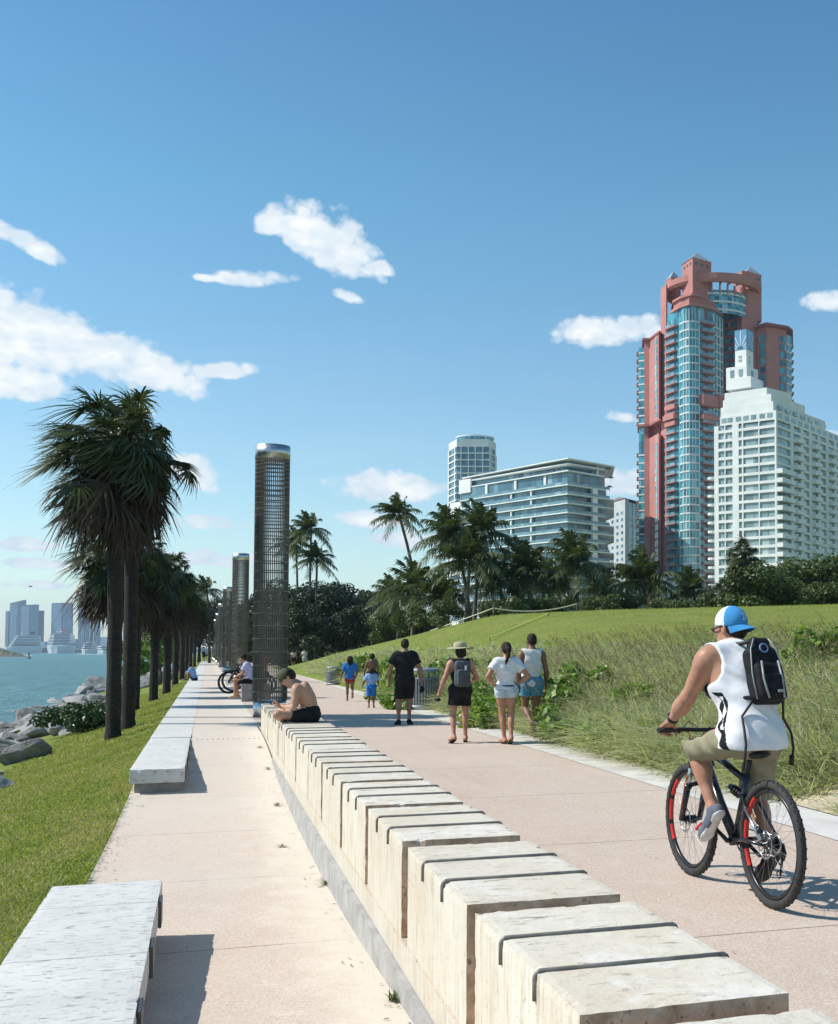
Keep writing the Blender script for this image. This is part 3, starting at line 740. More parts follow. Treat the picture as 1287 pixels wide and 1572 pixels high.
MAT['nut'] = M('coconut_husk', (.16, .15, .05), (.10, .07, .03), .6)
def coco(u, v, d, ub, s, label, k=0, zb=None, rt=.13, group='coconut palms behind the hill'):
    c = atd(u, v, d); b = atd(ub, 1000, d); b.z = float(zterr(b.x, b.y)) if zb is None else zb
    t = thing('coconut_palm', label, 'palm tree', b, 0, group); top = c - b
    pts = [V(0, 0, -.3)] + [V(top.x * (q ** 1.6), top.y * (q ** 1.6), top.z * q) for q in (.04, .25, .5, .75, 1)]
    obj('trunk', trunk_mesh('trunk', pts, [rt * 1.6, rt * 1.4, rt, rt * .9, rt * .85, rt * .75], MAT['bark2'], 10, .06), t)
    o = obj('crown', COC[k], t, top, 0); o.scale = (s, s, s)
    mb = MB(); r = random.Random(u)
    for q in range(7):
        a = r.uniform(0, 6.3); mb.ball((.2 * math.cos(a), .2 * math.sin(a), -.25 - .12 * r.random()), (.1, .1, .13), 8)
    o = mb.build('coconuts', MAT['nut'], t); o.location = top
    return t
for args in [(613, 790, 85, 646, .82, 'tall leaning coconut palm standing alone against the sky', 0), (478, 812, 112, 474, .95, 'coconut palm rising above the dark grove beside the nearest column', 1, 0),
    (455, 835, 118, 458, .95, 'coconut palm half hidden behind the nearest column', 2, 0), (487, 858, 112, 484, .9, 'low coconut palm under the one above the dark grove', 0, 0),
    (697, 822, 76, 722, 1.10, 'left crown of the big coconut palm clump before the glass apartment block', 1), (741, 818, 78, 728, 1.15, 'right crown of the big coconut palm clump before the glass apartment block', 2),
    (722, 862, 74, 716, 1.1, 'lower crown in the middle of the big coconut palm clump', 0), (640, 905, 82, 634, 1.15, 'short bushy coconut palm at the foot of the tall leaning one', 2), (608, 915, 92, 612, .95, 'short coconut palm left of the tall leaning trunk', 1),
    (682, 915, 80, 676, 1.05, 'short coconut palm just left of the big clump', 0), (768, 892, 80, 772, 1.1, 'short coconut palm right of the big clump', 1), (810, 880, 78, 816, 1.25, 'coconut palm in front of the middle of the glass apartment block', 2),
    (845, 898, 84, 842, 1.0, 'low coconut palm between two taller ones below the glass apartment block', 0), (889, 868, 78, 886, 1.3, 'round coconut palm below the corner of the glass apartment block', 1),
    (925, 905, 86, 930, .95, 'low coconut palm in front of the narrow pale tower', 2), (989, 893, 80, 992, 1.25, 'coconut palm left of the foot of the red tower', 0), (1066, 908, 82, 1068, 1.0, 'coconut palm at the foot of the red tower', 1),
    (318, 905, 150, 322, 1.0, 'thin coconut palm far behind the row of columns', 1, 0)]:
    coco(*args)
p = ground_pt(1143, 72); sabal(p, (0, 0, EYE + (VH - 848) * 72 / FPX - p.z), 'tall fan palm with a shaggy brown neck in front of the white tower', 1, .95, .2, 'fan palms on the hill')
p = ground_pt(1112, 74); sabal(p, (0, 0, EYE + (VH - 905) * 74 / FPX - p.z), 'short fan palm left of the tall shaggy one on the hill', 2, 1.05, .2, 'fan palms on the hill')

# ---- broadleaf crowns: leaf-sized faces spread through uneven lumps
def leaf_cloud(rng, lumps, n, size, sq=.65):
    w = np.array([l[3] ** 2 for l in lumps]); w = w / w.sum(); k = rng.choice(len(lumps), n, p=w); A = np.array(lumps)
    d = rdir(n, rng); rr = rng.uniform(.55, 1.08, n) ** .7
    P = A[k, :3] + d * (A[k, 3] * rr)[:, None] * np.array([1, 1, .85])
    N = unit(d * .8 + rng.normal(size=(n, 3)) * .8 + np.array([0, 0, .35])); T = unit(np.cross(N, rng.normal(size=(n, 3)))); B = np.cross(N, T)
    s_ = size * rng.uniform(.6, 1.35, n)[:, None]
    v = np.stack([P - T * s_, P - B * s_ * sq, P + T * s_, P + B * s_ * sq], 1).reshape(-1, 3)
    return v, np.arange(4 * n).reshape(-1, 4)
def tree_proto(k, w, h, trunk_h, n, size, mat, lumps_n=16, name='crown', dense=1.0):
    rng = np.random.default_rng(100 + k); lumps = []
    for i in range(lumps_n):
        a = rng.uniform(0, 6.28); q = rng.uniform(.1, 1) ** .6; zz = rng.uniform(0, 1)
        rad_ = w * .5 * (1 - .55 * (zz - .35) ** 2) * q * .78
        lumps.append((math.cos(a) * rad_, math.sin(a) * rad_, trunk_h + (h - trunk_h) * (.12 + .76 * zz), w * rng.uniform(.13, .24)))
    v, f = leaf_cloud(rng, lumps, n, size); return np_mesh(name, v, f, mat), lumps
def limbs(k, lumps, trunk_h, r, mat):
    mb = MB(); rn = random.Random(k); mb.tube([(0, 0, -.4), (.03, .02, trunk_h * .5), (0, .05, trunk_h)], [r * 1.4, r, r * .8], 9)
    for l in lumps[::2]:
        m_ = V(l[0] * .45, l[1] * .45, lerp(trunk_h, l[2], .55)); mb.tube([(0, .03, trunk_h * .85), m_, l[:3]], [r * .55, r * .35, r * .12], 6)
    return mb.mesh('trunk', mat)
TREES = {}
def tree(kind, loc, s, label, rz, group):
    me, tr = TREES[kind]; t = thing('shade_tree' if kind[0] == 'd' else 'shrub', label, 'tree' if kind[0] == 'd' else 'shrub', loc, rz, group)
    obj('trunk', tr, t); obj('crown', me, t); t.scale = s if isinstance(s, tuple) else (s, s, s); return t
for k in range(3):
    me, lm = tree_proto(k, 7.5, 9.5, 2.2, 9000, .16, MAT['dark_leaf'], 22); TREES['d%d' % k] = (me, limbs(k, lm, 2.4, .22, MAT['bark']))
    me, lm = tree_proto(10 + k, 4.2, 3.2, .3, 4500, .11, MAT['mid_leaf'], 14); TREES['s%d' % k] = (me, limbs(k, lm, .5, .07, MAT['bark2']))
me, lm = tree_proto(20, 3.6, 6.2, 1.2, 4200, .13, MAT['grape_leaf'], 16); TREES['dg'] = (me, limbs(4, lm, 1.3, .13, MAT['bark2']))
G1 = 'dark trees of the grove at the end of the path'
spots = [(432, 118, 1.02), (462, 112, .88), (495, 120, .97), (528, 114, .90), (556, 118, .93), (583, 112, .74), (608, 120, .66), (420, 140, 1.1), (510, 138, 1.12), (570, 140, .95), (400, 150, 1.0), (375, 160, 1.0), (475, 104, .62), (545, 106, .58), (350, 180, 1.1), (640, 112, .58), (590, 100, .42)]
lab = ['broad dark tree right behind the nearest column', 'dark tree with low boughs where two walkers pass', 'tall dark tree in the middle of the grove', 'dark round tree right of the grove\'s middle', 'dark tree at the right shoulder of the grove', 'lower dark tree at the grove\'s right end', 'small dark tree where the grove slopes down to the hill', 'tall dark tree deep in the grove beside the column', 'tall dark tree deep in the middle of the grove', 'dark tree deep in the right part of the grove', 'dark tree seen between the first and second columns', 'dark tree seen just right of the second column', 'low dark tree at the front of the grove, left half', 'low dark tree at the front of the grove, right half', 'dark tree closing the far end of the promenade', 'small dark tree behind the short coconut palms', 'dark bushy tree beside the rope at the hill\'s foot']
for i, ((u, d, s), lb) in enumerate(zip(spots, lab)):
    p = atd(u, 1000, d); p.z = max(0, float(zterr(p.x, p.y))) - .05; tree('d%d' % (i % 3), p, (s, s, s * .92), lb, i * 1.3, G1)
G4 = 'dark undergrowth at the foot of the grove'
for i, (u, d, s) in enumerate([(440, 128, .62), (470, 133, .6), (500, 130, .66), (530, 128, .6), (560, 132, .64), (590, 128, .55), (415, 150, .7), (385, 165, .7), (455, 108, .34), (520, 110, .34), (575, 106, .30)]):
    p = atd(u, 1000, d); p.z = -1.3 * s; tree('d%d' % (i % 3), p, (s * 1.2, s * 1.2, s * .62), 'low dark bushy undergrowth under the trees of the grove', i * 1.1 + .5, G4)
G2 = 'dark trees along the waterside row of palms'
for i, (u, d, s, lb) in enumerate([(288, 150, .85, 'dark tree at the end of the waterside row of palms'), (276, 128, .75, 'dark tree behind the last waterside palms'), (306, 175, 1.0, 'dark tree far behind the row, at the promenade\'s vanishing end')]):
    p = lawn_pt(u, d); tree('d%d' % (i % 3), p, s, lb, i * 2.1, G2)
p = lawn_pt(262, 72); p.x -= .6; tree('dg', p, (.9, .9, .78), 'bright green sea grape tree behind the second pair of palm trunks', .4, None)
p = lawn_pt(246, 58); p.x -= 1.2; tree('dg', p, (.6, .6, .5), 'smaller bright green sea grape by the rocks behind the palm trunks', 2.4, None)
G3 = 'shrubs and small trees along the hill crest'
hed = [(1180, 76, 1.12, 's0', 'dense dark shrub right of the tall fan palm'), (1215, 80, 1.25, 's1', 'large round shrub below the white tower'), (1252, 78, 1.3, 's2', 'large dark shrub near the right edge of the picture'), (1290, 80, 1.35, 's0', 'dark shrub cut by the right edge of the picture'), (1330, 82, 1.3, 's1', 'shrub just beyond the right edge of the picture'), (1160, 72, .95, 's2', 'shrub against the tall fan palm\'s trunk'), (1235, 72, .75, 's0', 'lower shrub in front of the large round ones at right'), (1275, 72, .7, 's1', 'lower shrub in front at the right edge')]
hed += [(1040, 76, .48, 's0', 'low shrub on the crest below the red tower'), (1090, 74, .55, 's1', 'low shrub between the coconut palm and the short fan palm'), (960, 78, .62, 's2', 'low shrub on the crest left of the red tower'), (925, 74, .55, 's0', 'low shrub near the stake of the slack rope'), (860, 76, .62, 's1', 'low shrub under the round coconut palm'), (828, 74, .5, 's2', 'shrub under the coconut palms in front of the glass block'), (790, 72, .5, 's0', 'shrub right of the big palm clump'), (752, 72, .5, 's1', 'green shrub at the foot of the big palm clump'), (690, 74, .52, 's2', 'shrub left of the foot of the big palm clump'), (655, 78, .55, 's0', 'shrub by the leaning palm\'s foot'), (625, 84, .6, 's1', 'shrub at the left end of the hill crest'), (596, 90, .62, 's2', 'shrub between the grove and the hill'), (1010, 72, .42, 's1', 'small shrub under the coconut palm left of the red tower')]
for i, (u, d, s, kd, lb) in enumerate(hed):
    p = ground_pt(u, d); p.z -= .1; tree(kd, p, (s * 1.15, s * 1.15, s), lb, i * 1.7, G3)

# ---- shoreline rocks
m, n, b = new_mat('grey_boulder'); vec = n.coords('Object'); oi = n.new('ShaderNodeObjectInfo')
c = n.mix(n.rng(n.noise(vec, 1.6, 6, .65, .4), .35, .65), (.36, .35, .335), (.16, .155, .15)); c = n.mix(n.rng(n.noise(n.coords('Object', (1, 4, 5)), 2.2, 5, .7), .6, .7, 0, .6), c, (.44, .36, .29))
hv = n.new('ShaderNodeHueSaturation'); n.put(hv.inputs['Value'], n.rng(oi.outputs['Random'], 0, 1, .75, 1.25)); n.put(hv.inputs['Color'], c); n.put(b.inputs['Base Color'], hv.outputs[0])
b.inputs['Roughness'].default_value = .9; n.put(b.inputs['Normal'], n.bump(n.noise(vec, 5, 8, .7), .7, .12)); MAT['rock'] = m
def rock_mesh(k):
    rn = random.Random(300 + k); bm = bmesh.new(); bmesh.ops.create_icosphere(bm, subdivisions=5, radius=1.0)
    pl = [(Vector((rn.gauss(0, 1), rn.gauss(0, 1), rn.gauss(0, 1))).normalized(), rn.uniform(.45, .85)) for _ in range(13)]
    for v_ in bm.verts:
        c_ = v_.co.copy()
        for nn, h in pl:
            q = c_.dot(nn) - h
            if q > 0: c_ -= nn * q * .985
        from mathutils import noise as mn
        c_ += c_.normalized() * (mn.noise(c_ * 1.8 + V(k * 7, 0, 0)) * .07 + mn.noise(c_ * 5 + V(k, 3, 0)) * .03 + mn.noise(c_ * 13 + V(k, 3, 9)) * .012)
        v_.co = c_
    me = bpy.data.meshes.new('boulder'); bm.to_mesh(me); bm.free(); me.materials.append(MAT['rock'])
    me.polygons.foreach_set('use_smooth', np.ones(len(me.polygons), dtype=bool)); return me
ROCK = [rock_mesh(k) for k in range(6)]
rn = random.Random(5); GR = 'boulders of the shoreline'
def boulder(x, y, s, lb='weathered grey boulder in the rocky bank between lawn and water', dz=0.0):
    o = obj('boulder', ROCK[rn.randrange(6)]); z = float(zterr(x, y)); o.location = (x, y, z + s * .12 + dz); o.scale = (s * rn.uniform(.8, 1.3), s * rn.uniform(.8, 1.4), s * rn.uniform(.45, .75))
    o.rotation_euler = (rn.uniform(-.5, .5), rn.uniform(-.5, .5), rn.uniform(0, 6.3)); return tag(o, lb, 'boulder', GR)
for y in np.arange(13, 62, 1.15):
    for q in range(3):
        x = -3.45 - q * 1.35 - rn.uniform(0, .9); s = rn.uniform(.35, .85)
        if 27 < y < 36 and q == 0: continue
        boulder(x, y + rn.uniform(-.6, .6), s)
for y in np.arange(30, 150, 3.2):
    boulder(-8.6 - rn.uniform(0, 2.2), y, rn.uniform(.5, .9))
    if y > 60: boulder(-4.2 - rn.uniform(0, 2.5), y + 1, rn.uniform(.6, 1.0))
for i, (u, v, dd, s) in enumerate([(147, 1052, 100, 1.5), (128, 1058, 96, 1.1), (250, 1048, 80, 1.0), (225, 1040, 85, 1.1), (218, 1052, 75, .9)]):
    p = atd(u, v, dd); boulder(p.x, p.y, s, 'weathered grey boulder in the rocky bank between lawn and water', .3)

# ---- bush by the rocks
rng = np.random.default_rng(77); lumps = []
for i in range(26):
    a = rng.uniform(0, 6.28); q = rng.uniform(0, 1) ** .5; lumps.append((math.cos(a) * .95 * q, math.sin(a) * 1.5 * q, .25 + .55 * rng.uniform(0, 1) * (1 - .5 * q), rng.uniform(.22, .34)))
v_, f_ = leaf_cloud(rng, lumps, 7000, .045)
t = thing('sea_grape_bush', 'dense dark green bush between the rocks and the palm trunks', 'bush', (0, 0, 0)); p = lawn_pt(118, 31.5); t.location = p
obj('foliage', np_mesh('foliage', v_, f_, leaf_mat('bush_leaf', [(.022, .05, .012), (.035, .075, .018), (.05, .10, .022)], .2, .4, .5)), t)
MB().tube([(0, 0, -.2), (.05, .1, .4), (.2, .3, .7)], [.05, .04, .02], 6).build('stem', MAT['bark2'], t)
p = atd(215, 1000, 70); o = None

# ---- sea grape vines and bushes on the dune bank
def bank_bush(u, d, w, h, n, size, label, mat='grape_leaf', sq=.9, dx=0):
    rng = np.random.default_rng(int(u * 3 + d)); p = ground_pt(u, d); p.x += dx; p.z = float(zterr(p.x, p.y)); lumps = []
    for i in range(14):
        a = rng.uniform(0, 6.28); q = rng.uniform(0, 1) ** .5; lumps.append((math.cos(a) * w * .4 * q, math.sin(a) * w * .5 * q, h * (.2 + .6 * rng.uniform(0, 1) * (1 - .4 * q)), w * rng.uniform(.10, .17)))
    v_, f_ = leaf_cloud(rng, lumps, n, size, sq); t = thing('sea_grape_bush', label, 'bush', p, 0, 'sea grape bushes on the dune bank')
    obj('foliage', np_mesh('foliage', v_, f_, MAT[mat]), t)
    mb = MB()
    for l in lumps[::3]: mb.tube([(l[0] * .3, l[1] * .3, -.1), (l[0] * .8, l[1] * .8, l[2] * .7), l[:3]], [.02, .014, .008], 5)
    mb.build('stems', MAT['bark2'], t); return t
for a in [(855, 22.0, 1.5, 1.0, 900, .085, 'bright green sea grape bush right behind the man in the white tank top'), (905, 23.5, 1.7, .85, 800, .085, 'bright green sea grape bush right of the man in the white tank top'), (842, 19.8, .8, .7, 350, .075, 'small sea grape bush low beside the path at the tank-top man'),
    (712, 35, 2.2, .8, 700, .085, 'spreading green bush above the hat wearer'), (640, 34, 2.4, .9, 900, .085, 'spreading green bush behind the man in black'), (592, 42, 2.6, 1.2, 900, .10, 'green bush on the slope above the two children'),
    (560, 50, 2.4, 1.0, 700, .10, 'green bush where the bank begins, behind the children'), (748, 22.5, 1.1, .6, 360, .06, 'leafy bush between the hat wearer and the woman in white'), (765, 26, 1.8, .8, 600, .08, 'leafy bush above the woman in the white shirt'),
    (1262, 20, 1.3, 1.15, 420, .085, 'sparse sea grape bush at the right edge, above the grasses'), (1000, 16.6, .55, .45, 130, .07, 'small yellow-green sea grape by the path edge, left of the cyclist'), (800, 30, 2.0, .9, 700, .08, 'leafy bush on the bank behind the man in the tank top'), (1080, 19, .9, .5, 300, .06, 'small green bush in the grasses behind the cyclist'), (732, 22.6, .9, .45, 260, .06, 'low leafy bush at the path edge right of the hat wearer'), (756, 23.5, 1.4, .8, 500, .06, 'leafy bush rising left of the woman in white'), (790, 23, 1.5, .9, 550, .065, 'leafy bush between the woman in white and the tank-top man'), (880, 18.4, 1.0, .55, 380, .055, 'low green bush at the path edge right of the tank-top man'), (930, 17.2, .9, .5, 320, .055, 'low green bush at the path edge midway to the cyclist'), (980, 20.5, 1.3, .6, 420, .06, 'green bush in the middle of the dune grass'), (1150, 20, 1.2, .6, 380, .06, 'green bush in the grasses right of the cyclist\'s head'), (620, 30, 1.2, .6, 420, .065, 'low leafy bush at the path edge behind the man in black'), (590, 36, 1.5, .7, 420, .07, 'low leafy bush at the path edge above the small boy'), (540, 52, 2.0, .8, 420, .09, 'low leafy bush by the farther litter bin')]:
    bank_bush(*a)

# ---- grasses
MAT['oats'] = leaf_mat('dune_grass', [(.33, .39, .20), (.44, .48, .28), (.58, .57, .39), (.37, .42, .23), (.74, .70, .56), (.37, .42, .23), (.29, .36, .17), (.60, .57, .41)], .5, .6, .25, [(.19, .28, .10), (.37, .41, .23), (.66, .62, .46)], .6)
MAT['seed'] = leaf_mat('seed_heads', [(.34, .29, .19), (.26, .21, .13), (.22, .20, .10)], .3, .8, .2)
MAT['lawn'] = leaf_mat('lawn_blade', [(.18, .25, .034), (.24, .31, .046), (.33, .37, .08), (.20, .28, .04), (.42, .40, .16)], .5, .5, .3, [(.27, .28, .07), (.42, .39, .16), (.54, .49, .26)], 1.0)
rng = np.random.default_rng(9)
def field(n, xr, yr, dens_pow, lim=None):
    d = (rng.uniform(0, 1, n) * (yr[1] ** dens_pow - yr[0] ** dens_pow) + yr[0] ** dens_pow) ** (1 / dens_pow)
    x = rng.uniform(xr[0], xr[1], n); return x, d
def tufts(nt, per, xr, yr, pw, hmin, hmax, keep, wid, far_w=0):
    x, y = field(nt, xr, yr, pw); k = keep(x, y); x, y = x[k], y[k]; nt = len(x)
    th = rng.uniform(hmin, hmax, nt) * (1.0 + .35 * np.sin(2.3 * x + 1.7 * np.sin(1.1 * y)) * np.sin(1.9 * y + 1.3 * np.sin(1.7 * x))); ta = rng.uniform(0, 6.28, nt); tl = rng.uniform(.1, .5, nt)
    X = np.repeat(x, per) + rng.normal(size=nt * per) * .09; Y = np.repeat(y, per) + rng.normal(size=nt * per) * .09
    N = len(X); P = np.stack([X, Y, zterr(X, Y) - .03], 1)
    a = rng.uniform(0, 6.28, N); ln = rng.uniform(.2, 1.5, N)
    D = unit(np.stack([np.cos(a) * ln, np.sin(a) * ln, np.ones(N)], 1)); L = np.repeat(th, per) * rng.uniform(.55, 1.15, N)
    wnd = np.stack([-np.ones(N) * .22 + np.repeat(np.cos(ta) * tl * 1.6, per), np.repeat(np.sin(ta) * tl * 1.6, per), -rng.uniform(.2, .9, N)], 1)
    bend = (wnd + np.stack([D[:, 0], D[:, 1], np.zeros(N)], 1) * .5) * L[:, None] * .75
    W = wid * rng.uniform(.6, 1.3, N) * (1 + np.clip(Y - 14, 0, 40) * .03)
    return blades(P, D, L, W, unit(np.stack([-np.sin(a), np.cos(a), rng.normal(size=N) * .3], 1)), bend, 3, [.9, 1, .7, .1])
edge_x = lambda y: np.interp(y, [e[0] for e in pe], [e[1] for e in pe])
def bank_keep(x, y):
    d = x * FH.x + y * FH.y; k = x > edge_x(y) + .03
    k &= ~((y < 10.3 + (x - 5.4) * .12) & (x < 8.3 + rng.normal(size=len(x)) * .15) & (y > 7.2))    # the sandy gap
    lim = np.where(d < 26, 30, np.interp(d, [26, 34, 48, 60], [13.0, 10.5, 8.5, 7.5])) + rng.normal(size=len(x)) * .5
    return k & (x < lim) & (y > 1)
v_, f_ = merge([tufts(15000, 15, (5.35, 13.5), (9.5, 34), 1.0, .40, .88, bank_keep, .0078), tufts(5000, 12, (5.35, 10.5), (30, 75), 1.0, .45, .9, bank_keep, .012), tufts(2600, 14, (6.3, 14.5), (6, 14), 1.0, .3, .7, bank_keep, .006), tufts(60, 14, (5.5, 6.1), (8.2, 9.6), 1.0, .12, .3, lambda x, y: x > 0, .006)])
tag(obj('dune_grass', np_mesh('dune_grass', v_, f_, MAT['oats'])), 'tangled sea oats and dune grass covering the bank', 'dune grass', kind='stuff')
x, y = field(1700, (5.7, 13), (10, 32), 1); k = bank_keep(x, y); x, y = x[k], y[k]; N = len(x)
P = np.stack([x, y, zterr(x, y)], 1); D = unit(np.stack([rng.normal(size=N) * .22 - .12, rng.normal(size=N) * .2, np.ones(N)], 1)); L = rng.uniform(.7, 1.15, N)
bend = np.stack([-rng.uniform(.1, .45, N), rng.normal(size=N) * .12, -rng.uniform(.02, .2, N)], 1)
sa = blades(P, D, L, np.full(N, .0035), np.tile([.95, -.3, 0], (N, 1)), bend, 4, [1, 1, .9, .8, .7])
tip = P + D * L[:, None] + bend; hp = []
for q in range(7):
    hp.append(blades(tip - D * (.03 * q) - bend * .06 * q, unit(bend + rng.normal(size=(N, 3)) * .25 + np.array([0, 0, -.2])), np.full(N, .085), np.full(N, .007), unit(rng.normal(size=(N, 3))), rng.normal(size=(N, 3)) * .01, 2, [.5, 1, .2]))
v_, f_ = merge([sa] + hp); tag(obj('seed_stalks', np_mesh('seed_stalks', v_, f_, MAT['seed'])), 'straw-coloured sea oat stalks waving above the dune grass', 'sea oats', kind='stuff')
# lawn: short blades, thicker near the viewer
def lawn_patch(n, xr, yr, pw, h, wd):
    x, y = field(n, xr, yr, pw); k = x < -.86 + .05 * np.sin(y * 3.1) + rng.normal(size=n) * .03; x, y = x[k], y[k]; N = len(x)
    P = np.stack([x, y, zterr(x, y) - .005], 1); a = rng.uniform(0, 6.28, N); ln = rng.uniform(.2, 1.3, N)
    D = unit(np.stack([np.cos(a) * ln, np.sin(a) * ln, np.ones(N)], 1)); L = h * rng.uniform(.5, 1.2, N)
    return blades(P, D, L, wd * rng.uniform(.7, 1.2, N), np.stack([-np.sin(a), np.cos(a), a * 0], 1), np.stack([D[:, 0], D[:, 1], -np.ones(N)], 1) * (L * .35)[:, None], 2, [1, .9, .1])
v_, f_ = merge([lawn_patch(70000, (-2.3, -.78), (3.2, 10.5), 1, .055, .0042), lawn_patch(80000, (-3.5, -.8), (10, 24), .8, .065, .006), lawn_patch(40000, (-3.6, -.9), (24, 60), .6, .08, .011)])
tag(obj('lawn_grass', np_mesh('lawn_grass', v_, f_, MAT['lawn'])), 'short green lawn grass beside the promenade', 'lawn', kind='stuff')
# hill lawn tufts
x, y = rng.uniform(9, 40, 60000), rng.uniform(14, 66, 60000); N = len(x); P = np.stack([x, y, zterr(x, y) - .01], 1); a = rng.uniform(0, 6.28, N)
D = unit(np.stack([np.cos(a) * .7, np.sin(a) * .7, np.ones(N)], 1)); L = rng.uniform(.05, .13, N)
v_, f_ = blades(P, D, L, np.full(N, .014), np.stack([-np.sin(a), np.cos(a), a * 0], 1), np.stack([D[:, 0], D[:, 1], -np.ones(N)], 1) * .03, 1, [1, .1])
tag(obj('hill_grass', np_mesh('hill_grass', v_, f_, MAT['lawn'])), 'mown grass on the rounded hill', 'hill lawn', kind='stuff')
# sandy gap
ys2 = np.arange(5.5, 13.6, .3); xs2 = np.arange(5.37, 11.2, .3)
o = grid_obj('sand_patch', xs2, ys2, lambda x, y: zterr(x, y) + np.where((y > 12.6) | (x > 10.5) | (y < 6), -.12, .022), MAT['sand']); tag(o, kind='structure')
# weeds and litter along the wall's foot
def weed(x, y, s, dry, label):
    N = 26; r = np.random.default_rng(int(y * 100)); a = r.uniform(0, 6.28, N); ln = r.uniform(.3, 1.6, N); D = unit(np.stack([np.cos(a) * ln, np.sin(a) * ln, np.ones(N)], 1)); L = s * r.uniform(.5, 1, N)
    v_, f_ = blades(r.normal(size=(N, 3)) * .012 * np.array([1, 1, 0]), D, L, np.full(N, .004), np.stack([-np.sin(a), np.cos(a), a * 0], 1), np.stack([D[:, 0], D[:, 1], -np.ones(N)], 1) * (L * .4)[:, None], 3, [.6, 1, .7, .1])
    o = obj('weed', np_mesh('weed', v_, f_, MAT['seed' if dry else 'mid_leaf']), None, (x, y, float(zdip(y)) + .004)); return tag(o, label, 'weed', 'weeds at the foot of the travertine wall')
weed(.90, 5.9, .10, False, 'green weed at the foot of the wall, nearest the viewer'); weed(.915, 9.6, .14, False, 'dark weed growing from the wall\'s footing where the ledge steps'); weed(.80, 14.4, .11, True, 'dry brown tuft on the paving, largest of those beside the wall')
weed(.84, 17.4, .09, True, 'dry tuft on the paving beside the farther wall blocks'); weed(.70, 11.6, .07, True, 'dry scrap of weed on the paving before the dip'); weed(.82, 19.6, .10, True, 'dry tuft farthest up the wall, near the sitting man')

# fallen leaves and scraps blown along the edges of the paving
rg = np.random.default_rng(31); n1 = 150; X = np.concatenate([.93 - np.abs(rg.normal(size=n1)) * .10, -.84 + np.abs(rg.normal(size=110)) * .10, rg.uniform(1.8, 4.6, 40), 4.75 + np.abs(rg.normal(size=120)) * .25]); Y = np.concatenate([rg.uniform(4, 20, n1), rg.uniform(8.2, 15.6, 110), rg.uniform(5, 24, 40), rg.uniform(8, 22, 120)])
Z = np.where(X < .96, zdip(Y), 0) + .009; N = len(X); a = rg.uniform(0, 6.28, N); s_ = rg.uniform(.004, .014, N)
dx = np.stack([np.cos(a), np.sin(a), rg.normal(size=N) * .15], 1) * s_[:, None] * 1.6; dy = np.stack([-np.sin(a), np.cos(a), rg.normal(size=N) * .15], 1) * s_[:, None] * .6; P = np.stack([X, Y, Z], 1)
v_ = np.stack([P - dx, P - dy, P + dx, P + dy], 1).reshape(-1, 3)
tag(obj('leaf_litter', np_mesh('leaf_litter', v_, np.arange(4 * N).reshape(-1, 4), MAT['seed'])), 'dry brown scraps and fallen leaves scattered on the paving', 'leaf litter', kind='stuff')
# ================================================================ towers
def glass_mat(name, c1, c2, c3, cell, rough=.07, spec=.6):
    """panes with curtains and dark rooms behind: one tone per pane"""
    m, n, b = new_mat(name); vec = n.coords('Object', tuple(1 / q for q in cell))
    sn = n.new('ShaderNodeVectorMath', operation='FLOOR'); n.l.new(vec, sn.inputs[0])
    wn = n.new('ShaderNodeTexWhiteNoise'); wn.noise_dimensions = '3D'; n.l.new(sn.outputs[0], wn.inputs[0])
    c = n.ramp(wn.outputs['Value'], (0, c1), (.55, c2), (.82, c2), (1.0, c3)); n.put(b.inputs['Base Color'], c)
    b.inputs['Roughness'].default_value = rough; b.inputs['Specular IOR Level'].default_value = spec; b.inputs['IOR'].default_value = 1.6
    n.put(b.inputs['Normal'], n.bump(n.noise(n.coords('Object', (.4, .4, .4)), 1, 2), .06, .5)); return m
MAT['gl_teal'] = glass_mat('teal_glass', (.025, .085, .115), (.065, .31, .38), (.28, .52, .57), (1.6, 1.6, 3.05))  # teal raised: some of the sky's reflection is put into the colour
MAT['gl_blue'] = glass_mat('blue_grey_glass', (.035, .09, .13), (.09, .20, .26), (.30, .41, .45), (1.9, 1.9, 3.2))
MAT['gl_grey'] = glass_mat('grey_green_glass', (.10, .15, .16), (.24, .33, .34), (.50, .56, .56), (2.2, 2.2, 2.82))  # greenish grey panes of the white tower
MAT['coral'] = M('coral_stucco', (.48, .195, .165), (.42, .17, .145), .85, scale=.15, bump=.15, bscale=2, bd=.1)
MAT['coral2'] = M('shade_toned_coral_stucco', (.33, .10, .088), (.28, .085, .075), .85, scale=.15)  # brick tone of the stucco in shade, put into recess and trim colour
MAT['white'] = M('white_stucco', (.78, .785, .77), (.69, .70, .69), .8, scale=.2, detail=6)
MAT['frame'] = M('white_frame', (.70, .73, .73), None, .5, scale=1)
MAT['rail'] = glass_mat('rail_glass', (.10, .20, .23), (.15, .27, .31), (.26, .38, .41), (2.5, 2.5, 9), .12)
MAT['conc'] = M('pale_slab', (.80, .81, .80), (.70, .72, .72), .8, scale=.3)
MAT['roofm'] = M('pale_metal_roof', (.42, .45, .45), (.34, .37, .37), .5, .3, scale=.6)
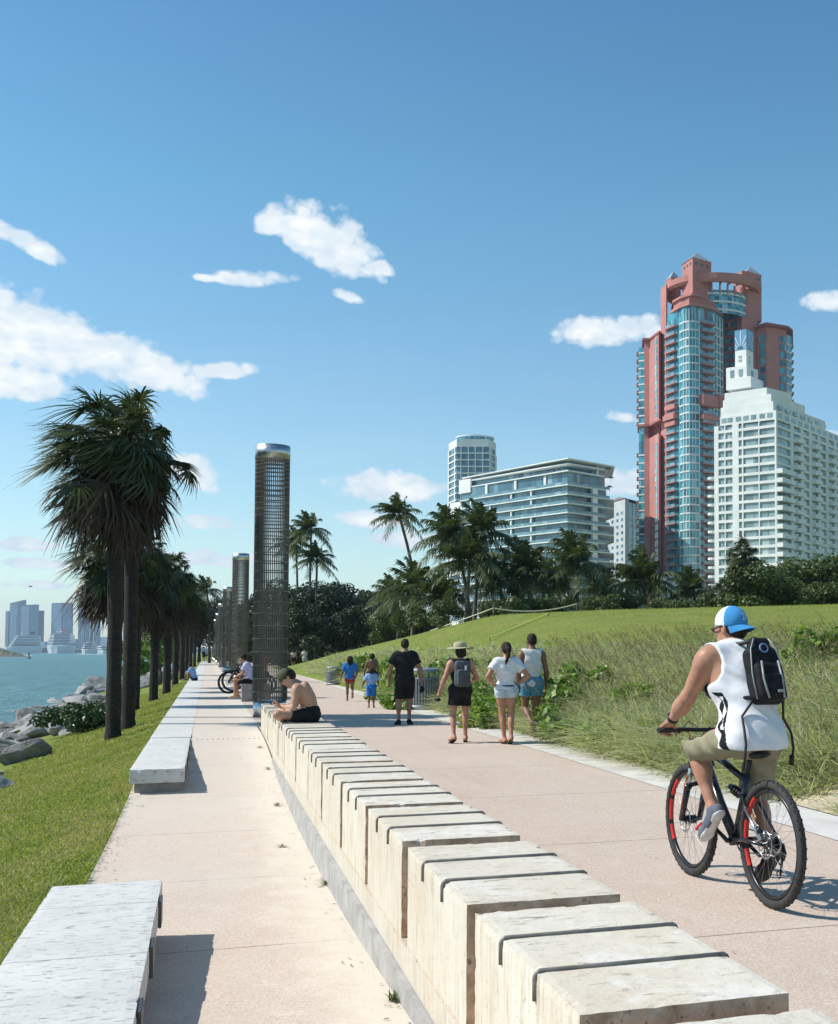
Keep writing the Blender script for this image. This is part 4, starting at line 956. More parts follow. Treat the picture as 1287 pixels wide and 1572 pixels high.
class Tower:
    def __init__(s, name, label, u0, d, cat='building', zb=-.4):
        s.d = d; s.u0 = u0; p = atd(u0, 1000, d); s.zb = zb; s.t = thing(name, label, cat, (p.x, p.y, zb), -PSI); s.n = {}; s.rest = {}
    def P(s, u, y): return ((u - UP) * (s.d + y) / FPX - (s.u0 - UP) * s.d / FPX, y)
    def Z(s, v, y=0): return EYE - s.zb + (VH - v) * (s.d + y) / FPX
    def poly(s, *uy): return [s.P(u, y) for u, y in uy]
    def part(s, name, mb, mat):
        k = s.n.get(name, 0); s.n[name] = k + 1
        if k < 96: return mb.build(name, mat, s.t)
        s.rest.setdefault((name, id(mat)), [MB(), mat])[0].__class__
        r = s.rest[(name, id(mat))][0]; o = len(r.v); r.v += mb.v; r.f += [tuple(i + o for i in f) for f in mb.f]; r.m += mb.m; r.sm += mb.sm
    def done(s):
        for (nm_, _), (mb, mat) in s.rest.items():
            if mb.v: mb.build(nm_, mat, s.t)['kind'] = 'stuff'
        return s.t
    def prism(s, name, poly, z0, z1, mat): return s.part(name, MB().prism(poly, z0, z1), mat)
def off(poly, o):
    """grow a footprint outward"""
    n = len(poly); A = sum(poly[i][0] * poly[(i + 1) % n][1] - poly[(i + 1) % n][0] * poly[i][1] for i in range(n)); sg = 1 if A > 0 else -1; out = []
    for i in range(n):
        p0, p1, p2 = [np.array(poly[(i + q) % n]) for q in (-1, 0, 1)]
        e1 = (p1 - p0) / (np.linalg.norm(p1 - p0) + 1e-9); e2 = (p2 - p1) / (np.linalg.norm(p2 - p1) + 1e-9)
        n1 = np.array([e1[1], -e1[0]]) * sg; n2 = np.array([e2[1], -e2[0]]) * sg; m_ = n1 + n2; m_ = m_ / max(.35, (m_ @ m_) / 2) / 1.0
        out.append(tuple(p1 + m_ * o * .5 * 1.0 if (m_ @ m_) > 0 else p1))
    return out
def face_box(mb, a, b, z0, z1, o0, o1, t0=0, t1=1):
    """a slab standing on the footprint edge a-b, from o0 behind to o1 in front of it"""
    a = np.array(a); b = np.array(b); e = b - a; L = np.linalg.norm(e); e = e / L; nn = np.array([e[1], -e[0]])
    p, q = a + e * L * t0, a + e * L * t1
    return mb.prism([tuple(p + nn * o1), tuple(q + nn * o1), tuple(q - nn * o0), tuple(p - nn * o0)], z0, z1)

def red_tower():
    T = Tower('red_tower', 'very tall coral red apartment tower with turrets, a round crown and teal glass bays', 1100, 427); P = T.P; fl = 3.05; top = T.Z(470)
    W = lambda nm_, uy, z0, z1, mt='coral': T.prism(nm_, T.poly(*uy), z0, z1, MAT[mt])
    z0 = 0
    # left wing: glass edge, dark reveal, lit panel with its strip of windows
    zt = T.Z(503); W('glass_bay', [(981.5, 26), (981.5, 16), (990.5, 15), (990.5, 26)], z0, T.Z(512), 'gl_teal')
    wing = [(990, 26), (990, 14.6), (998, 14.0), (1012.4, 3.5), (1016.5, 6), (1016.5, 26)]
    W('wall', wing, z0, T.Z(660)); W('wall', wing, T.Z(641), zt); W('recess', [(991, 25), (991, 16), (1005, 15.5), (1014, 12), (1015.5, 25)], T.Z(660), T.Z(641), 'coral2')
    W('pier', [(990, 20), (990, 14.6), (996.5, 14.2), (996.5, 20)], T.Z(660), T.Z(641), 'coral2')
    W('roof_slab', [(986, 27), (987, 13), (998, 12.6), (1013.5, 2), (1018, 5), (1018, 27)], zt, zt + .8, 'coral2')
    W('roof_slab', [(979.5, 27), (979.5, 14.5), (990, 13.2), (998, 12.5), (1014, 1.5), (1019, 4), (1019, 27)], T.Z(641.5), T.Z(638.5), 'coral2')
    a, b = P(998, 14.0), P(1012.4, 3.5)
    for k in range(int(zt / fl)):
        z = k * fl + 1
        if z > zt - 3: break
        if T.Z(664) < z + 2.7 and z < T.Z(640): continue
        mb = MB(); face_box(mb, a, b, z + .5, z + 2.7, .05, .10, .60, .90); T.part('window', mb, MAT['gl_teal'])
        mb = MB(); face_box(mb, P(981.5, 16), P(990.5, 15), z - .35, z + .2, .1, .14); face_box(mb, P(981.5, 26), P(981.5, 16), z - .35, z + .2, .1, .14); T.part('floor_band', mb, MAT['frame'])
        mb = MB(); mb.box(P(978.6, 14)[0], P(981.6, 14)[0], 17, 21, z - .1, z + .9); T.part('balcony', mb, MAT['coral'])
    mb = MB(); face_box(mb, a, b, 0, T.Z(661), .02, .14, .73, .77); T.part('mullion', mb, MAT['frame']); mb = MB(); face_box(mb, a, b, T.Z(640), zt, .02, .14, .73, .77); T.part('mullion', mb, MAT['frame'])
    # core body
    zc = T.Z(468, -6)
    core = [(1016.5, 20), (1016.5, 8.5), (1024, 3), (1045, -5), (1051, -8.2), (1060, -9.6), (1069, -9.2), (1074.5, -8.0), (1098, -3), (1112, 3.5), (1113, 22)]
    W('glass_core', core, z0, zc, 'gl_teal')
    W('wall', [(1015.8, 21), (1015.8, 8.2), (1024.2, 2.2), (1026.2, 3.4), (1026.2, 21)], z0, T.Z(442, 12))
    ring = [(1024, 3), (1045, -5), (1051, -8.2), (1060, -9.6), (1069, -9.2), (1074.5, -8.0), (1098, -3), (1112, 3.5)]
    rp = [P(*q) for q in ring]
    for k in range(1, int(zc / fl)):
        z = k * fl; mb = MB()
        for i in range(1, 5): face_box(mb, rp[i], rp[i + 1], z - .22, z + .32, .1, .16)
        T.part('floor_band', mb, MAT['frame']); mb = MB(); face_box(mb, rp[6], rp[7], z - .22, z + .32, .1, .16); T.part('floor_band', mb, MAT['frame'])
        hub = z > T.Z(655) and z < T.Z(625)
        mb = MB(); face_box(mb, rp[0], rp[1], z - .3, z + (.1 if not hub else 1.4), .2, 1.6, .12, .86); mb.m = [0] * len(mb.m)
        T.part('balcony', mb, MAT['coral'])
        mb = MB(); face_box(mb, rp[0], rp[1], z + .1, z + 1.05, -1.48, 1.56, .14, .84); T.part('balcony_rail', mb, MAT['rail'])
        mb = MB(); face_box(mb, rp[5], rp[6], z - .3, z + .1, .2, 1.7, .06, .97); T.part('balcony', mb, MAT['coral'])
        mb = MB(); face_box(mb, rp[5], rp[6], z + .1, z + 1.05, -1.56, 1.66, .08, .95); T.part('balcony_rail', mb, MAT['rail'])
    mb = MB()
    for i, k in ((1, 1), (2, 2), (3, 2), (4, 1), (6, 3)):
        for q in range(k + 1): face_box(mb, rp[i], rp[i + 1], 1, zc - 1, .05, .15, max(0, q / k - .04), min(1, q / k + .04))
    face_box(mb, rp[0], rp[1], 1, zc - 1, .05, .14, 0, .06); face_box(mb, rp[5], rp[6], 1, zc - 1, .05, .2, 0, .05); face_box(mb, rp[5], rp[6], 1, zc - 1, .05, .2, .95, 1); T.part('mullions', mb, MAT['frame'])
    mb = MB(); face_box(mb, rp[5], rp[6], 1, zc, .05, .12, .40, .60); T.part('wall', mb, MAT['coral2'])
    # round loggia at two thirds of the height
    mb = MB(); face_box(mb, rp[5], rp[6], T.Z(622, -5), T.Z(606, -5), .2, 2.3, .0, 1.0); face_box(mb, rp[6], rp[7], T.Z(625), T.Z(606), .2, 2.3, 0, 1); T.part('loggia', mb, MAT['coral']); mb = MB(); face_box(mb, rp[5], rp[6], T.Z(644, -5), T.Z(637, -5), .2, 2.3, .0, 1.0); T.part('loggia', mb, MAT['coral']); mb = MB(); face_box(mb, rp[0], rp[1], T.Z(644), T.Z(636), .2, 2.2, .1, .9); T.part('loggia', mb, MAT['coral'])
    W('cornice', [(1027, 14), (1031, 0), (1045, -7), (1060, -11), (1075, -9.5), (1100, -4), (1113, 2.5), (1112, 16)], zc, zc + 1.2)
    W('wall', [(1033, 14), (1036, 1), (1046, -4), (1060, -8), (1074, -6.6), (1097, -2), (1108, 3), (1108, 15)], zc + 1.2, zc + 4.0)
    W('cornice', [(1031, 14), (1034, 0), (1046, -5.5), (1064, -9.5), (1077, -7.5), (1092, -3), (1092, 15)], zc + 4.0, zc + 4.8)
    # recess, right body
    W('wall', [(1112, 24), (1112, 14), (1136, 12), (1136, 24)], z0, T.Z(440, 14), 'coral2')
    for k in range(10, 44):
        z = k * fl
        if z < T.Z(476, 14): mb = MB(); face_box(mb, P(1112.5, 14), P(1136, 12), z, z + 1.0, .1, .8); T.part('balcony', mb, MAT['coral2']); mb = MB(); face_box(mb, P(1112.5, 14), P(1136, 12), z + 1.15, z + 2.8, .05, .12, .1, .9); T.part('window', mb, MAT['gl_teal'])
    zr = T.Z(491); W('wall', [(1134, 26), (1134, 9), (1142, 5), (1166, 9), (1166, 26)], z0, T.Z(413, 9), 'coral')
    W('wall', [(1165, 28), (1165, 8), (1180, 4), (1211, 9), (1211, 28)], z0, zr); W('glass_bay', [(1210.5, 28), (1210.5, 9.4), (1218.5, 13), (1218.5, 28)], z0, T.Z(497), 'gl_teal')
    W('cornice', [(1163, 30), (1163, 6), (1180, 2), (1214, 7), (1221, 12), (1221, 30)], zr, zr + 1.0, 'coral2')
    for k in range(18, 46):
        z = k * fl
        if z > zr - 3: break
        mb = MB(); face_box(mb, P(1165, 8), P(1180, 4), z, z + 2.3, .05, .12, .28, .85); T.part('window', mb, MAT['gl_teal'])
        mb = MB(); face_box(mb, P(1180, 4), P(1211, 9), z, z + 2.3, .05, .12, .62, .96); T.part('window', mb, MAT['gl_teal'])
        mb = MB(); mb.box(P(1217, 13)[0], P(1222.5, 13)[0], 14, 20, z - .3, z + .8); T.part('balcony', mb, MAT['coral'])
        mb = MB(); face_box(mb, P(1210.5, 9.4), P(1218.5, 13), z - .3, z + .3, .1, .14); T.part('floor_band', mb, MAT['frame'])
    # crown: glass drum under an open ring on brackets
    c = P(1096, 14); s_ = 427 / FPX
    mb = MB(); mb.lathe([(14.2, T.Z(482, 6)), (14.2, T.Z(446, 6))], (c[0], c[1], 0), 40, caps=False, sm=False); T.part('glass_drum', mb, MAT['gl_teal'])
    for k in range(3):
        mb = MB(); zz = T.Z(478 - 12.5 * k, 6); mb.lathe([(14.1, zz), (14.5, zz), (14.5, zz + .7), (14.1, zz + .7), (14.1, zz)], (c[0], c[1], 0), 40, caps=False, sm=False); T.part('floor_band', mb, MAT['frame'])
    mb = MB(); za, zb_ = T.Z(437, 5), T.Z(424, 5)
    mb.lathe([(15.5, za + .5), (18.2, za), (18.9, za + 1.0), (18.9, zb_), (17.4, zb_ + .4), (16.6, zb_ - .4), (15.5, za + .5)], (c[0], c[1], 0), 48, caps=False, sm=False); T.part('crown_ring', mb, MAT['coral'])
    for k in range(30):
        a_ = 2 * math.pi * k / 30; Mx = Matrix.Translation((c[0], c[1], 0)) @ Matrix.Rotation(a_, 4, 'Z'); mb = MB(); mb.prism([(14.2, -.25), (18, -.25), (18, .25), (14.2, .25)], za - .2, za + 1.1, M=Mx); mb.box(14.1, 14.6, -.3, .3, T.Z(452, 6), za, M=Mx); T.part('bracket', mb, MAT['coral'])
    mb = MB(); mb.lathe([(12, T.Z(455, 6)), (12, za - 1.5)], (c[0], c[1], 0), 32, caps=True, sm=False); T.part('wall', mb, MAT['coral2'])
    def turret(uy, v0, v1, va):
        q = T.poly(*uy); y = sum(k[1] for k in uy) / 4; zt_ = T.Z(v1, y); T.prism('turret', q, T.Z(v0, y), zt_, MAT['coral'])
        cc = (sum(k[0] for k in q) / 4, sum(k[1] for k in q) / 4); q2 = [(cc[0] + (k[0] - cc[0]) * 1.06, cc[1] + (k[1] - cc[1]) * 1.06) for k in q]
        mb = MB(); mb.add([(x, y_, zt_) for x, y_ in q2] + [(cc[0], cc[1], T.Z(va, y))], [(0, 1, 4), (1, 2, 4), (2, 3, 4), (3, 0, 4), (3, 2, 1, 0)]); T.part('turret_roof', mb, MAT['roofm'])
        for i in range(4):
            for f in (.2, .5, .8): mb = MB(); face_box(mb, q[i], q[(i + 1) % 4], zt_ - 2.4, zt_ - 1.4, .05, .08, f - .06, f + .06); T.part('vent_opening', mb, MAT['dark_metal'])
    turret([(1049.5, 3), (1065.5, -5), (1094.5, 1), (1078, 9)], 462, 397, 380)
    turret([(1139, 12), (1150, 6), (1172.5, 11), (1160, 19)], 490, 417, 402)
    turret([(1024, 26), (1032, 21), (1047, 25), (1040, 31)], 450, 424, 409)
    W('podium', [(1012, 20), (1012, -2), (1052, -14), (1052, 20)], 0, T.Z(884), 'white')
    return T.done()
red_tower()

def white_tower():
    T = Tower('white_tower', 'white stepped apartment tower with a blue glass lantern, in front of the red tower', 1195, 350); P = T.P; fl = 2.82
    L = (1098, 12.0); C = (1194, 0); Rr = (1312, 52.0); B = (1150, 66)
    steps = [  # z top, left end, right end of the plan along the two faces (fractions), inset
        (T.Z(641), 0.0, 1.0, 0), (T.Z(627), .04, .86, .0), (T.Z(613), .14, .62, .6)]
    l, c, r, bk = [np.array(P(*q)) for q in (L, C, Rr, B)]
    fp = [tuple(l), tuple(c), tuple(r), tuple(bk)]
    zm = T.Z(641); ins = off(fp, -.9); T.prism('glass_core', ins, 0, zm - .3, MAT['gl_grey'])
    nf = int(zm / fl)
    for k in range(nf + 1):
        z = k * fl; mb = MB(); mb.prism(fp, z - .40 if k else 0, z + .45); T.part('spandrel', mb, MAT['white'])
    mb = MB()
    for t0, t1 in ((0, .07), (.17, .185), (.30, .40), (.455, .475), (.72, .735), (.975, 1.0)): face_box(mb, l, c, 0, zm, .95, .02, t0, t1)
    T.part('piers', mb, MAT['white'])
    mb = MB()
    for t0 in (.17, .29, .40, .51, .62, .73, .84, .95): face_box(mb, c, r, 0, zm, .95, .02, t0, t0 + .035)
    T.part('piers', mb, MAT['white'])
    for k in range(1, nf):
        z = k * fl
        if k < nf - 4:
            mb = MB(); face_box(mb, c, r, z - .42, z + .95, .1, 2.0, 0, .155)
            T.part('corner_balcony', mb, MAT['white'])
            mb = MB(); mb.lathe([(1.7, z - .4), (1.7, z + .3)], (l[0] - .2, l[1] + 2.0, 0), 16, sm=False); T.part('end_balcony', mb, MAT['white'])
        for q in range(4): mb = MB(); t0 = .205 + .22 * q; face_box(mb, c, r, z - .42, z + .9, .1, 1.5, t0, t0 + .085); T.part('side_balcony', mb, MAT['white'])
        mb = MB(); face_box(mb, c, r, z - .4, z + .8, .1, 2.2, .955, 1.02); T.part('far_balcony', mb, MAT['white'])
    # stepped upper storeys along the right face
    def tier(a0, a1, b1, depth, v, nm_='upper_storey'):
        p0 = l + (c - l) * a0; p1 = l + (c - l) * a1; p2 = c + (r - c) * b1; e = (r - c) / np.linalg.norm(r - c)
        base = [tuple(p0), tuple(p1)] + ([tuple(p2)] if b1 > 0 else [tuple(p1 + e * depth)]) + [tuple((p2 if b1 > 0 else p1 + e * depth) + (l - c) * (.8 if b1 > 0 else (a1 - a0)))]
        return base
    z1 = T.Z(627); q = tier(.10, 1, .88, 0, 0); T.prism('upper_storey', q, zm, z1, MAT['white'])
    for t0 in np.arange(.02, .8, .08): mb = MB(); face_box(mb, c, r, zm + .8, zm + 2.2, .05, .06, t0, t0 + .05); T.part('window', mb, MAT['gl_grey'])
    for t0 in (.12, .22, .36, .48, .60, .74, .86): mb = MB(); face_box(mb, l, c, zm + .8, zm + 2.2, .05, .06, t0, t0 + .085); T.part('window', mb, MAT['gl_grey'])
    z2 = T.Z(612); q = tier(.10, .96, .62, 0, 0); T.prism('upper_storey', off(q, -.3), z1, z2, MAT['white'])
    for t0 in np.arange(.04, .6, .09): mb = MB(); face_box(mb, c, r, z1 + .7, z1 + 2.0, .35, -.22, t0, t0 + .05); T.part('window', mb, MAT['gl_grey'])
    z3 = T.Z(600); q = tier(.13, .93, .36, 0, 0); T.prism('upper_storey', off(q, -.5), z2, z3, MAT['white'])
    z4 = T.Z(589); q = tier(.15, .86, .20, 0, 0); T.prism('upper_storey', off(q, -.7), z3, z4, MAT['white'])
    e = (r - c) / np.linalg.norm(r - c); g = (c - l) / np.linalg.norm(c - l)
    def blk(u0, u1, y, dep, va, vb, nm_, mt='white', yb=0):
        w = (u1 - u0) * .52 * (350 + y) / FPX
        a = np.array(P(u0, y + 3.5)); b_ = a + g * w * 1.25; q = [tuple(a), tuple(b_), tuple(b_ + e * dep), tuple(a + e * dep)]
        T.prism(nm_, q, T.Z(va, y), T.Z(vb, y), MAT[mt]); return q
    blk(1117, 1183, 9, 8.5, 592, 575, 'upper_storey'); q = blk(1117, 1172, 10, 8, 576, 557, 'belvedere')
    for i, f in ((0, .3), (0, .72), (1, .5)): mb = MB(); face_box(mb, q[i], q[i + 1], T.Z(573, 9), T.Z(561, 9), .05, .06, f - .1, f + .1); T.part('window', mb, MAT['gl_grey'])
    q = blk(1131, 1161, 12, 5.0, 558, 530, 'belvedere')
    for i, f in ((0, .38), (0, .55), (1, .5)):
        for vv in (541, 547): mb = MB(); face_box(mb, q[i], q[i + 1], T.Z(vv + 2, 12), T.Z(vv - 2.2, 12), .05, .05, f - .06, f + .06); T.part('window', mb, MAT['gl_grey'])
    q = blk(1130.5, 1161.5, 12, 5.1, 529.8, 498, 'lantern', 'lantern')
    # sunburst of pale bars on the lantern's panels
    for i in (0, 1):
        a = np.array(q[i]); b_ = np.array(q[i + 1]); zz0 = T.Z(529, 12); H = T.Z(498, 12) - zz0; Lf = np.linalg.norm(b_ - a); ee = (b_ - a) / Lf; nn = np.array([ee[1], -ee[0]])
        def pt(x, z, o): w_ = a + ee * x + nn * o; return (w_[0], w_[1], zz0 + z)
        mb = MB(); cx = Lf / 2
        for k in range(7):
            an = math.pi * (.08 + .84 * k / 6); dx, dz = math.cos(an), math.sin(an); r0, r1 = Lf * .30, min(H * .93, Lf * .5 / max(.3, abs(dx)) * .95); w_ = .07
            mb.add([pt(cx + dx * r0 - dz * w_, dz * r0 + dx * w_, .03), pt(cx + dx * r0 + dz * w_, dz * r0 - dx * w_, .03), pt(cx + dx * r1 + dz * w_ * 2, dz * r1 - dx * w_ * 2, .03), pt(cx + dx * r1 - dz * w_ * 2, dz * r1 + dx * w_ * 2, .03)], [(0, 1, 2, 3)])
        T.part('sunburst', mb, MAT['white'])
        mb = MB(); vs = [pt(cx, .1, .03)] + [pt(cx + math.cos(math.pi * k / 12) * Lf * .24, .1 + math.sin(math.pi * k / 12) * Lf * .24, .03) for k in range(13)]
        mb.add(vs, [(0, k, k + 1) for k in range(1, 13)]); T.part('sun_disc', mb, MAT['gl_blue'])
    return T.done()
MAT['lantern'] = M('blue_lantern_glass', (.16, .34, .52), (.12, .28, .46), .25, scale=.5)
white_tower()

def glass_block():
    T = Tower('glass_apartment_block', 'broad glass apartment block with long white balcony slabs and a thin flat roof', 872, 400); P = T.P; fl = 3.21
    fp = T.poly((708, 42), (871, 0), (921, 13), (921, 60), (708, 70)); zt = T.Z(722)
    T.prism('glass_core', fp, 0, zt, MAT['gl_blue']); nf = int(T.Z(744) / fl)
    for k in range(1, nf + 1):
        z = T.Z(744) - (nf - k) * fl; q = T.poly((706, 42), (871.5, -2.0), (942, 14), (942, 40), (921, 60), (708, 70)) if k % 3 else T.poly((706, 42), (871.5, -2.0), (930, 12), (930, 40), (921, 60), (708, 70))
        mb = MB(); mb.prism(off(q, .4), z - .17, z + .17); T.part('balcony_slab', mb, MAT['conc'])
        mb = MB(); a, b, c = P(712, 40.5), P(871.5, -2), P(936, 13)
        face_box(mb, a, b, z + .2, z + 1.15, .06, .1); face_box(mb, b, c, z + .2, z + 1.15, .06, .1); T.part('glass_railing', mb, MAT['rail'])
        mb = MB()
        for j, t in enumerate((.06, .26, .47, .66)):
            if (k * 7 + j * 3) % 4 != 1: mb = MB(); face_box(mb, a, b, z - fl + .2, z - .2, .3, 0.0, t, t + .012); T.part('fin_wall', mb, MAT['white'])
        mb = MB(); face_box(mb, b, c, z - fl + .2, z - .2, 1.2, -.2, .60, .72); T.part('fin_wall', mb, MAT['white'])
    a, b, c = P(708, 42), P(871, 0), P(921, 13)
    for z in (T.Z(722), T.Z(711, 0)): T.part('balcony_slab', MB().prism(off(T.poly((712, 41), (871.5, -2), (928, 12), (928, 40), (712, 60)), .3), z - .25, z + .15), MAT['conc'])
    T.prism('penthouse', T.poly((722, 40), (868, 4), (912, 14), (912, 40), (722, 60)), T.Z(722), T.Z(706), MAT['gl_blue'])
    T.prism('roof_slab', T.poly((708, 42), (872, -4), (944, 14), (940, 40), (712, 66)), T.Z(705.5), T.Z(703.8), MAT['conc'])
    for t in (.25, .53, .80): mb = MB(); face_box(mb, a, b, T.Z(744), T.Z(722), .3, .5, t, t + .02); T.part('fin_wall', mb, MAT['white'])
    mb = MB(); face_box(mb, b, c, T.Z(722), T.Z(705), .3, .2, .9, .95); T.part('fin_wall', mb, MAT['white'])
    mb = MB(); face_box(mb, a, b, T.Z(756, 40), T.Z(735, 40), .3, .5, -.02, .10); T.part('end_wall', mb, MAT['white'])
    T.prism('wing', T.poly((690, 52), (712, 44), (716, 60), (694, 70)), 0, T.Z(770, 48), MAT['white'])
    for k in range(1, 13): mb = MB(); face_box(mb, P(690, 52), P(712, 44), k * fl + .8, k * fl + 2.3, .05, .1, .15, .9); T.part('window', mb, MAT['gl_blue'])
    # furniture and parasols on the terraces
    for (u, y, v) in ((935, 16, 724), (938, 16, 738), (936, 16, 752)):
        p = P(u, y); mb = MB(); z = T.Z(v, y); mb.tube([(p[0], p[1], z - .6), (p[0], p[1], z + 1.6)], .06, 5); mb.lathe([(1.3, z + 1.3), (.05, z + 1.9)], (p[0], p[1], 0), 8); T.part('parasol', mb, MAT['dark_metal'])
    return T.done()
glass_block()

def round_tower():
    T = Tower('pale_tower', 'slender pale tower with a round glass top, behind the glass apartment block', 724, 600); P = T.P; fl = 3.5
    fp = T.poly((688, 14), (700, 0), (748, 0), (760, 12), (760, 30), (688, 30)); zt = T.Z(684)
    T.prism('glass_core', fp, 0, zt, MAT['gl_blue'])
    T.prism('upper_wall', off(fp, .3), zt, T.Z(672), MAT['white'])
    mb = MB(); c = P(728, 16); mb.lathe([(10.0, T.Z(673, 10)), (10.0, T.Z(666.5, 6))], (c[0], c[1], 0), 32, sm=False); T.part('glass_drum', mb, MAT['gl_teal'])
    mb = MB(); z = T.Z(667, 6); mb.lathe([(9.8, z), (10.3, z), (10.3, z + .7), (9.8, z + .7), (9.8, z)], (c[0], c[1], 0), 32, caps=False, sm=False); T.part('rim', mb, MAT['frame'])
    for k in range(1, int(zt / fl) + 1): T.part('balcony_slab', MB().prism(off(fp, 1.0), k * fl - .3, k * fl + .4), MAT['white'])
    mb = MB()
    for i, ts in ((0, (0, .8)), (1, (.12, .36, .58, .82)), (2, (.1, .8))):
        for t in ts: face_box(mb, fp[i], fp[i + 1], 0, zt, .1, .6, t, t + (.03 if i == 1 else .10))
    T.part('piers', mb, MAT['white']); return T.done()
round_tower()
def slim_tower():
    T = Tower('narrow_tower', 'narrow pale tower with a dull red hipped roof, just left of the red tower', 955, 520); P = T.P; fl = 3.0
    T.prism('wall', T.poly((928, 22), (960, 0), (966, 4), (966, 34), (930, 34)), 0, T.Z(764), M('pale_grey_wall', (.50, .52, .53), (.44, .46, .47), .85, scale=.2)); T.prism('glass_core', T.poly((965.5, 4.5), (985, 16), (985, 34), (965.5, 34)), 0, T.Z(768), MAT['gl_teal']); T.prism('wing', T.poly((912, 30), (930, 18), (930, 34), (912, 40)), 0, T.Z(800), MAT['conc'])
    q = T.poly((927, 22), (960, -1), (986, 15), (986, 36), (928, 36)); z = T.Z(764); cx, cy = P(950, 22)
    mb = MB(); mb.add([(x, y, z) for x, y in q] + [(cx, cy, T.Z(757, 10))], [(i, (i + 1) % 5, 5) for i in range(5)]); T.part('roof', mb, M('brown_roof', (.24, .14, .12), (.19, .11, .10), .85, scale=.3))
    a, b = P(928, 22), P(960, 0)
    for k in range(1, int(T.Z(772) / fl)):
        mb = MB()
        for t in (.12, .36, .60, .82): mb = MB(); face_box(mb, a, b, k * fl + .9, k * fl + 2.2, .05, .1, t, t + .09); T.part('window', mb, MAT['gl_blue'])
        mb = MB(); face_box(mb, P(965.5, 4.5), P(985, 16), k * fl, k * fl + .6, .05, .12); T.part('floor_band', mb, MAT['frame'])
    mb = MB()
    for t in (.0, .3, .62, .92): face_box(mb, P(965.5, 4.5), P(985, 16), 0, T.Z(768), .05, .25, t, t + .08)
    T.part('piers', mb, MAT['white']); return T.done()
slim_tower()
def low_building():
    T = Tower('low_building', 'low pale building with a flat overhanging roof, glimpsed behind the grove', 575, 160, zb=0.0)
    T.prism('wall', T.poly((556, 6), (598, 0), (612, 8), (612, 20), (556, 20)), 0, T.Z(911), MAT['white']); T.prism('roof_slab', T.poly((548, 5), (599, -2), (618, 7), (618, 22), (548, 22)), T.Z(911), T.Z(906.5), MAT['under_stone'])
    mb = MB(); face_box(mb, T.P(556, 6), T.P(598, 0), T.Z(925), T.Z(915), .05, .08, .1, .5); T.part('window', mb, MAT['gl_blue']); return T.done()
low_building()

# ================================================================ skyline across the channel
MAT['far_gl'] = glass_mat('far_glass', (.018, .055, .12), (.03, .085, .16), (.06, .13, .22), (12, 12, 8), .2); MAT['far_w'] = M('far_haze_blue_wall', (.24, .32, .42), (.20, .28, .38), .8, scale=.02)  # distance blue of the haze is partly put into these colours
def far_tower(label, blocks, d=3500, mat='far_gl', ribs=True):
    u0 = sum((b_[0] + b_[1]) / 2 for b_ in blocks) / len(blocks); T = Tower('skyscraper', label, u0, d, zb=-2)
    for (ua, ub, va, vb, y) in blocks:
        q = T.poly((ua, y), ((ua + ub) / 2, y - 8), (ub, y), (ub, y + 40), (ua, y + 40)); z0, z1 = T.Z(va, y), T.Z(vb, y); mb = MB()
        n = 5; v = [(x, yy, 0) for x, yy in q] + [(x, yy, lerp(z0, z1, (i in (1, 2, 3)) * (.5 if i == 1 else 1))) for i, (x, yy) in enumerate(q)]
        mb.add(v, [tuple(range(9, 4, -1)), (0, 1, 6, 5), (1, 2, 7, 6), (2, 3, 8, 7), (3, 4, 9, 8), (4, 0, 5, 9)]); T.part('tower_body', mb, MAT[mat])
        if ribs:
            mb = MB(); w = (ub - ua) * d / FPX; k = max(2, int(w / 9))
            for i in range(1, k):
                mb2 = face_box(mb, q[0], q[1], 0, min(z0, z1) - 4, .3, .8, i / k - .06, i / k + .06); face_box(mb, q[1], q[2], 0, min(z0, z1) - 4, .3, .8, i / k - .06, i / k + .06)
            T.part('facade_ribs', mb, MAT['far_w'])
    return T.done()
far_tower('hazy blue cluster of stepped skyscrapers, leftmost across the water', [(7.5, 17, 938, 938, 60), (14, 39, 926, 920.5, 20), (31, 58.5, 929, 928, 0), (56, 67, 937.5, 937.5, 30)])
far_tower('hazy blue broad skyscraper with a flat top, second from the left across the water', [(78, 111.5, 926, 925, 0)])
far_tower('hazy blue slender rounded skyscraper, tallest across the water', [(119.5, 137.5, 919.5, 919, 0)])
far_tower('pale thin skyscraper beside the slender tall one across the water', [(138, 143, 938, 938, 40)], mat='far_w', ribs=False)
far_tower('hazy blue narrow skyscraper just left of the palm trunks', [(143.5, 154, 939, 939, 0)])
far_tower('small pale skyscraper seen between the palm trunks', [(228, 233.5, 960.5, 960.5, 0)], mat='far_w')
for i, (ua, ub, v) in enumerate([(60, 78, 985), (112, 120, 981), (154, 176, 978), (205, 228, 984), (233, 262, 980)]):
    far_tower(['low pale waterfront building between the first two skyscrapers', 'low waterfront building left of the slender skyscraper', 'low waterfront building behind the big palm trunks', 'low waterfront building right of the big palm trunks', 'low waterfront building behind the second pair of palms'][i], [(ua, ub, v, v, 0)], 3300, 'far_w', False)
m = M('far_shore', (.05, .075, .04), (.09, .10, .07), .95, scale=.02); mb = MB(); rs = random.Random(3); N = 90
for i in range(N):
    pass
vs = []
for i in range(N + 1):
    u = -120 + 480 * i / N; p = atd(u, 1000, 2900); p2 = atd(u, 1000, 3250); h = 6 + 9 * rs.random(); vs += [(p.x, p.y, -2.3), (p.x, p.y, h - 4), (p2.x, p2.y, h), (p2.x, p2.y, -2.3)]
mb.add(vs, [(4 * i + k, 4 * i + 4 + k, 4 * i + 5 + k, 4 * i + 1 + k) for i in range(N) for k in range(3)]); tag(mb.build('far_shore', m), kind='structure')
mb = MB(); vs = []; N = 30
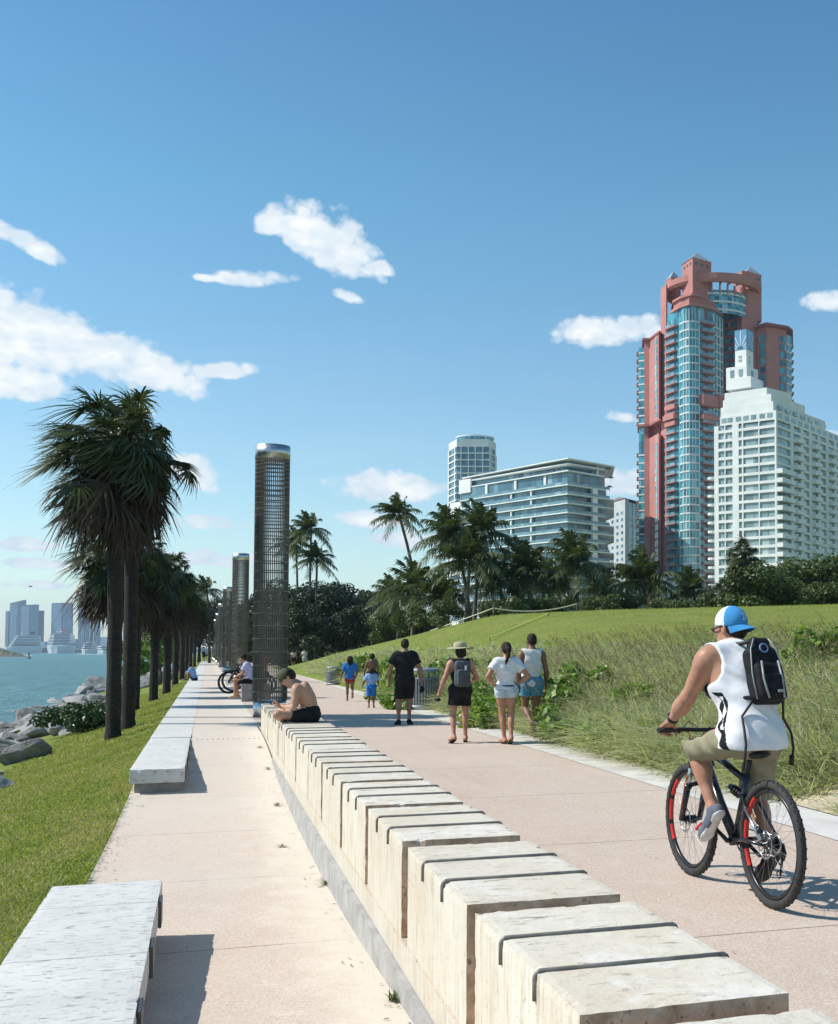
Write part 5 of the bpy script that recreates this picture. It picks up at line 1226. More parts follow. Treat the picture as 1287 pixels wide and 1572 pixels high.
for i in range(N + 1):
    t = i / N; u = lerp(-60, 39, t); p = atd(u, 1000, 760); p2 = atd(u, 1000, 800); h = (1 - t ** 3) * (5.5 + 1.2 * rs.random()); vs += [(p.x, p.y, -2.4), (p.x * .997, p.y * 1.01, -2 + h), (p2.x, p2.y, -2 + h * .8), (p2.x, p2.y, -2.4)]
mb.add(vs, [(4 * i + k, 4 * i + 4 + k, 4 * i + 5 + k, 4 * i + 1 + k) for i in range(N) for k in range(3)]); tag(mb.build('breakwater', M('breakwater_green', (.07, .09, .04), (.14, .13, .10), .95, scale=.15)), 'low green breakwater reaching in from the left edge', 'breakwater')
MAT['hull'] = M('white_hull', (.78, .78, .76), (.68, .69, .69), .4, scale=.05); MAT['dkwin'] = M('dark_cabin_window', (.06, .08, .10), None, .15); MAT['funnel'] = M('dark_funnel', (.07, .05, .06), None, .5); MAT['redp'] = M('red_paint', (.42, .07, .05), None, .5); MAT['foam'] = M('white_foam', (.80, .83, .83), (.60, .68, .70), .8, scale=.3)
def ship(label, u, d, L, beam, H, rz, decks, name='cruise_ship', cat='ship', fun='funnel', boats=True):
    p = atd(u, 1000, d); t = thing(name, label, cat, (p.x, p.y, -2), -PSI + rz)
    h = MB(); hh = H * .30; pts = [(-L / 2, -beam / 2), (L * .30, -beam / 2), (L * .44, -beam * .28), (L / 2, 0), (L * .44, beam * .28), (L * .30, beam / 2), (-L / 2, beam / 2)]
    vs = [(x * .96, y * .86, -.5) for x, y in pts] + [(x, y, hh) for x, y in pts]; n = len(pts)
    h.add(vs, [tuple(range(n - 1, -1, -1)), tuple(range(n, 2 * n))] + [(i, (i + 1) % n, n + (i + 1) % n, n + i) for i in range(n)]); h.build('hull', MAT['hull'], t)
    dh = H * .50 / decks
    for k in range(decks):
        f = k / decks; x0, x1 = -L * (.47 - .03 * f), L * (.38 - .20 * f); b_ = beam * (.48 - .06 * f); z = hh + k * dh
        mb = MB(); mb.prism([(x0, -b_), (x1 - beam * .2, -b_), (x1, -b_ * .5), (x1, b_ * .5), (x1 - beam * .2, b_), (x0, b_)], z, z + dh * .55); mb.build('deck', MAT['hull'], t)
        mb = MB(); b2 = b_ * .95; mb.prism([(x0 + 1, -b2), (x1 - beam * .2 - .5, -b2), (x1 - beam * .03, -b2 * .5), (x1 - beam * .03, b2 * .5), (x1 - beam * .2 - .5, b2), (x0 + 1, b2)], z + dh * .55, z + dh); mb.build('window_band', MAT['dkwin'], t)
    z = hh + decks * dh; mb = MB(); mb.prism([(-L * .40, -beam * .36), (L * .14, -beam * .36), (L * .17, 0), (L * .14, beam * .36), (-L * .40, beam * .36)], z, z + dh * .5); mb.build('deck', MAT['hull'], t)
    if fun: mb = MB(); mb.prism([(-L * .30, -beam * .12), (-L * .18, -beam * .10), (-L * .18, beam * .10), (-L * .30, beam * .12)], z + dh * .5, z + H * .20); mb.build('funnel', MAT[fun], t)
    mb = MB(); mb.tube([(L * .05, 0, z), (L * .05, 0, z + H * .18)], H * .012, 6); mb.tube([(L * .05, -beam * .2, z + H * .1), (L * .05, beam * .2, z + H * .1)], H * .008, 5); mb.ball((L * .05, 0, z + H * .13), H * .02, 8); mb.build('mast', MAT['hull'], t)
    if boats and L > 60:
        for k in range(8):
            for sg in (-1, 1): mb = MB(); mb.ball((-L * .33 + k * L * .075, sg * beam * .5, hh + dh * 1.2), (L * .026, beam * .05, dh * .5), 8); mb.build('lifeboat', MAT['redp'], t)
    return t
ship('white cruise ship with a dark funnel, moored at the left below the skyscrapers', 36, 2250, 66, 22, 42, rad(200), 7, fun='funnel')
ship('white cruise ship seen bow-on below the broad skyscraper', 94, 2150, 150, 40, 44, rad(-70), 8, fun='redp')
ship('white motor yacht with dark window bands, cruising left of the big palms', 137, 1500, 40, 12, 17, rad(-80), 3, 'motor_yacht', 'yacht', None)
ship('smaller white yacht beside the palm trunk', 155, 1650, 34, 9, 12, rad(-30), 2, 'motor_yacht', 'yacht', None)
ship('grey-white yacht moored between the palm trunks', 216, 1500, 36, 9, 14, rad(180), 3, 'motor_yacht', 'yacht', None)
ship('white yacht just left of the second pair of palm trunks', 230, 1900, 40, 10, 16, rad(170), 3, 'motor_yacht', 'yacht', None)
p = atd(226, 1000, 690); t = thing('barge', 'small dark barge low in the water between the palm trunks', 'barge', (p.x, p.y, -2), -PSI); mb = MB(); mb.prism([(-4, -2), (4, -2), (4.5, 0), (4, 2), (-4, 2)], -.3, 1.1); mb.build('hull', MAT['funnel'], t, bevel=.1); mb = MB(); mb.box(-2.5, -.5, -1, 1, 1.1, 2.2); mb.build('cabin', MAT['under_stone'], t, bevel=.05)
p = atd(45, 1000, 560); t = thing('buoy', 'small black buoy in front of the white wake', 'buoy', (p.x, p.y, -2), 0); mb = MB(); mb.lathe([(.9, -.2), (.9, .5), (.35, .6), (.25, 2.2), (.5, 2.3), (.0, 3.0)], seg=12); mb.build('float', MAT['funnel'], t); mb = MB(); mb.ring((0, 0, 1.3), (0, 0, 1), .5, .06, 16, 6); mb.build('ring', MAT['funnel'], t)
def wake(u0, u1, d, w, label):
    a, b_ = atd(u0, 1000, d), atd(u1, 1000, d * 1.02); vs = []; N = 40; r = random.Random(int(d))
    for i in range(N + 1):
        q = a.lerp(b_, i / N); k = w * math.sin(math.pi * min(1, i / N * 1.0)) ** .5 * r.uniform(.5, 1.1); vs += [(q.x - FH.x * k, q.y - FH.y * k, -1.96), (q.x, q.y, -1.96 + .9 * k / w * r.uniform(.4, 1)), (q.x + FH.x * k, q.y + FH.y * k, -1.96)]
    mb = MB(); mb.add(vs, [(3 * i + k, 3 * i + 3 + k, 3 * i + 4 + k, 3 * i + 1 + k) for i in range(N) for k in range(2)]); return tag(mb.build('wake', MAT['foam']), label, 'wake', kind='thing')
wake(118, 160, 1380, 16, 'white foam trailing round the cruising motor yacht'); wake(10, 52, 900, 10, 'white foam streak on the water below the leftmost ship')
# a gull
p = atd(47, 900.5, 150); t = thing('gull', 'lone bird gliding over the channel, left of the palms', 'bird', p, .4); mb = MB(); mb.tube([(-.22, 0, 0), (-.1, 0, .02), (.1, 0, .02), (.26, 0, 0)], [.02, .07, .06, .015], 8); mb.add([(-.05, .05, .04), (.1, .05, .04), (.05, .45, .14), (-.04, .75, .06), (-.08, .42, .12)], [(0, 1, 2, 4), (4, 2, 3)]); mb.add([(-.05, -.05, .04), (.1, -.05, .04), (.05, -.45, .14), (-.04, -.75, .06), (-.08, -.42, .12)], [(0, 1, 2, 4), (4, 2, 3)]); mb.build('body', MAT['under_stone'], t)

# ================================================================ the air between
mb = MB(); mb.box(-6900, 6900, -900, 6900, -3.6, 230); hz = mb.build('haze', []); m = bpy.data.materials.new('haze_air'); m.use_nodes = True; hn = NT(m.node_tree); hn.n.remove(hn.n['Principled BSDF'])
pv = hn.new('ShaderNodeVolumePrincipled'); pv.inputs['Color'].default_value = (.62, .82, 1, 1); pv.inputs['Density'].default_value = 1.15e-4; pv.inputs['Anisotropy'].default_value = .2
hn.l.new(pv.outputs[0], hn.n['Material Output'].inputs['Volume']); hz.data.materials.append(m); tag(hz, 'thin sea haze over the whole place', 'haze', kind='stuff')
scene.cycles.volume_bounces = 0
# ================================================================ people
def fcone(F, a, b, ra, rb, k=.02, sq=None):
    """round at a, cut flat at b: sleeves and trouser legs"""
    a = np.array(a); b = np.array(b); m = max(ra, rb) + k + 3 * F.vox
    sl, (x, y, z) = F.sub(np.minimum(a, b) - m, np.maximum(a, b) + m); ba = b - a; L = float(np.sqrt(ba @ ba)); ba = ba / L
    t = (x - a[0]) * ba[0] + (y - a[1]) * ba[1] + (z - a[2]) * ba[2]; tc = np.clip(t, 0, L * 2)
    d = np.sqrt((x - a[0] - tc * ba[0]) ** 2 + (y - a[1] - tc * ba[1]) ** 2 + (z - a[2] - tc * ba[2]) ** 2) - (ra + (rb - ra) * np.clip(t / L, 0, 1))
    F.join(sl, np.maximum(d, t - L), k)
def nv(a): a = np.array(a, dtype=float); return a / np.linalg.norm(a)
def frame_of(right, up):
    up = nv(up); right = nv(np.array(right) - up * (np.array(right) @ up)); return np.stack([right, np.cross(up, right), up], 1)    # columns: right, forward, up
SKIN = {}
def skin_mat(name, c, c2):
    m, n, b = new_mat(name); v = n.coords('Object'); f = n.noise(v, 9, 4); f2 = n.noise(v, 60, 3)
    n.put(b.inputs['Base Color'], n.mix(n.rng(f2, .4, .7, 0, .35), n.mix(n.rng(f, .35, .65), c, c2), tuple(q * .8 for q in c))); b.inputs['Roughness'].default_value = .48; b.inputs['Specular IOR Level'].default_value = .35
    b.inputs['Subsurface Weight'].default_value = .08; b.inputs['Subsurface Radius'].default_value = (.02, .008, .004)
    n.put(b.inputs['Normal'], n.bump(n.math('ADD', n.noise(v, 120, 3), n.math('MULTIPLY', n.noise(v, 24, 3), 1.5)), .25, .006)); return m
SKIN['tan'] = skin_mat('tanned_skin', (.49, .26, .17), (.37, .175, .11)); SKIN['fair'] = skin_mat('fair_skin', (.50, .30, .205), (.43, .235, .15)); SKIN['brown'] = skin_mat('brown_skin', (.22, .115, .07), (.17, .085, .05)); SKIN['mid'] = skin_mat('olive_skin', (.34, .185, .115), (.28, .145, .09))
MAT['hair'] = M('dark_hair', (.022, .015, .011), (.03, .02, .014), .7, scale=40, stretch=(1, 1, .2), bump=.8, bscale=90, bd=.008, spec=.2)
def cloth(name, c, c2=None, rough=.85, scale=12): return M(name, c, c2 or tuple(q * .88 for q in c), rough, scale=scale, detail=5, bump=.35, bscale=16, bd=.012, spec=.2)
class Fig:
    def __init__(s, J, female=False, mus=1.0, head=1.0, belly=0.0, vox=.009):
        s.J = {k: np.array(v, dtype=float) for k, v in J.items()}; s.vox = vox; s.mus = mus; s.hs = head; s.fem = female; s.belly = belly
        J = s.J; s.T = frame_of(J['shR'] - J['shL'], J['che'] - J['pel']); s.Tp = frame_of(J['hpR'] - J['hpL'], J['wai'] - J['pel'])
        hf = nv(J.get('hf', np.array([0, 1, 0]))); hu = nv(J.get('hu', np.array([0, 0, 1.0]))); r = nv(np.cross(hf, hu)); s.Hm = np.stack([r, hf, np.cross(r, hf)], 1)
        s.pts = np.array([v for k, v in s.J.items() if k not in ('hf', 'hu', 'hdL', 'hdR', 'pnL', 'pnR')]); s.lo = s.pts.min(0) - .22; s.hi = s.pts.max(0) + .24
    def H(s, x, y, z): return s.J['hed'] + s.Hm @ (np.array([x, y, z]) * s.hs)
    def field(s, vox=None, lo=None, hi=None): return Field(s.lo if lo is None else lo, s.hi if hi is None else hi, vox or s.vox)
    def torso(s, F, g=0.0, arms=True):
        J, T, Tp, m = s.J, s.T, s.Tp, s.mus; w = .93 if s.fem else 1.0; hw = 1.06 if s.fem else 1.0
        F.ell(J['pel'], (.160 * hw + g, .108 + g, .125 + g), Tp, .05); mid = (J['wai'] + J['che']) / 2
        for sd in 'LR':
            F.ell(J['hp' + sd] - Tp[:, 1] * .045 + Tp[:, 2] * .0, (.088 * hw + g, .088 + g, .10 + g), Tp, .05)
            sg = -1 if sd == 'L' else 1
            F.ell(J['che'] + T[:, 0] * sg * .075 - T[:, 1] * .055 + T[:, 2] * .06, (.075 * m + g, .050 + g, .105 + g), T, .05)
            F.ell(J['che'] + T[:, 0] * sg * .078 + T[:, 1] * .066 + T[:, 2] * .04, (.078 * m + g, (.052 if s.fem else .040) + g, .062 + g), T, .045)
            F.cone(J['nek'] - T[:, 2] * .02, J['sh' + sd] - T[:, 0] * sg * .02 + T[:, 2] * .005, .060 * m + g, .055 * m + g, .05)
            F.cone(J['sh' + sd] - T[:, 0] * sg * .03, J['che'] + T[:, 0] * sg * .06 - T[:, 2] * .08, .062 * m + g, .075 * m + g, .05)
        F.ell(J['wai'], (.132 * w * (1 if s.fem else 1.06) + g + s.belly * .6, .100 + g + s.belly, .14 + g), Tp, .06); F.ell(mid + T[:, 1] * s.belly * .3, (.138 * w + g + s.belly * .4, .104 + g + s.belly * .6, .13 + g), T, .06)
        F.ell(J['che'], (.158 * w * m + g, .110 * m + g, .165 + g), T, .06)
    def body(s, name='body', skin='tan', parent=None, hands=True, feet='bare', curl=(.5, .5), skip_head=False):
        J, m = s.J, s.mus; F = s.field(); s.torso(F)
        for sd in 'LR':
            sg = -1 if sd == 'L' else 1; sh, el, wr = J['sh' + sd], J['el' + sd], J['wr' + sd]; ua = nv(el - sh); fa = nv(wr - el)
            F.ell(sh + ua * .035 + s.T[:, 0] * sg * .008, (.056 * m, .058 * m, .075 * m), frame_of(s.T[:, 0], -ua), .035)
            F.cone(sh, el, .050 * m, .037 * m, .03); bi = nv(np.cross(np.cross(ua, fa), ua) + 1e-6)
            F.ell(sh + (el - sh) * .52 + bi * .014, (.038 * m, .038 * m, .088), frame_of([1, .1, 0], ua), .03); F.ell(sh + (el - sh) * .50 - bi * .016, (.038 * m, .036 * m, .095), frame_of([1, .1, 0], ua), .03)
            F.cone(el, el + fa * .10, .038 * m, .041 * m, .03); F.cone(el + fa * .08, wr, .041 * m, .026, .03)
            hp, kn, an, to = J['hp' + sd], J['kn' + sd], J['an' + sd], J['to' + sd]; tv = nv(kn - hp); cv = nv(an - kn); bk = nv(np.cross(np.cross(tv, cv), cv) * -1 + 1e-6) if np.linalg.norm(np.cross(tv, cv)) > .05 else -s.Tp[:, 1]
            if bk @ (J['to' + sd] - an) > 0: bk = -bk
            F.cone(hp, hp + (kn - hp) * .45, .086 if not s.fem else .090, .076, .05); F.cone(hp + (kn - hp) * .4, kn, .077, .053, .04); F.ell(kn - bk * .008, (.052, .054, .062), frame_of([1, .1, 0], tv), .03)
            F.cone(kn, an, .050, .034, .03); F.ell(kn + (an - kn) * .30 + bk * .020, (.049 * m, .046 * m, .115), frame_of([1, .1, 0], cv), .04)
            F.ell(an, (.036, .038, .042), None, .025)
            if feet == 'bare':
                fv = nv(to - an - cv * ((to - an) @ cv) * .0); heel = an + cv * .035 - nv(to - an) * .035; F.cone(heel, an + cv * .02, .033, .03, .03); ball = an + (to - an) * .72; side = nv(np.cross(fv, cv)) * sg
                F.cone(heel, ball, .030, .030, .03); F.cone(an, ball, .034, .024, .03); F.cone(ball - side * .02, ball + side * .028, .026, .020, .02)
                for q in range(5):
                    o = side * (-.030 + .0155 * q) * -1; L = .055 - .006 * q; F.cone(ball + o, ball + o + fv * L + cv * .004, .0125 - .001 * q, .0105 - .0008 * q, .006)
            if hands: s.hand(F, sd, curl[0 if sd == 'L' else 1])
        h = s.hs; F.cone(J['nek'] - s.T[:, 2] * .03, s.H(0, -.012, -.055), .062 * (m if not s.fem else .86), .054 * (1 if not s.fem else .88), .04)
        E = lambda c, r, k=.02: F.ell(s.H(*c), np.array(r) * h, s.Hm, k)
        E((0, -.012, .026), (.074, .094, .090)); E((0, .030, -.035), (.058, .062, .080), .04); E((0, .062, -.088), (.030, .026, .022), .03); E((0, .040, -.070), (.050, .045, .030), .03)
        E((0, .080, .020), (.052, .018, .014), .02); F.cone(s.H(0, .090, .010), s.H(0, .110, -.028), .009 * h, .014 * h, .014); E((-.014, .102, -.033), (.009, .009, .008), .01); E((.014, .102, -.033), (.009, .009, .008), .01)
        E((0, .089, -.056), (.024, .011, .0055), .008); E((0, .087, -.066), (.020, .011, .006), .008); E((.034, .080, -.018), (.022, .020, .020), .02); E((-.034, .080, -.018), (.022, .020, .020), .02)
        for sg in (-1, 1): E((sg * .077, -.005, -.008), (.009, .020, .031), .008); E((sg * .083, -.014, -.002), (.006, .011, .024), .004)
        return obj(name, F.mesh(name, SKIN[skin]), parent)
    def hand(s, F, sd, curl):
        J = s.J; wr = J['wr' + sd]; sg = -1 if sd == 'L' else 1; d = nv(J['hd' + sd]) if 'hd' + sd in J else nv(wr - J['el' + sd]); pn = J.get('pn' + sd, np.array([-sg * 1.0, .15, 0]))
        pn = nv(pn - d * (pn @ d)); across = np.cross(d, pn); fwd = np.array([0, 1.0, .3]); across = across if across @ fwd > 0 else -across     # thumb side
        if 'th' + sd in J: across = nv(J['th' + sd] - d * (J['th' + sd] @ d))
        kb = wr + d * .088; F.cone(wr, wr + d * .03, .026, .026, .02)
        for q in range(4):
            o = across * (.030 - .020 * q); F.cone(wr + d * .022 + o * .55, kb + o - d * (.004 * abs(q - 1)), .0150, .0128, .012)
            L = (.070, .078, .072, .056)[q]; p = kb + o - d * (.004 * abs(q - 1)); ang = 0
            for ph, fr in enumerate((.44, .31, .25)):
                ang += curl * (.75 if ph == 0 else 1.0) * (1 + .06 * q); v = d * math.cos(ang) + pn * math.sin(ang); p2 = p + v * L * fr; F.cone(p, p2, .0102 - .0009 * ph, .0095 - .0010 * ph, .004); p = p2
        t0 = wr + d * .028 + across * .024 + pn * .006; t1 = t0 + nv(across * .75 + d * .55 + pn * .45) * .040; t2 = t1 + nv(d * .8 + across * (.4 - .4 * curl) + pn * (.3 + .5 * curl)) * .032; t3 = t2 + nv(d * .85 + pn * (.3 + .8 * curl)) * .025
        F.cone(t0, t1, .0155, .0125, .012); F.cone(t1, t2, .0118, .0108, .006); F.cone(t2, t3, .0105, .0085, .004)
    # ---- things worn
    def top(s, name, mat, parent, hem, sleeves=.55, g=.016, tank=False, neck=.062, back_drop=.0, vox=None, wide=.0, pick=None, mats=None, fold=1.0):
        J, T = s.J, s.T; F = s.field(vox); s.torso(F, g)
        if wide:                                                  # the loose skirt of the shirt hanging over the hips
            F.cone(J['wai'], J['pel'] - s.Tp[:, 2] * .08, .12 + wide, .125 + wide, .08); F.ell(J['pel'] - s.Tp[:, 2] * .03, (.175 + wide, .125 + wide, .16), s.Tp, .06)
        for sd in 'LR':
            if sleeves > 0: fcone(F, J['sh' + sd], J['sh' + sd] + (J['el' + sd] - J['sh' + sd]) * sleeves, .070 * s.mus + g * .6, .066 * s.mus + g * .8, .03)
        hz = hem
        F.cut(lambda x, y, z: (hz if np.isscalar(hz) else 0) - z + .005 * np.sin(9 * x + 4))
        nb = J['nek'] + T[:, 1] * .045 + T[:, 2] * .065
        F.cut(lambda x, y, z: .085 + neck * .55 - np.sqrt((x - nb[0]) ** 2 + (y - nb[1]) ** 2 + (z - nb[2]) ** 2))
        if tank:
            for sd in 'LR':
                sg = -1 if sd == 'L' else 1; c = J['sh' + sd] + T[:, 0] * sg * .035 - T[:, 2] * .045; ax = T[:, 1]
                def hole(x, y, z, c=c):
                    X = (x - c[0]) * T[0, 0] + (y - c[1]) * T[1, 0] + (z - c[2]) * T[2, 0]; Z = (x - c[0]) * T[0, 2] + (y - c[1]) * T[1, 2] + (z - c[2]) * T[2, 2]
                    return 1 - np.sqrt((X / .078) ** 2 + (Z / .135) ** 2)
                F.cut(lambda x, y, z: hole(x, y, z) * .1)
                F.cut(lambda x, y, z, sg=sg: (((x - J['nek'][0]) * T[0, 0] + (y - J['nek'][1]) * T[1, 0] + (z - J['nek'][2]) * T[2, 0]) * sg - .185 * max(1, s.mus)) )
        a = (.0042 + g * .15) * fold
        F.warp(lambda x, y, z: a * np.sin(26 * (x * .8 + z * .5) + 2.2 * np.sin(7 * y + 5 * z)) * np.sin(11 * (z * .9 - x * .5) + 9 * y) + a * .7 * np.sin(40 * (z + .6 * x + .3 * y)) * np.sin(6 * x + 7 * z) + .0026 * np.sin(85 * (x * .5 + z * .8) + 6 * np.sin(9 * z + 4 * x)) * np.sin(13 * x + 17 * y + 3))
        return obj(name, F.mesh(name, mats or mat, pick), parent)
    def shorts(s, name, mat, parent, frac=.6, g=.022, rl=.098, vox=None, waist=.10, fold=.005):
        J = s.J; F = s.field(vox); Tp = s.Tp; hw = 1.06 if s.fem else 1.0
        F.ell(J['pel'], (.162 * hw + g, .112 + g, .13 + g), Tp, .05)
        for sd in 'LR':
            hp, kn = J['hp' + sd], J['kn' + sd]; F.ell(hp - Tp[:, 1] * .045, (.088 * hw + g, .088 + g, .10 + g), Tp, .05); fcone(F, hp, hp + (kn - hp) * frac, rl + .004, rl, .04)
        w = J['pel'] + Tp[:, 2] * waist
        F.cut(lambda x, y, z: (x - w[0]) * Tp[0, 2] + (y - w[1]) * Tp[1, 2] + (z - w[2]) * Tp[2, 2])
        F.warp(lambda x, y, z: fold * np.sin(22 * (x + z * .7) + 1.5 * np.sin(9 * y)) * np.sin(15 * (y + z * .4) + 2) + fold * .6 * np.sin(46 * (z - .8 * y) + 8 * x) * np.sin(9 * x + 4))
        return obj(name, F.mesh(name, mat), parent)
    def shoe(s, sd, mat, sole, parent, g=.0):
        J = s.J; an, to, kn = J['an' + sd], J['to' + sd], J['kn' + sd]; cv = nv(an - kn); f = nv(to - an); dn = J.get('dn' + sd); dn = nv(np.cross(np.cross(f, cv), f)) if dn is None else dn
        heel = an + dn * .040 - f * .030; F = Field(np.minimum(an, to) - .12, np.maximum(an, to) + .12, .007); sg = -1 if sd == 'L' else 1
        ball = heel + f * .20; F.cone(heel, heel + f * .10, .040, .040, .03); F.cone(heel + f * .08, ball, .041, .044, .03); F.cone(ball, heel + f * .245, .043, .034, .03); F.cone(heel - dn * .005, an + dn * .005, .040, .042, .03)
        p = heel + dn * .036; F.cut(lambda x, y, z: ((x - p[0]) * dn[0] + (y - p[1]) * dn[1] + (z - p[2]) * dn[2])); q = an - cv * .012; F.cut(lambda x, y, z: -((x - q[0]) * cv[0] + (y - q[1]) * cv[1] + (z - q[2]) * cv[2]) - .0)
        o = obj('shoe', F.mesh('shoe', mat), parent)
        F = Field(np.minimum(an, to) - .13, np.maximum(an, to) + .13, .007); F.cone(heel, ball, .044, .048, .03); F.cone(ball, heel + f * .250, .047, .037, .03); F.cone(heel, heel, .046, .046, .02)
        F.cut(lambda x, y, z: ((x - p[0]) * dn[0] + (y - p[1]) * dn[1] + (z - p[2]) * dn[2]) - .014); F.cut(lambda x, y, z: -((x - p[0]) * dn[0] + (y - p[1]) * dn[1] + (z - p[2]) * dn[2]) - .016)
        obj('sole', F.mesh('sole', sole), o); return o
    def hair(s, parent, mat=None, length=0.0, fringe=.0, pony=None, vox=.007, name='hair', vol=.010):
        c = s.J['hed']; F = Field(c - .40, c + .22, vox); h = s.hs; E = lambda c_, r, k=.02: F.ell(s.H(*c_), np.array(r) * h, s.Hm, k)
        E((0, -.014, .030), (.078 + vol, .098 + vol, .094 + vol)); E((0, -.055, -.02), (.066 + vol, .050 + vol, .055), .03)
        R_ = s.Hm; c0 = s.H(0, .045, .02)
        F.cut(lambda x, y, z: ((x - c0[0]) * R_[0, 1] + (y - c0[1]) * R_[1, 1] + (z - c0[2]) * R_[2, 1]) * .9 - ((x - c0[0]) * R_[0, 2] + (y - c0[1]) * R_[1, 2] + (z - c0[2]) * R_[2, 2]) * .75 - .012)
        if length: 
            for o in (-.045, -.015, .015, .045): F.cone(s.H(o, -.06, .0), s.H(o * 1.3, -.085, -.06 - length), .045, .030, .03)
            E((0, -.06, -.04 - length * .3), (.085, .05, .06 + length * .5), .04)
        if pony:
            for i in range(len(pony) - 1): F.cone(s.H(*pony[i][:3]), s.H(*pony[i + 1][:3]), pony[i][3], pony[i + 1][3], .02)
        F.warp(lambda x, y, z: .003 * np.sin(90 * x + 20 * z) * np.sin(70 * y + 10 * z)); return obj(name, F.mesh(name, mat or MAT['hair']), parent)
    def eyes(s, parent):
        for sg in (-1, 1):
            mb = MB(); mb.ball(s.H(sg * .031, .083, .002), .0125 * s.hs, 12); o = mb.build('eye', MAT['eyew'], parent); mb = MB(); mb.ball(s.H(sg * .031, .0915, .002), .0055 * s.hs, 10); mb.build('iris', MAT['dkwin'], o)
MAT['eyew'] = M('eye_white', (.72, .70, .66), None, .25)
def stand(**kw):
    J = dict(pel=(0, 0, .95), wai=(0, .01, 1.10), che=(0, 0, 1.27), nek=(0, -.02, 1.46), hed=(0, .015, 1.635))
    for sd, sg in (('L', -1), ('R', 1)):
        J.update({'sh' + sd: (sg * .175, -.01, 1.405), 'el' + sd: (sg * .235, -.05, 1.125), 'wr' + sd: (sg * .255, .03, .875), 'hp' + sd: (sg * .092, 0, .92), 'kn' + sd: (sg * .10, .02, .50), 'an' + sd: (sg * .10, -.02, .085), 'to' + sd: (sg * .125, .18, .03)})
    J.update(kw); return J
def tubes(name, segs, mat, parent, flat=1.0):
    mb = MB()
    for pts, r in segs: mb.tube(pts, r, 8, flat=flat)
    return mb.build(name, mat, parent)
def flipflop(F_, sd, parent, mat):
    J = F_.J; an, to = J['an' + sd], J['to' + sd]; f = nv(to - an); cv = nv(an - J['kn' + sd]); dn = nv(np.cross(np.cross(f, cv), f)); h = an + dn * .062 - f * .03 - 0 * cv; s_ = np.cross(f, dn); mb = MB()
    prof = [(-.02, .030), (.03, .036), (.10, .033), (.17, .045), (.225, .040), (.25, .018)]; vs = []
    for z in (0, .014): vs += [h + f * a + s_ * b + dn * z for a, b in prof] + [h + f * a - s_ * b + dn * z for a, b in prof[::-1]]
    n = 12; mb.add(vs, [tuple(range(n)), tuple(range(2 * n - 1, n - 1, -1))] + [(i, n + i, n + (i + 1) % n, (i + 1) % n) for i in range(n)]); o = mb.build('sandal', mat, parent)
    mb = MB(); mb.tube([h + f * .09 + s_ * .036, h + f * .15 + s_ * .012 - dn * .035, h + f * .20], .006, 6); mb.tube([h + f * .09 - s_ * .036, h + f * .15 - s_ * .012 - dn * .035, h + f * .20], .006, 6); mb.build('strap', mat, o)
BLK = cloth('black_cloth', (.012, .012, .014), (.018, .018, .02)); WHT = cloth('white_cotton', (.74, .74, .76)); GRYW = cloth('off_white_cotton', (.66, .66, .64)); BLU = cloth('blue_cotton', (.03, .17, .48)); LBL = cloth('light_blue_cotton', (.27, .42, .72)); DEN = M('faded_denim', (.33, .44, .52), (.52, .60, .64), .85, scale=14, bump=.3, bscale=50); SWIM = M('patterned_swim_cloth', (.03, .22, .34), (.20, .22, .26), .8, scale=20, detail=2, lo=.5, hi=.56); RED = cloth('red_cloth', (.30, .045, .03)); PBL = cloth('bright_blue_cloth', (.02, .17, .55)); KHA = cloth('khaki_cloth', (.30, .275, .185), (.25, .23, .15)); STRAW = M('straw_hat', (.42, .39, .25), (.30, .28, .17), .9, scale=30, bump=.5, bscale=80, bd=.004); PACK = cloth('grey_pack_cloth', (.085, .10, .11), (.06, .07, .078)); SOLE = M('rubber_sole', (.55, .53, .50), None, .8); DSOLE = M('dark_sole', (.03, .03, .03), None, .8); OLIVE = cloth('olive_cap_cloth', (.085, .095, .055)); PINK = cloth('pale_pink_cloth', (.62, .42, .42)); LILAC = cloth('pale_lilac_cotton', (.48, .50, .68))
GW = 'people walking on the path'
def walker(u, v, H, label, rz=0.0, group=GW):
    p = at(u, v); t = thing('person', label, 'person', p, rz, group); k = H / 1.75; t.scale = (k, k, k); return t
HD = -.0
# man in black
t = walker(621, 1112.5, 1.73, 'man in black T-shirt and long black shorts walking away with dark shoes in his hand', -.12)
f = Fig(stand(knL=(-.115, .03, .50), anL=(-.12, -.05, .085), toL=(-.17, .14, .03), knR=(.10, .12, .52), anR=(.10, .06, .09), toR=(.15, .25, .03), elL=(-.30, -.04, 1.12), wrL=(-.31, .06, .88), elR=(.31, -.05, 1.13), wrR=(.335, .05, .89)), mus=1.18, belly=.03)
f.body(skin='mid', parent=t, feet='shoe', curl=(.6, 1.0)); f.top('shirt', BLK, t, .90, .62, .018); f.shorts('shorts', BLK, t, .93, .025, .098); f.hair(t, vol=.004)
for sd in 'LR': f.shoe(sd, BLK, DSOLE, t)
mb = MB(); mb.ball((.36, .08, .72), (.05, .10, .07), 12); mb.ball((.345, .02, .70), (.045, .10, .05), 12); o = mb.build('carried_shoes', BLK, None)
def held(t, o, label, cat):                                    # what a hand holds is a thing of its own
    o.location = t.location; o.rotation_euler = t.rotation_euler; o.scale = t.scale; return tag(o, label, cat)
held(t, o, 'dark shoes hanging from the hand of the man in black', 'shoes')
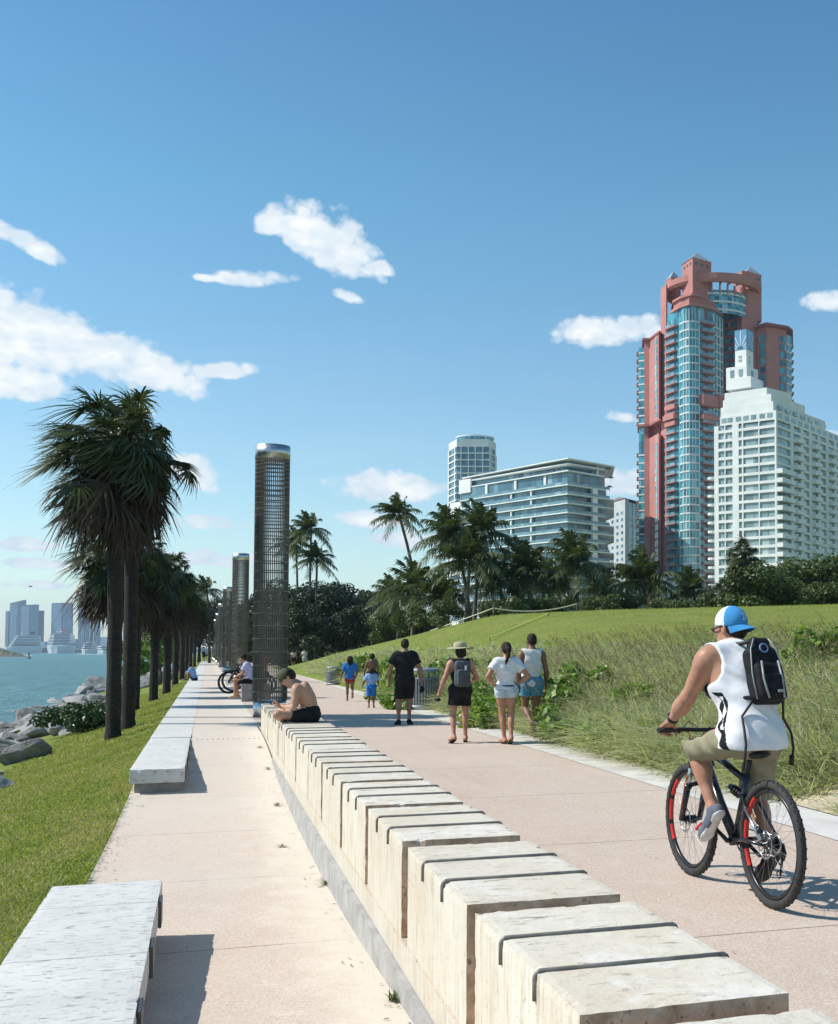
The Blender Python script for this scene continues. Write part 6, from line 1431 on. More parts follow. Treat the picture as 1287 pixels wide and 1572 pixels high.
# hat wearer
t = walker(706, 1140, 1.60, 'person in a wide straw hat, black tank top and shorts with a grey backpack', .05)
f = Fig(stand(knL=(-.13, -.02, .50), anL=(-.16, -.20, .12), toL=(-.20, -.02, .035), knR=(.12, .08, .50), anR=(.115, .05, .085), toR=(.16, .24, .03), elL=(-.295, -.06, 1.14), wrL=(-.36, .02, .92), elR=(.30, -.03, 1.15), wrR=(.25, .21, 1.08), hdR=(-.1, .9, .2), pnR=(-1, 0, -.2)), female=True, mus=1.02)
f.body(skin='tan', parent=t, curl=(1.0, .7)); f.top('tank_top', BLK, t, .92, 0, .012, tank=True); f.shorts('shorts', BLK, t, .62, .026, .105); f.hair(t, length=.02, vol=.004)
for sd in 'LR': flipflop(f, sd, t, BLK)
mb = MB(); c = f.H(0, -.01, .055); mb.lathe([(.125, .0), (.120, .03), (.11, .075), (.085, .098), (.0, .108)], c, 28, caps=False)
ho = mb.build('hat', STRAW, t); mb = MB(); n_ = 40; vs = []
for rr in (.118, .16, .205, .235):
    for k in range(n_): a = 2 * math.pi * k / n_; vs.append((c[0] + rr * math.cos(a) * 1.06, c[1] + rr * math.sin(a), c[2] + .004 - .35 * max(0, rr - .13) * (.5 + .55 * math.sin(2 * a + .5) + .25 * math.sin(3 * a))))
mb.add(vs, [(r_ * n_ + k, r_ * n_ + (k + 1) % n_, (r_ + 1) * n_ + (k + 1) % n_, (r_ + 1) * n_ + k) for r_ in range(3) for k in range(n_)], 0, True); mb.build('brim', STRAW, ho)
def backpack(t, c, w, h, dp, mat, T=None, label=None, loose=True):
    c = np.array(c); T = np.eye(3) if T is None else T; F = Field(c - .34, c + .34, .008); F.rbox(c, (w / 2, dp / 2, h / 2), .05, T); F.rbox(c - T[:, 1] * dp * .5 - T[:, 2] * h * .14, (w * .40, dp * .28, h * .30), .035, T, .012)
    F.rbox(c + T[:, 2] * h * .36 - T[:, 1] * dp * .12, (w * .42, dp * .42, h * .16), .05, T, .02); F.warp(lambda x, y, z: .003 * np.sin(40 * x + 13 * z) * np.sin(33 * z)); return obj('backpack', F.mesh('backpack', mat), None)
pk = backpack(t, (0, -.165, 1.22), .28, .46, .15, PACK); held(t, pk, 'grey backpack with a white tag, on the hat wearer\'s back', 'backpack'); tubes('strap', [([(-.09, -.10, 1.42), (-.10, .0, 1.475), (-.11, .10, 1.40), (-.13, .12, 1.2), (-.13, .0, 1.06)], .014)], PACK, pk); tubes('strap', [([(.09, -.10, 1.42), (.10, .0, 1.475), (.11, .10, 1.40), (.13, .12, 1.2), (.13, .0, 1.06)], .014)], PACK, pk)
mb = MB(); mb.box(.01, .055, -.262, -.254, 1.26, 1.37); mb.build('tag', WHT, pk, bevel=.004); tubes('zip', [([(-.09, -.243, 1.05), (-.10, -.247, 1.2), (-.07, -.246, 1.30), (.07, -.246, 1.30), (.10, -.247, 1.2), (.09, -.243, 1.05)], .004)], SOLE, pk)
mb = MB(); mb.ball((-.385, .03, .77), (.035, .12, .035), 10); mb.ball((-.42, .02, .765), (.03, .12, .03), 10); held(t, mb.build('carried_sandals', BLK), 'dark sandals held in the hat wearer\'s left hand', 'sandals')
# woman with hands on hips
t = walker(777, 1142, 1.62, 'woman in white T-shirt and denim shorts walking with hands on her hips, long ponytail', .0)
f = Fig(stand(elL=(-.35, -.10, 1.17), wrL=(-.205, .02, 1.02), hdL=(.5, .75, -.25), pnL=(.6, -.4, -.3), elR=(.37, -.11, 1.17), wrR=(.205, .02, 1.02), hdR=(-.5, .75, -.25), pnR=(-.6, -.4, -.3), knL=(-.055, .05, .50), anL=(-.03, -.0, .085), toL=(-.06, .19, .03), knR=(.085, .00, .49), anR=(.045, -.17, .12), toR=(.06, .0, .03)), female=True)
f.body(skin='tan', parent=t, curl=(.35, .35)); f.top('shirt', WHT, t, .955, .55, .022); f.shorts('shorts', DEN, t, .26, .016, .108)
f.hair(t, pony=[(0, -.10, .04, .035), (0, -.145, 0, .038), (.005, -.155, -.10, .033), (-.03, -.15, -.2, .024), (-.045, -.14, -.27, .010)])
mb = MB(); J = f.J; n_ = 40; vs = [(math.cos(2 * math.pi * k / n_) * .185, math.sin(2 * math.pi * k / n_) * .14, 1.015 + .01 * math.sin(2 * math.pi * k / n_)) for k in range(n_ + 1)]; mb.tube(vs, .012, 6, caps=False); o = mb.build('waist_strap', BLK, None); mb = MB(); mb.ball((0, .155, 1.01), (.09, .03, .045), 12); mb.build('pouch', BLK, o); held(t, o, 'black waist bag strap round the woman in the white T-shirt', 'waist bag')
for sd in 'LR': flipflop(f, sd, t, BLK)
# man in tank top
t = walker(816, 1133, 1.78, 'man in off-white tank top and teal patterned swim shorts, one bare foot lifted behind', -.05)
f = Fig(stand(hf=(-.25, 1, 0), knL=(-.10, .08, .49), anL=(-.045, -.26, .27), toL=(-.02, -.30, .05), dnL=(0, -1, 0), knR=(.085, .06, .50), anR=(.05, .04, .085), toR=(.07, .23, .03), elL=(-.245, -.10, 1.13), wrL=(-.23, .0, .88), elR=(.25, -.03, 1.12), wrR=(.27, .10, .88)), mus=1.04)
f.body(skin='brown', parent=t, curl=(.5, .5)); f.top('tank_top', GRYW, t, .87, 0, .022, tank=True); f.shorts('swim_shorts', SWIM, t, .48, .026, .108); f.hair(t, vol=.003)
# children
t = walker(537, 1076.5, 1.33, 'child with long dark hair in a bright blue T-shirt, running up the path', -.1)
f = Fig(stand(hed=(0, .0, 1.60), knL=(-.09, .05, .49), anL=(-.09, -.0, .085), toL=(-.11, .19, .03), knR=(.10, .08, .50), anR=(.10, -.24, .30), toR=(.10, -.34, .12), elL=(-.28, -.06, 1.14), wrL=(-.33, .02, .93), elR=(.27, -.04, 1.14), wrR=(.24, .12, .98)), female=True, head=1.22, belly=.02, vox=.011)
f.body(skin='brown', parent=t); f.top('shirt', BLU, t, .86, .75, .035); f.shorts('shorts', RED, t, .34, .028, .11); f.hair(t, length=.14, vol=.022)
t = walker(570, 1087, 1.05, 'small boy in a light blue T-shirt and bright blue shorts walking behind the others', -.1)
f = Fig(stand(hed=(0, .0, 1.58), knL=(-.10, .02, .47), anL=(-.10, -.10, .09), toL=(-.12, .07, .03), knR=(.10, .1, .48), anR=(.11, .09, .085), toR=(.14, .27, .03), elL=(-.31, -.04, 1.16), wrL=(-.38, .05, .95), elR=(.29, -.02, 1.15), wrR=(.30, .14, 1.02)), head=1.36, belly=.03, vox=.012)
f.body(skin='brown', parent=t); f.top('shirt', LBL, t, .88, .8, .03); f.shorts('shorts', PBL, t, .86, .04, .115); f.hair(t, vol=.008)
t = walker(571, 1070, 1.42, 'bare-backed child with dark hair half hidden behind the small boy', -.1)
f = Fig(stand(hed=(0, .0, 1.60), elL=(-.27, -.06, 1.14), wrL=(-.30, .02, .92)), head=1.15, vox=.012); f.body(skin='brown', parent=t); f.shorts('shorts', BLK, t, .7, .03, .11); f.hair(t, vol=.012)
# far pair and others up the path
t = walker(451, 1026, 1.62, 'far walker in a pale pink top and dark shorts, beside the dark grove', -.1); f = Fig(stand(knL=(-.1, .1, .5)), female=True, vox=.016); f.body(skin='mid', parent=t); f.top('top', PINK, t, .95, .5, .02); f.shorts('shorts', BLK, t, .6, .03, .11); f.hair(t, length=.05)
t = walker(468, 1025, 1.72, 'far walker in a white shirt, right one of the pair by the dark grove', -.1); f = Fig(stand(knR=(.1, .1, .5)), vox=.016); f.body(skin='mid', parent=t); f.top('shirt', WHT, t, .90, .6, .03); f.shorts('shorts', DEN, t, .7, .03, .11); f.hair(t)
for u, v, H, m_, lb, nm_ in [(313, 1015.5, 1.7, BLK, 'distant walker in dark clothes near the far end of the promenade', 0), (322, 1014.5, 1.7, RED, 'distant walker in a reddish top near the far end of the promenade', 1), (317, 1012.5, 1.7, LILAC, 'farthest walker on the promenade, in a pale top', 2)]:
    t = walker(u, v, H, lb, .1 * nm_); f = Fig(stand(), vox=.02); f.body(skin='mid', parent=t, hands=False); f.top('shirt', m_, t, .9, .6, .03); f.shorts('shorts', BLK, t, .7, .03, .11); f.hair(t)

# ---- seated man on the wall
p = at(474, 1110, WH); p = V(1.375, 16.62, WH + .006); t = thing('person', 'shirtless man in olive cap sitting cross-legged on the wall, looking at his phone', 'person', p, math.pi / 2 - .12)
J = dict(pel=(0, .0, .115), wai=(0, .03, .25), che=(0, .10, .385), nek=(0, .215, .525), hed=(0, .325, .615), hf=(0, .72, -.62), hu=(0, .62, .72), shL=(-.19, .195, .455), elL=(-.255, .235, .20), wrL=(-.075, .40, .215), hdL=(.35, .9, .12), pnL=(.3, -.1, 1), shR=(.19, .195, .455), elR=(.255, .235, .20), wrR=(.075, .40, .215), hdR=(-.35, .9, .12), pnR=(-.3, -.1, 1),
         hpL=(-.10, .03, .095), knL=(-.30, .43, .115), anL=(.08, .41, .05), toL=(.26, .46, .045), hpR=(.10, .03, .095), knR=(.30, .42, .13), anR=(-.10, .27, .155), toR=(-.28, .22, .185))
f = Fig(J, mus=1.0, vox=.008); f.body(skin='fair', parent=t, curl=(.55, .55)); f.shorts('shorts', BLK, t, .62, .016, .100); f.hair(t, vol=.006); f.eyes(t)
F = Field(f.J['hed'] - .2, f.J['hed'] + .25, .006); F.ell(f.H(0, .012, .045), np.array((.092, .112, .098)), f.Hm, .01); c0 = f.H(0, .03, .028); R_ = f.Hm
F.cut(lambda x, y, z: -((x - c0[0]) * R_[0, 2] + (y - c0[1]) * R_[1, 2] + (z - c0[2]) * R_[2, 2]) - .35 * ((x - c0[0]) * R_[0, 1] + (y - c0[1]) * R_[1, 1] + (z - c0[2]) * R_[2, 1])); cap = obj('cap', F.mesh('cap', OLIVE), t)
mb = MB(); b0 = f.H(0, .10, .03); vs = []
for i in range(9):
    a = (i - 4) / 4; x = .07 * math.sin(a * 1.35); y0 = .085 + .02 * math.cos(a * 1.35); y1 = y0 + .062 * math.cos(a * 1.2)
    vs += [f.H(x, y0, .040), f.H(x * .95, y1, .024), f.H(x * .95, y1, .020), f.H(x, y0, .036)]
mb.add(vs, [(4 * i + k, 4 * i + 4 + k, 4 * i + 4 + (k + 1) % 4, 4 * i + (k + 1) % 4) for i in range(8) for k in range(4)]); mb.build('visor', OLIVE, cap)
mb = MB(); mb.box(-.038, .038, -.075, .075, -.005, .005); o = mb.build('phone', MAT['dkwin'], bevel=.003); o.location = t.matrix_basis @ V(0, .50, .255) if False else (Matrix.Translation(t.location) @ Matrix.Rotation(math.pi / 2 - .12, 4, 'Z')) @ V(0, .485, .236); o.rotation_euler = (rad(12), 0, math.pi / 2 - .12); tag(o, 'dark phone in the hands of the man sitting on the wall', 'phone')
F = Field((-.2, -.2, -.02), (.2, .2, .2), .009); F.rbox((0, 0, .052), (.075, .11, .05), .04); F.warp(lambda x, y, z: .006 * np.sin(30 * x + 20 * y)); o = obj('small_bag', F.mesh('small_bag', BLK), None, (.735, 16.68, WH + .006)); o = tag(o, 'small black bag on the wall in front of the sitting man\'s knees', 'bag')
o.location = (1.375 - .64, 16.7, WH + .006) if False else (1.03, 16.98, WH + .008)
# ---- the person on the grey block, and one by the palms
p = V(1.25, 36.25, .515); t = thing('person', 'person in a pale lilac top and black shorts sitting on the grey stone block', 'person', p, rad(80), 'people resting along the promenade')
def seat_pose(**k):
    J = dict(pel=(0, 0, .10), wai=(0, .05, .25), che=(0, .11, .41), nek=(0, .17, .60), hed=(0, .25, .76), hf=(0, .95, -.3), shL=(-.17, .15, .55), elL=(-.22, .25, .30), wrL=(-.12, .42, .22), shR=(.17, .15, .55), elR=(.22, .25, .30), wrR=(.12, .42, .22), hpL=(-.09, .03, .09), knL=(-.12, .46, .10), anL=(-.12, .46, -.34), toL=(-.13, .64, -.42), hpR=(.09, .03, .09), knR=(.12, .46, .10), anR=(.12, .42, -.34), toR=(.13, .6, -.42)); J.update(k); return J
f = Fig(seat_pose(), vox=.012); f.body(skin='tan', parent=t); f.top('shirt', LILAC, t, .13, .6, .025); f.shorts('shorts', BLK, t, .8, .02, .10); f.hair(t, vol=.012)
p = V(-.62, 62, .02); t = thing('person', 'person in a pale blue top sitting at the lawn edge by the palms', 'person', p, rad(60), 'people resting along the promenade'); f = Fig(seat_pose(knL=(-.14, .34, .42), anL=(-.13, .45, .06), toL=(-.14, .64, .02), knR=(.14, .34, .42), anR=(.13, .45, .06), toR=(.14, .64, .02), wrL=(-.1, .42, .36), wrR=(.1, .42, .36)), vox=.014); f.body(skin='mid', parent=t); f.top('shirt', LBL, t, .13, .6, .025); f.shorts('trousers', BLK, t, .95, .02, .09); f.hair(t, vol=.01)
p = V(1.62, 37.2, 0); t = thing('person', 'person in dark red top standing behind the parked bicycles', 'person', p, rad(95), 'people resting along the promenade'); f = Fig(stand(), vox=.013); f.body(skin='mid', parent=t); f.top('shirt', RED, t, .9, .6, .02); f.shorts('shorts', BLK, t, .8, .03, .10); f.hair(t, vol=.015); t.scale = (.92, .92, .86)

# ================================================================ bicycles
MAT['tyre'] = M('black_rubber', (.022, .022, .023), (.035, .034, .034), .8, scale=20, bump=.3, bscale=80, bd=.004); MAT['frame_paint'] = M('black_bike_paint', (.012, .013, .018), (.018, .020, .03), .22, .1, scale=3, spec=.6); MAT['alu'] = M('bare_aluminium', (.62, .62, .63), (.5, .5, .5), .3, 1.0, scale=20); MAT['rimblk'] = M('black_rim', (.03, .03, .032), None, .3, .5); MAT['redd'] = M('red_decal', (.62, .035, .03), None, .35); MAT['spoke'] = M('steel_spoke', (.45, .45, .46), None, .3, 1.0)
def make_wheel(t, y, rear):
    Rw = .3675; c = V(0, y, Rw); ax = (1, 0, 0); wl = bpy.data.objects.new('wheel', None); link(wl, t); wl.location = c; o = V(0, 0, 0)
    mb = MB(); mb.ring(o, ax, Rw - .027, .026, 96, 10)
    for i in range(84):
        a = 2 * math.pi * i / 84; Mx = Matrix.Rotation(a, 4, 'X')
        for x0 in ((-.012, .001) if i % 2 else (-.0195, .0095)): mb.box(x0, x0 + .010, -.0055, .0055, Rw - .012, Rw - (.0005 if i % 2 else .0035), M=Mx)
    mb.build('tyre', MAT['tyre'], wl)
    mb = MB(); mb.ring(o, ax, Rw - .063, .013, 72, 8, flat=1.1); rm = mb.build('rim', MAT['rimblk'], wl); 
    for (b0, b1) in ((-2.15, -1.80), (-1.70, -1.22), (-1.12, -.62)): mb = MB(); mb.ring(o, ax, Rw - .063, .0142, 12, 8, arc=(b0, b1), flat=1.12); mb.build('rim_decal', MAT['redd'], wl)
    mb = MB()
    for i in range(28):
        a = 2 * math.pi * i / 28; a2 = a + (.55 if i % 4 < 2 else -.55); sx = -.028 if i % 2 else .028
        mb.tube([(sx, math.cos(a2) * .026, math.sin(a2) * .026), (0, math.cos(a) * (Rw - .07), math.sin(a) * (Rw - .07))], .0011, 4, caps=False)
    mb.build('spokes', MAT['spoke'], wl)
    mb = MB(); mb.tube([(-.06, 0, 0), (-.036, 0, 0), (-.034, 0, 0), (.034, 0, 0), (.036, 0, 0), (.06, 0, 0)], [.012, .014, .029, .029, .014, .012], 14); mb.build('hub', MAT['rimblk'], wl)
    mb = MB(); mb.ring((-.042, 0, 0), ax, .078, .007, 32, 4, flat=.2); 
    for q in range(6): a = q * 1.047; mb.tube([(-.042, .02 * math.cos(a), .02 * math.sin(a)), (-.042, .075 * math.cos(a + .4), .075 * math.sin(a + .4))], .0035, 4)
    mb.build('brake_rotor', MAT['alu'], wl)
    if rear:
        mb = MB()
        for i, r_ in enumerate((.066, .058, .050, .042, .034, .026)): mb.ring((.030 + i * .0042, 0, 0), ax, r_ * .72, r_ * .28, 30, 4, flat=.05)
        mb.build('cassette', MAT['alu'], wl)
    return wl
def make_bike(label, loc, rz):
    t = thing('bicycle', label, 'bicycle', loc, rz); P_ = MAT['frame_paint']
    make_wheel(t, 0, True); make_wheel(t, 1.07, False); bb = V(0, .44, .325); st = V(0, .30, .70); ht, hb = V(0, .835, .885), V(0, .868, .775)
    mb = MB(); mb.tube([hb + V(0, -.012, .02), lerp(hb, bb, .5) + V(0, 0, -.015), bb], [.030, .033, .030], 12); mb.tube([ht + V(0, 0, -.03), lerp(ht, st, .5) + V(0, 0, -.012), st], [.024, .022, .019], 12); mb.tube([bb, st + (st - bb) * .12], [.024, .018], 12); mb.tube([hb + V(0, .004, -.02), ht + V(0, -.004, .01)], .027, 12)
    mb.tube([(-.036, .44, .325), (.036, .44, .325)], .032, 14); mb.build('frame', P_, t)
    mb = MB()
    for sx in (-1, 1):
        mb.tube([(sx * .035, .40, .335), (sx * .055, .25, .36), (sx * .062, 0, .3675)], [.013, .013, .011], 8); mb.tube([(sx * .02, .325, .62), (sx * .052, .22, .56), (sx * .060, .02, .385)], [.011, .010, .009], 8)
    mb.build('rear_triangle', P_, t)
    mb = MB(); mb.tube([(-.066, .01, .39), (-.058, .20, .548)], .0105, 8); mb.build('stay_trim', MAT['alu'], t)
    mb = MB(); mb.tube([(0, .335, .60), (0, .50, .645)], .020, 10); mb.ring((0, .42, .622), (0, .96, .25), .026, .005, 16, 6); mb.ring((0, .45, .63), (0, .96, .25), .026, .005, 16, 6); mb.ring((0, .39, .615), (0, .96, .25), .026, .005, 16, 6); mb.build('shock', MAT['rimblk'], t)
    mb = MB()
    for sx in (-1, 1): mb.tube([(sx * .066, 1.075, .3675), (sx * .066, .985, .58)], [.019, .023], 10); mb.tube([(sx * .066, .96, .60), (sx * .066, .985, .585)], .024, 10)
    mb.tube([(-.066, .985, .60), (0, .972, .615), (.066, .985, .60)], .016, 8); fk = mb.build('fork', P_, t)
    mb = MB()
    for sx in (-1, 1): mb = MB(); mb.tube([(sx * .066, .985, .58), (sx * .066, .915, .745)], .016, 10); mb.build('stanchion', MAT['alu'], fk)
    mb = MB(); mb.tube([(-.086, .915, .745), (.086, .915, .745)], .024, 10); mb.tube([(0, .905, .745), (0, .868, .79)], .024, 10); mb.build('fork_crown', P_, fk)
    mb = MB(); mb.tube([(-.085, 1.03, .43), (-.09, .97, .62), (-.06, .93, .76), (-.14, .80, .96), (-.22, .765, .985)], .0035, 6); mb.build('brake_hose', MAT['redd'], fk)
    sp_ = MB(); sp_.tube([st, (0, .245, .852)], .0145, 10); sp_.build('seat_post', MAT['rimblk'], t)
    F = Field((-.12, .02, .80), (.12, .42, .95), .006); F.ell((0, .155, .872), (.072, .095, .026), None, .03); F.cone((0, .18, .874), (0, .375, .872), .045, .020, .03); F.cut(lambda x, y, z: z - .889 + .25 * np.maximum(np.abs(x) - .03, 0)); F.cut(lambda x, y, z: .846 - z); obj('saddle', F.mesh('saddle', MAT['rimblk']), t)
    mb = MB(); mb.tube([ht + V(0, 0, .0), (0, .822, .935)], .020, 10); mb.tube([(0, .825, .93), (0, .785, .975)], .021, 10); sm_ = mb.build('stem', MAT['rimblk'], t)
    mb = MB(); mb.tube([(-.37, .745, .985), (-.22, .772, .985), (-.08, .785, .978), (.08, .785, .978), (.22, .772, .985), (.37, .745, .985)], .0135, 10); hb_ = mb.build('handlebar', MAT['rimblk'], t)
    for sx in (-1, 1):
        mb = MB(); mb.tube([(sx * .262, .765, .985), (sx * .375, .743, .985)], .0175, 12); mb.ring((sx * .376, .743, .985), (1, -sx * .2, 0), .013, .008, 16, 6); mb.ring((sx * .262, .765, .985), (1, -sx * .2, 0), .015, .006, 16, 6); mb.build('grip', MAT['tyre'], hb_)
        mb = MB(); mb.tube([(sx * .235, .775, .98), (sx * .25, .815, .968), (sx * .33, .825, .955)], .0065, 6); mb.tube([(sx * .23, .775, .975), (sx * .20, .80, .97)], .014, 8); mb.build('brake_lever', MAT['rimblk'], hb_)
    mb = MB(); mb.tube([(.20, .80, .97), (.12, .88, 1.02), (.02, .90, .97), (.0, .87, .84), (0, .7, .74)], .003, 6); mb.tube([(-.20, .80, .97), (-.10, .89, 1.03), (.01, .905, .96), (.01, .875, .83)], .003, 6); mb.build('cables', MAT['tyre'], hb_)
    mb = MB(); mb.ring((.045, .44, .325), (1, 0, 0), .075, .008, 36, 5, flat=.3)
    for q in range(5): a = q * 1.2566; mb.tube([(.045, .44, .325), (.045, .44 + .072 * math.cos(a), .325 + .072 * math.sin(a))], .006, 5)
    ch = mb.build('chainring', MAT['rimblk'], t); mb = MB(); mb.tube([(.045, .445, .402), (.043, .2, .40), (.04, .0, .412)], .0045, 6); mb.tube([(.045, .445, .248), (.043, .2, .275), (.04, .03, .29)], .0045, 6); mb.build('chain', MAT['alu'], ch)
    an_ = math.atan2(.07, .155)
    for sx, sgn in ((-1, 1), (1, -1)):
        e = V(sx * .075, .44 + sgn * .172 * math.cos(an_), .325 + sgn * .172 * math.sin(an_)); mb = MB(); mb.tube([(sx * .058, .44, .325), e], [.014, .011], 8); mb.tube([(sx * .03, .44, .325), (sx * .066, .44, .325)], .014, 8); ck = mb.build('crank', MAT['rimblk'], t)
        mb = MB(); mb.box(-.045, .045, -.048, .048, -.010, .010, M=Matrix.Translation(e + V(sx * .06, 0, 0)) @ Matrix.Rotation(-.5 if sx < 0 else -.3, 4, 'X')); mb.tube([e, e + V(sx * .03, 0, 0)], .007, 6); mb.build('pedal', MAT['redd'] if sx < 0 else MAT['rimblk'], ck, bevel=.004)
    mb = MB(); mb.tube([(.072, 0, .3675), (.078, -.012, .31), (.075, .0, .27)], [.012, .015, .012], 8); mb.tube([(.070, .0, .27), (.070, .02, .185)], [.010, .008], 6); mb.ring((.060, .005, .265), (1, 0, 0), .020, .006, 16, 5, flat=.4); mb.ring((.060, .022, .185), (1, 0, 0), .020, .006, 16, 5, flat=.4); mb.build('derailleur', MAT['rimblk'], t)
    mb = MB(); mb.tube([(-.058, .03, .43), (-.058, .05, .46)], .016, 8); mb.build('brake_caliper', MAT['rimblk'], t)
    return t
BIKE_RZ = rad(2.6)
BK = at(1185, 1394.5); bike = make_bike('black mountain bicycle with red rim decals, ridden by the man in white', BK, BIKE_RZ)
note(bike)
b2 = copy_thing(bike, (0, 0, 0), 0, 1, 'black bicycle parked crosswise behind the grey stone block, nearer one'); p = atd(400, 1068, 37.6); b2.location = (p.x, p.y, .0); b2.rotation_euler = (rad(6), 0, math.pi / 2 - PSI)
b3 = copy_thing(bike, (0, 0, 0), 0, 1, 'second black bicycle parked crosswise, just beyond the first parked one'); p = atd(405, 1066, 38.6); b3.location = (p.x, p.y, .0); b3.rotation_euler = (rad(8), 0, math.pi / 2 - PSI + .1)
for q in (b2, b3):
    q['group'] = 'bicycles parked by the stone block'
    for ch in list(q.children_recursive):
        if ch.name.startswith('rim_decal'): bpy.data.objects.remove(ch)

# ---- the rider, in the bicycle's own axes
t = thing('person', 'man riding the bicycle in white sleeveless shirt, khaki shorts and a blue and white cap', 'person', BK, BIKE_RZ)
J = dict(pel=(0, .235, .985), wai=(0, .275, 1.12), che=(0, .35, 1.295), nek=(0, .415, 1.485), hed=(-.01, .475, 1.622), hf=(-.42, .90, -.10), shL=(-.205, .40, 1.435), elL=(-.275, .535, 1.195), wrL=(-.305, .715, 1.045), hdL=(-.28, .62, -.55), pnL=(.12, .45, -.9), thL=(1, .25, 0), shR=(.205, .40, 1.435), elR=(.285, .53, 1.19), wrR=(.27, .725, 1.045), hdR=(.28, .62, -.55), pnR=(-.12, .45, -.9), thR=(-1, .25, 0),
         hpL=(-.10, .25, .955), knL=(-.165, .675, .875), anL=(-.135, .475, .515), toL=(-.14, .62, .375), hpR=(.10, .25, .955), knR=(.155, .47, .585), anR=(.135, .245, .285), toR=(.135, .37, .165))
f = Fig(J, mus=1.20, vox=.007, belly=.01); f.body(skin='tan', parent=t, feet='shoe', curl=(.95, .95)); J = f.J
# white sleeveless shirt, black pattern down its left side
MAT['print'] = cloth('black_print', (.014, .014, .016))
def side_print(c):
    x, y, z = c[:, 0], c[:, 1], c[:, 2]; yc = .20 + (z - 1.0) * .34; w = .030 + .010 * np.sin(z * 62) ; band = (np.abs(y - yc - .012 * np.sin(z * 62)) < w) & (z < 1.235) & (z > .90) & (x < -.09)
    hole = (np.abs(y - yc + .004) < .008 + .007 * np.sin(z * 62 + 1.2)) & (z > 1.02) & (z < 1.21); return (band & ~hole).astype(int)
f.top('shirt', None, t, .905, 0, .019, tank=True, vox=.006, wide=.030, neck=.05, pick=side_print, mats=[M('creased_white_cotton', (.74, .74, .76), (.70, .70, .73), .85, scale=10, bump=.35, bscale=9, bd=.02, spec=.2), MAT['print']], fold=1.15)
f.shorts('shorts', KHA, t, .93, .019, .104, vox=.007, waist=.045, fold=.0085)
SHOE = cloth('faded_navy_canvas', (.10, .12, .16), (.16, .18, .21)); SOLW = M('white_rubber', (.66, .65, .62), (.56, .54, .50), .7, scale=18)
for sd in 'LR': f.shoe(sd, SHOE if sd == 'L' else BLK, SOLW if sd == 'L' else DSOLE, t)
f.hair(t, vol=.002)
# cap worn backwards
CB = cloth('blue_cap_cloth', (.05, .25, .52), (.06, .28, .56)); CW = cloth('white_cap_mesh', (.76, .77, .78))
F = Field(J['hed'] - .24, J['hed'] + .24, .006); F.ell(f.H(0, -.012, .040), np.array((.088, .110, .100)), f.Hm, .01); c0 = f.H(0, -.01, .014); R_ = f.Hm
F.cut(lambda x, y, z: -((x - c0[0]) * R_[0, 2] + (y - c0[1]) * R_[1, 2] + (z - c0[2]) * R_[2, 2]) + .10 * ((x - c0[0]) * R_[0, 1] + (y - c0[1]) * R_[1, 1] + (z - c0[2]) * R_[2, 1]))
q0 = f.H(0, -.02, 0); cap = obj('cap', F.mesh('cap', [CB, CW], lambda c: (((c - q0) @ R_[:, 1]) > 0).astype(int)), t); cap['label'] = 'blue and white cap worn back to front'
mb = MB(); vs = []
for i in range(13):
    a = (i - 6) / 6; x = .082 * math.sin(a * 1.25); y0 = -.012 - .108 * math.cos(a * 1.25) + .012; L_ = .072 * math.cos(a * 1.25); z0_ = .016; dz = -.035 - .018 * a * a
    vs += [f.H(x, y0, z0_ + .004), f.H(x * 1.02, y0 - L_, z0_ + dz + .004), f.H(x * 1.02, y0 - L_, z0_ + dz), f.H(x, y0, z0_)]
mb.add(vs, [(4 * i + k, 4 * i + 4 + k, 4 * i + 4 + (k + 1) % 4, 4 * i + (k + 1) % 4) for i in range(12) for k in range(4)]); mb.build('bill', CB, cap)
PT = cloth('pale_blue_patch', (.34, .50, .66)); mb = MB(); vs = []
for i in range(7):
    a = (i - 3) / 3 * .36
    for zz, s_ in ((.040, 1.012), (.090, 1.012)): 
        cz = (zz - .040) / .100; rr = math.sqrt(max(.05, 1 - cz * cz)); vs.append(f.H(.088 * s_ * rr * math.sin(a), -.012 - .110 * s_ * rr * math.cos(a), zz))
mb.add(vs, [(2 * i, 2 * i + 2, 2 * i + 3, 2 * i + 1) for i in range(6)], 0, True); mb.build('patch', PT, cap)
mb = MB()                                   # raised bars of the patch emblem
for (u0, u1, w0, w1) in ((-.85, -.25, .8, .9), (-.62, -.48, .15, .8), (-.85, -.25, .10, .18), (-.10, .02, .12, .9), (.18, .30, .12, .9), (.66, .78, .12, .9), (.30, .66, .45, .58), (.30, .66, .78, .9)):
    vs = []
    for uu in (u0, u1):
        for ww in (w0, w1):
            a = uu * .33; zz = .043 + ww * .044; cz = (zz - .040) / .1; rr = math.sqrt(1 - cz * cz) * 1.022; vs.append(f.H(.088 * rr * math.sin(a), -.012 - .110 * rr * math.cos(a), zz))
    mb.add(vs, [(0, 2, 3, 1)])
mb.build('patch_emblem', WHT, cap)
o = tubes('sunglasses', [([f.H(-.083, -.01, .010), f.H(-.080, .05, .008), f.H(-.066, .096, .004), f.H(0, .104, .004), f.H(.066, .096, .004), f.H(.080, .05, .008), f.H(.083, -.01, .010)], .005)], MAT['rimblk'], t)
mb = MB()
for sg in (-1, 1): mb.ball(f.H(sg * .036, .094, .0), (.028, .009, .019), 12, M=Matrix(f.Hm.tolist()))
mb.build('lens', MAT['dkwin'], o)
mb = MB(); fa = nv(J['wrL'] - J['elL']); mb.ring(J['wrL'] - fa * .022, fa, .031, .008, 24, 6, flat=1.6); mb.ball(J['wrL'] - fa * .022 + np.array([-.02, -.005, .03]), (.017, .017, .010), 10); w_ = mb.build('watch', MAT['rimblk'], t)
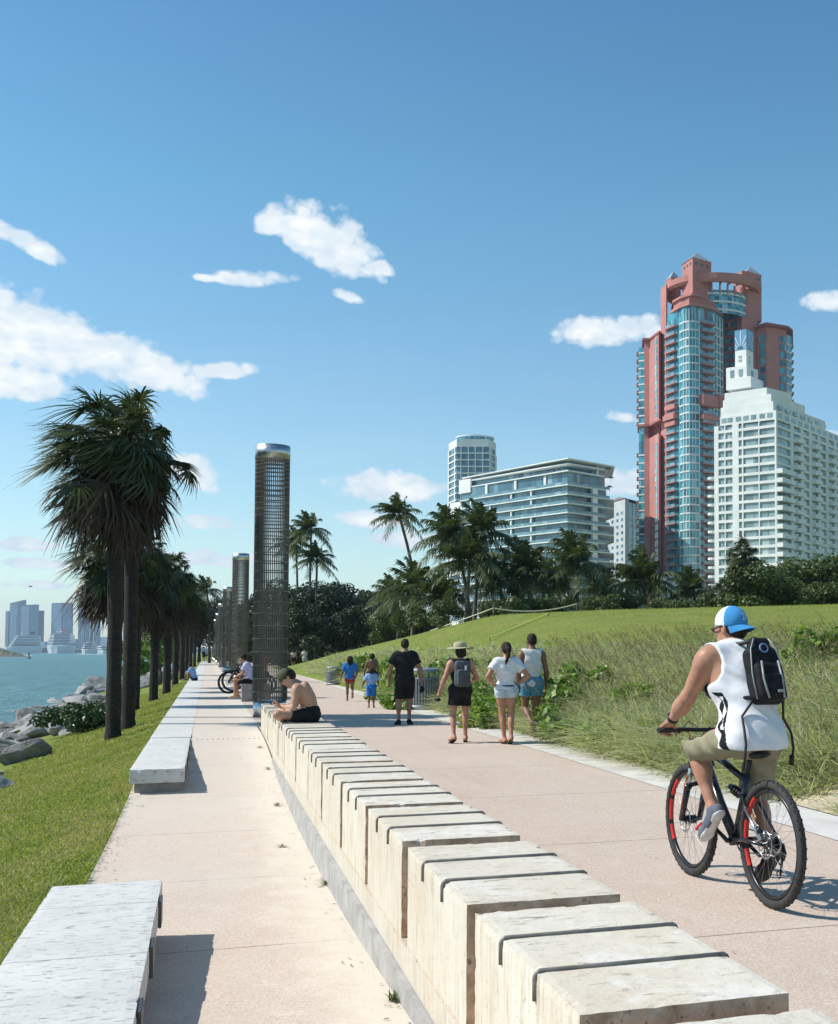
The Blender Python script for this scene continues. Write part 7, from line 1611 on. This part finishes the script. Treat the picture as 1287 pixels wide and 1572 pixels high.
# small backpack
T = f.T; pc = J['che'] - T[:, 1] * .195 + T[:, 0] * .045 - T[:, 2] * .03; pk = backpack(t, pc, .225, .37, .115, cloth('black_pack_cloth', (.014, .015, .018), (.025, .026, .03))); 
F = Field(pc - .34, pc + .34, .0065); F.rbox(pc, (.108, .056, .175), .045, T); F.rbox(pc - T[:, 1] * .058 - T[:, 2] * .055, (.092, .036, .115), .032, T, .01); F.rbox(pc + T[:, 2] * .165 + T[:, 1] * .0, (.07, .045, .075), .04, T, .02); F.rbox(pc - T[:, 1] * .095 - T[:, 2] * .085, (.060, .012, .065), .012, T, .006)
F.warp(lambda x, y, z: .0022 * np.sin(50 * x + 13 * z) * np.sin(43 * z)); bpy.data.objects.remove(pk); pk = obj('backpack', F.mesh('backpack', M('black_nylon', (.008, .0085, .010), (.014, .0145, .017), .65, scale=30, bump=.25, bscale=120, bd=.003, spec=.18)), None); pk.location = BK; pk.rotation_euler = (0, 0, BIKE_RZ); tag(pk, 'small black backpack with grey zips on the cyclist\'s back', 'backpack')
B = lambda a, b_, c: pc + T[:, 0] * a + T[:, 1] * b_ + T[:, 2] * c
PIP = M('grey_reflective_piping', (.32, .33, .34), None, .35); STR = M('black_webbing', (.012, .012, .014), None, .6)
for sg in (-1, 1):
    tubes('zip', [([B(sg * .050, -.103, -.17), B(sg * .062, -.100, -.05), B(sg * .055, -.098, .06)], .0065)], PIP, pk)
    tubes('edge_piping', [([B(sg * .100, -.050, -.16), B(sg * .104, -.052, .0), B(sg * .085, -.050, .15), B(sg * .05, -.045, .22)], .0045)], PIP, pk)
    cx = pc[0]; tubes('shoulder_strap', [([B(sg * .06, -.02, .21), np.array([cx + sg * .075, .33, 1.525]), np.array([sg * .11 + .01, .415, 1.535]), np.array([sg * .125, .485, 1.475]), np.array([sg * .135, .53, 1.36]), np.array([sg * .175, .49, 1.245]), np.array([sg * .192, .40, 1.205]), B(sg * .10, -.01, -.14)], .012)], STR, pk, 1.0)
tubes('strap_end', [([B(-.10, .0, -.15), np.array([-.125, .115, 1.10]), np.array([-.135, .068, 1.02]), np.array([-.14, .040, .94]), np.array([-.145, .045, .86]), np.array([-.145, .06, .79])], .008)], STR, pk); tubes('strap_end', [([B(.10, .0, -.15), np.array([.20, .20, 1.08]), np.array([.232, .16, .99]), np.array([.240, .15, .90]), np.array([.228, .15, .83])], .008), ([np.array([.230, .15, .86]), np.array([.225, .15, .80])], .016)], STR, pk)
mb = MB(); vs = [B(0, -.075, .12)]; mb.ring(B(0.0, -.060, .155), T[:, 1], .026, .006, 20, 6); mb.build('round_badge', M('blue_badge', (.12, .20, .42), None, .4), pk); mb = MB(); mb.box(-.022, .022, -.003, .003, -.008, .008, M=Matrix.Translation(Vector(B(.035, -.110, -.13))) @ Matrix(T.tolist()).to_4x4()); mb.build('label_tab', PIP, pk)
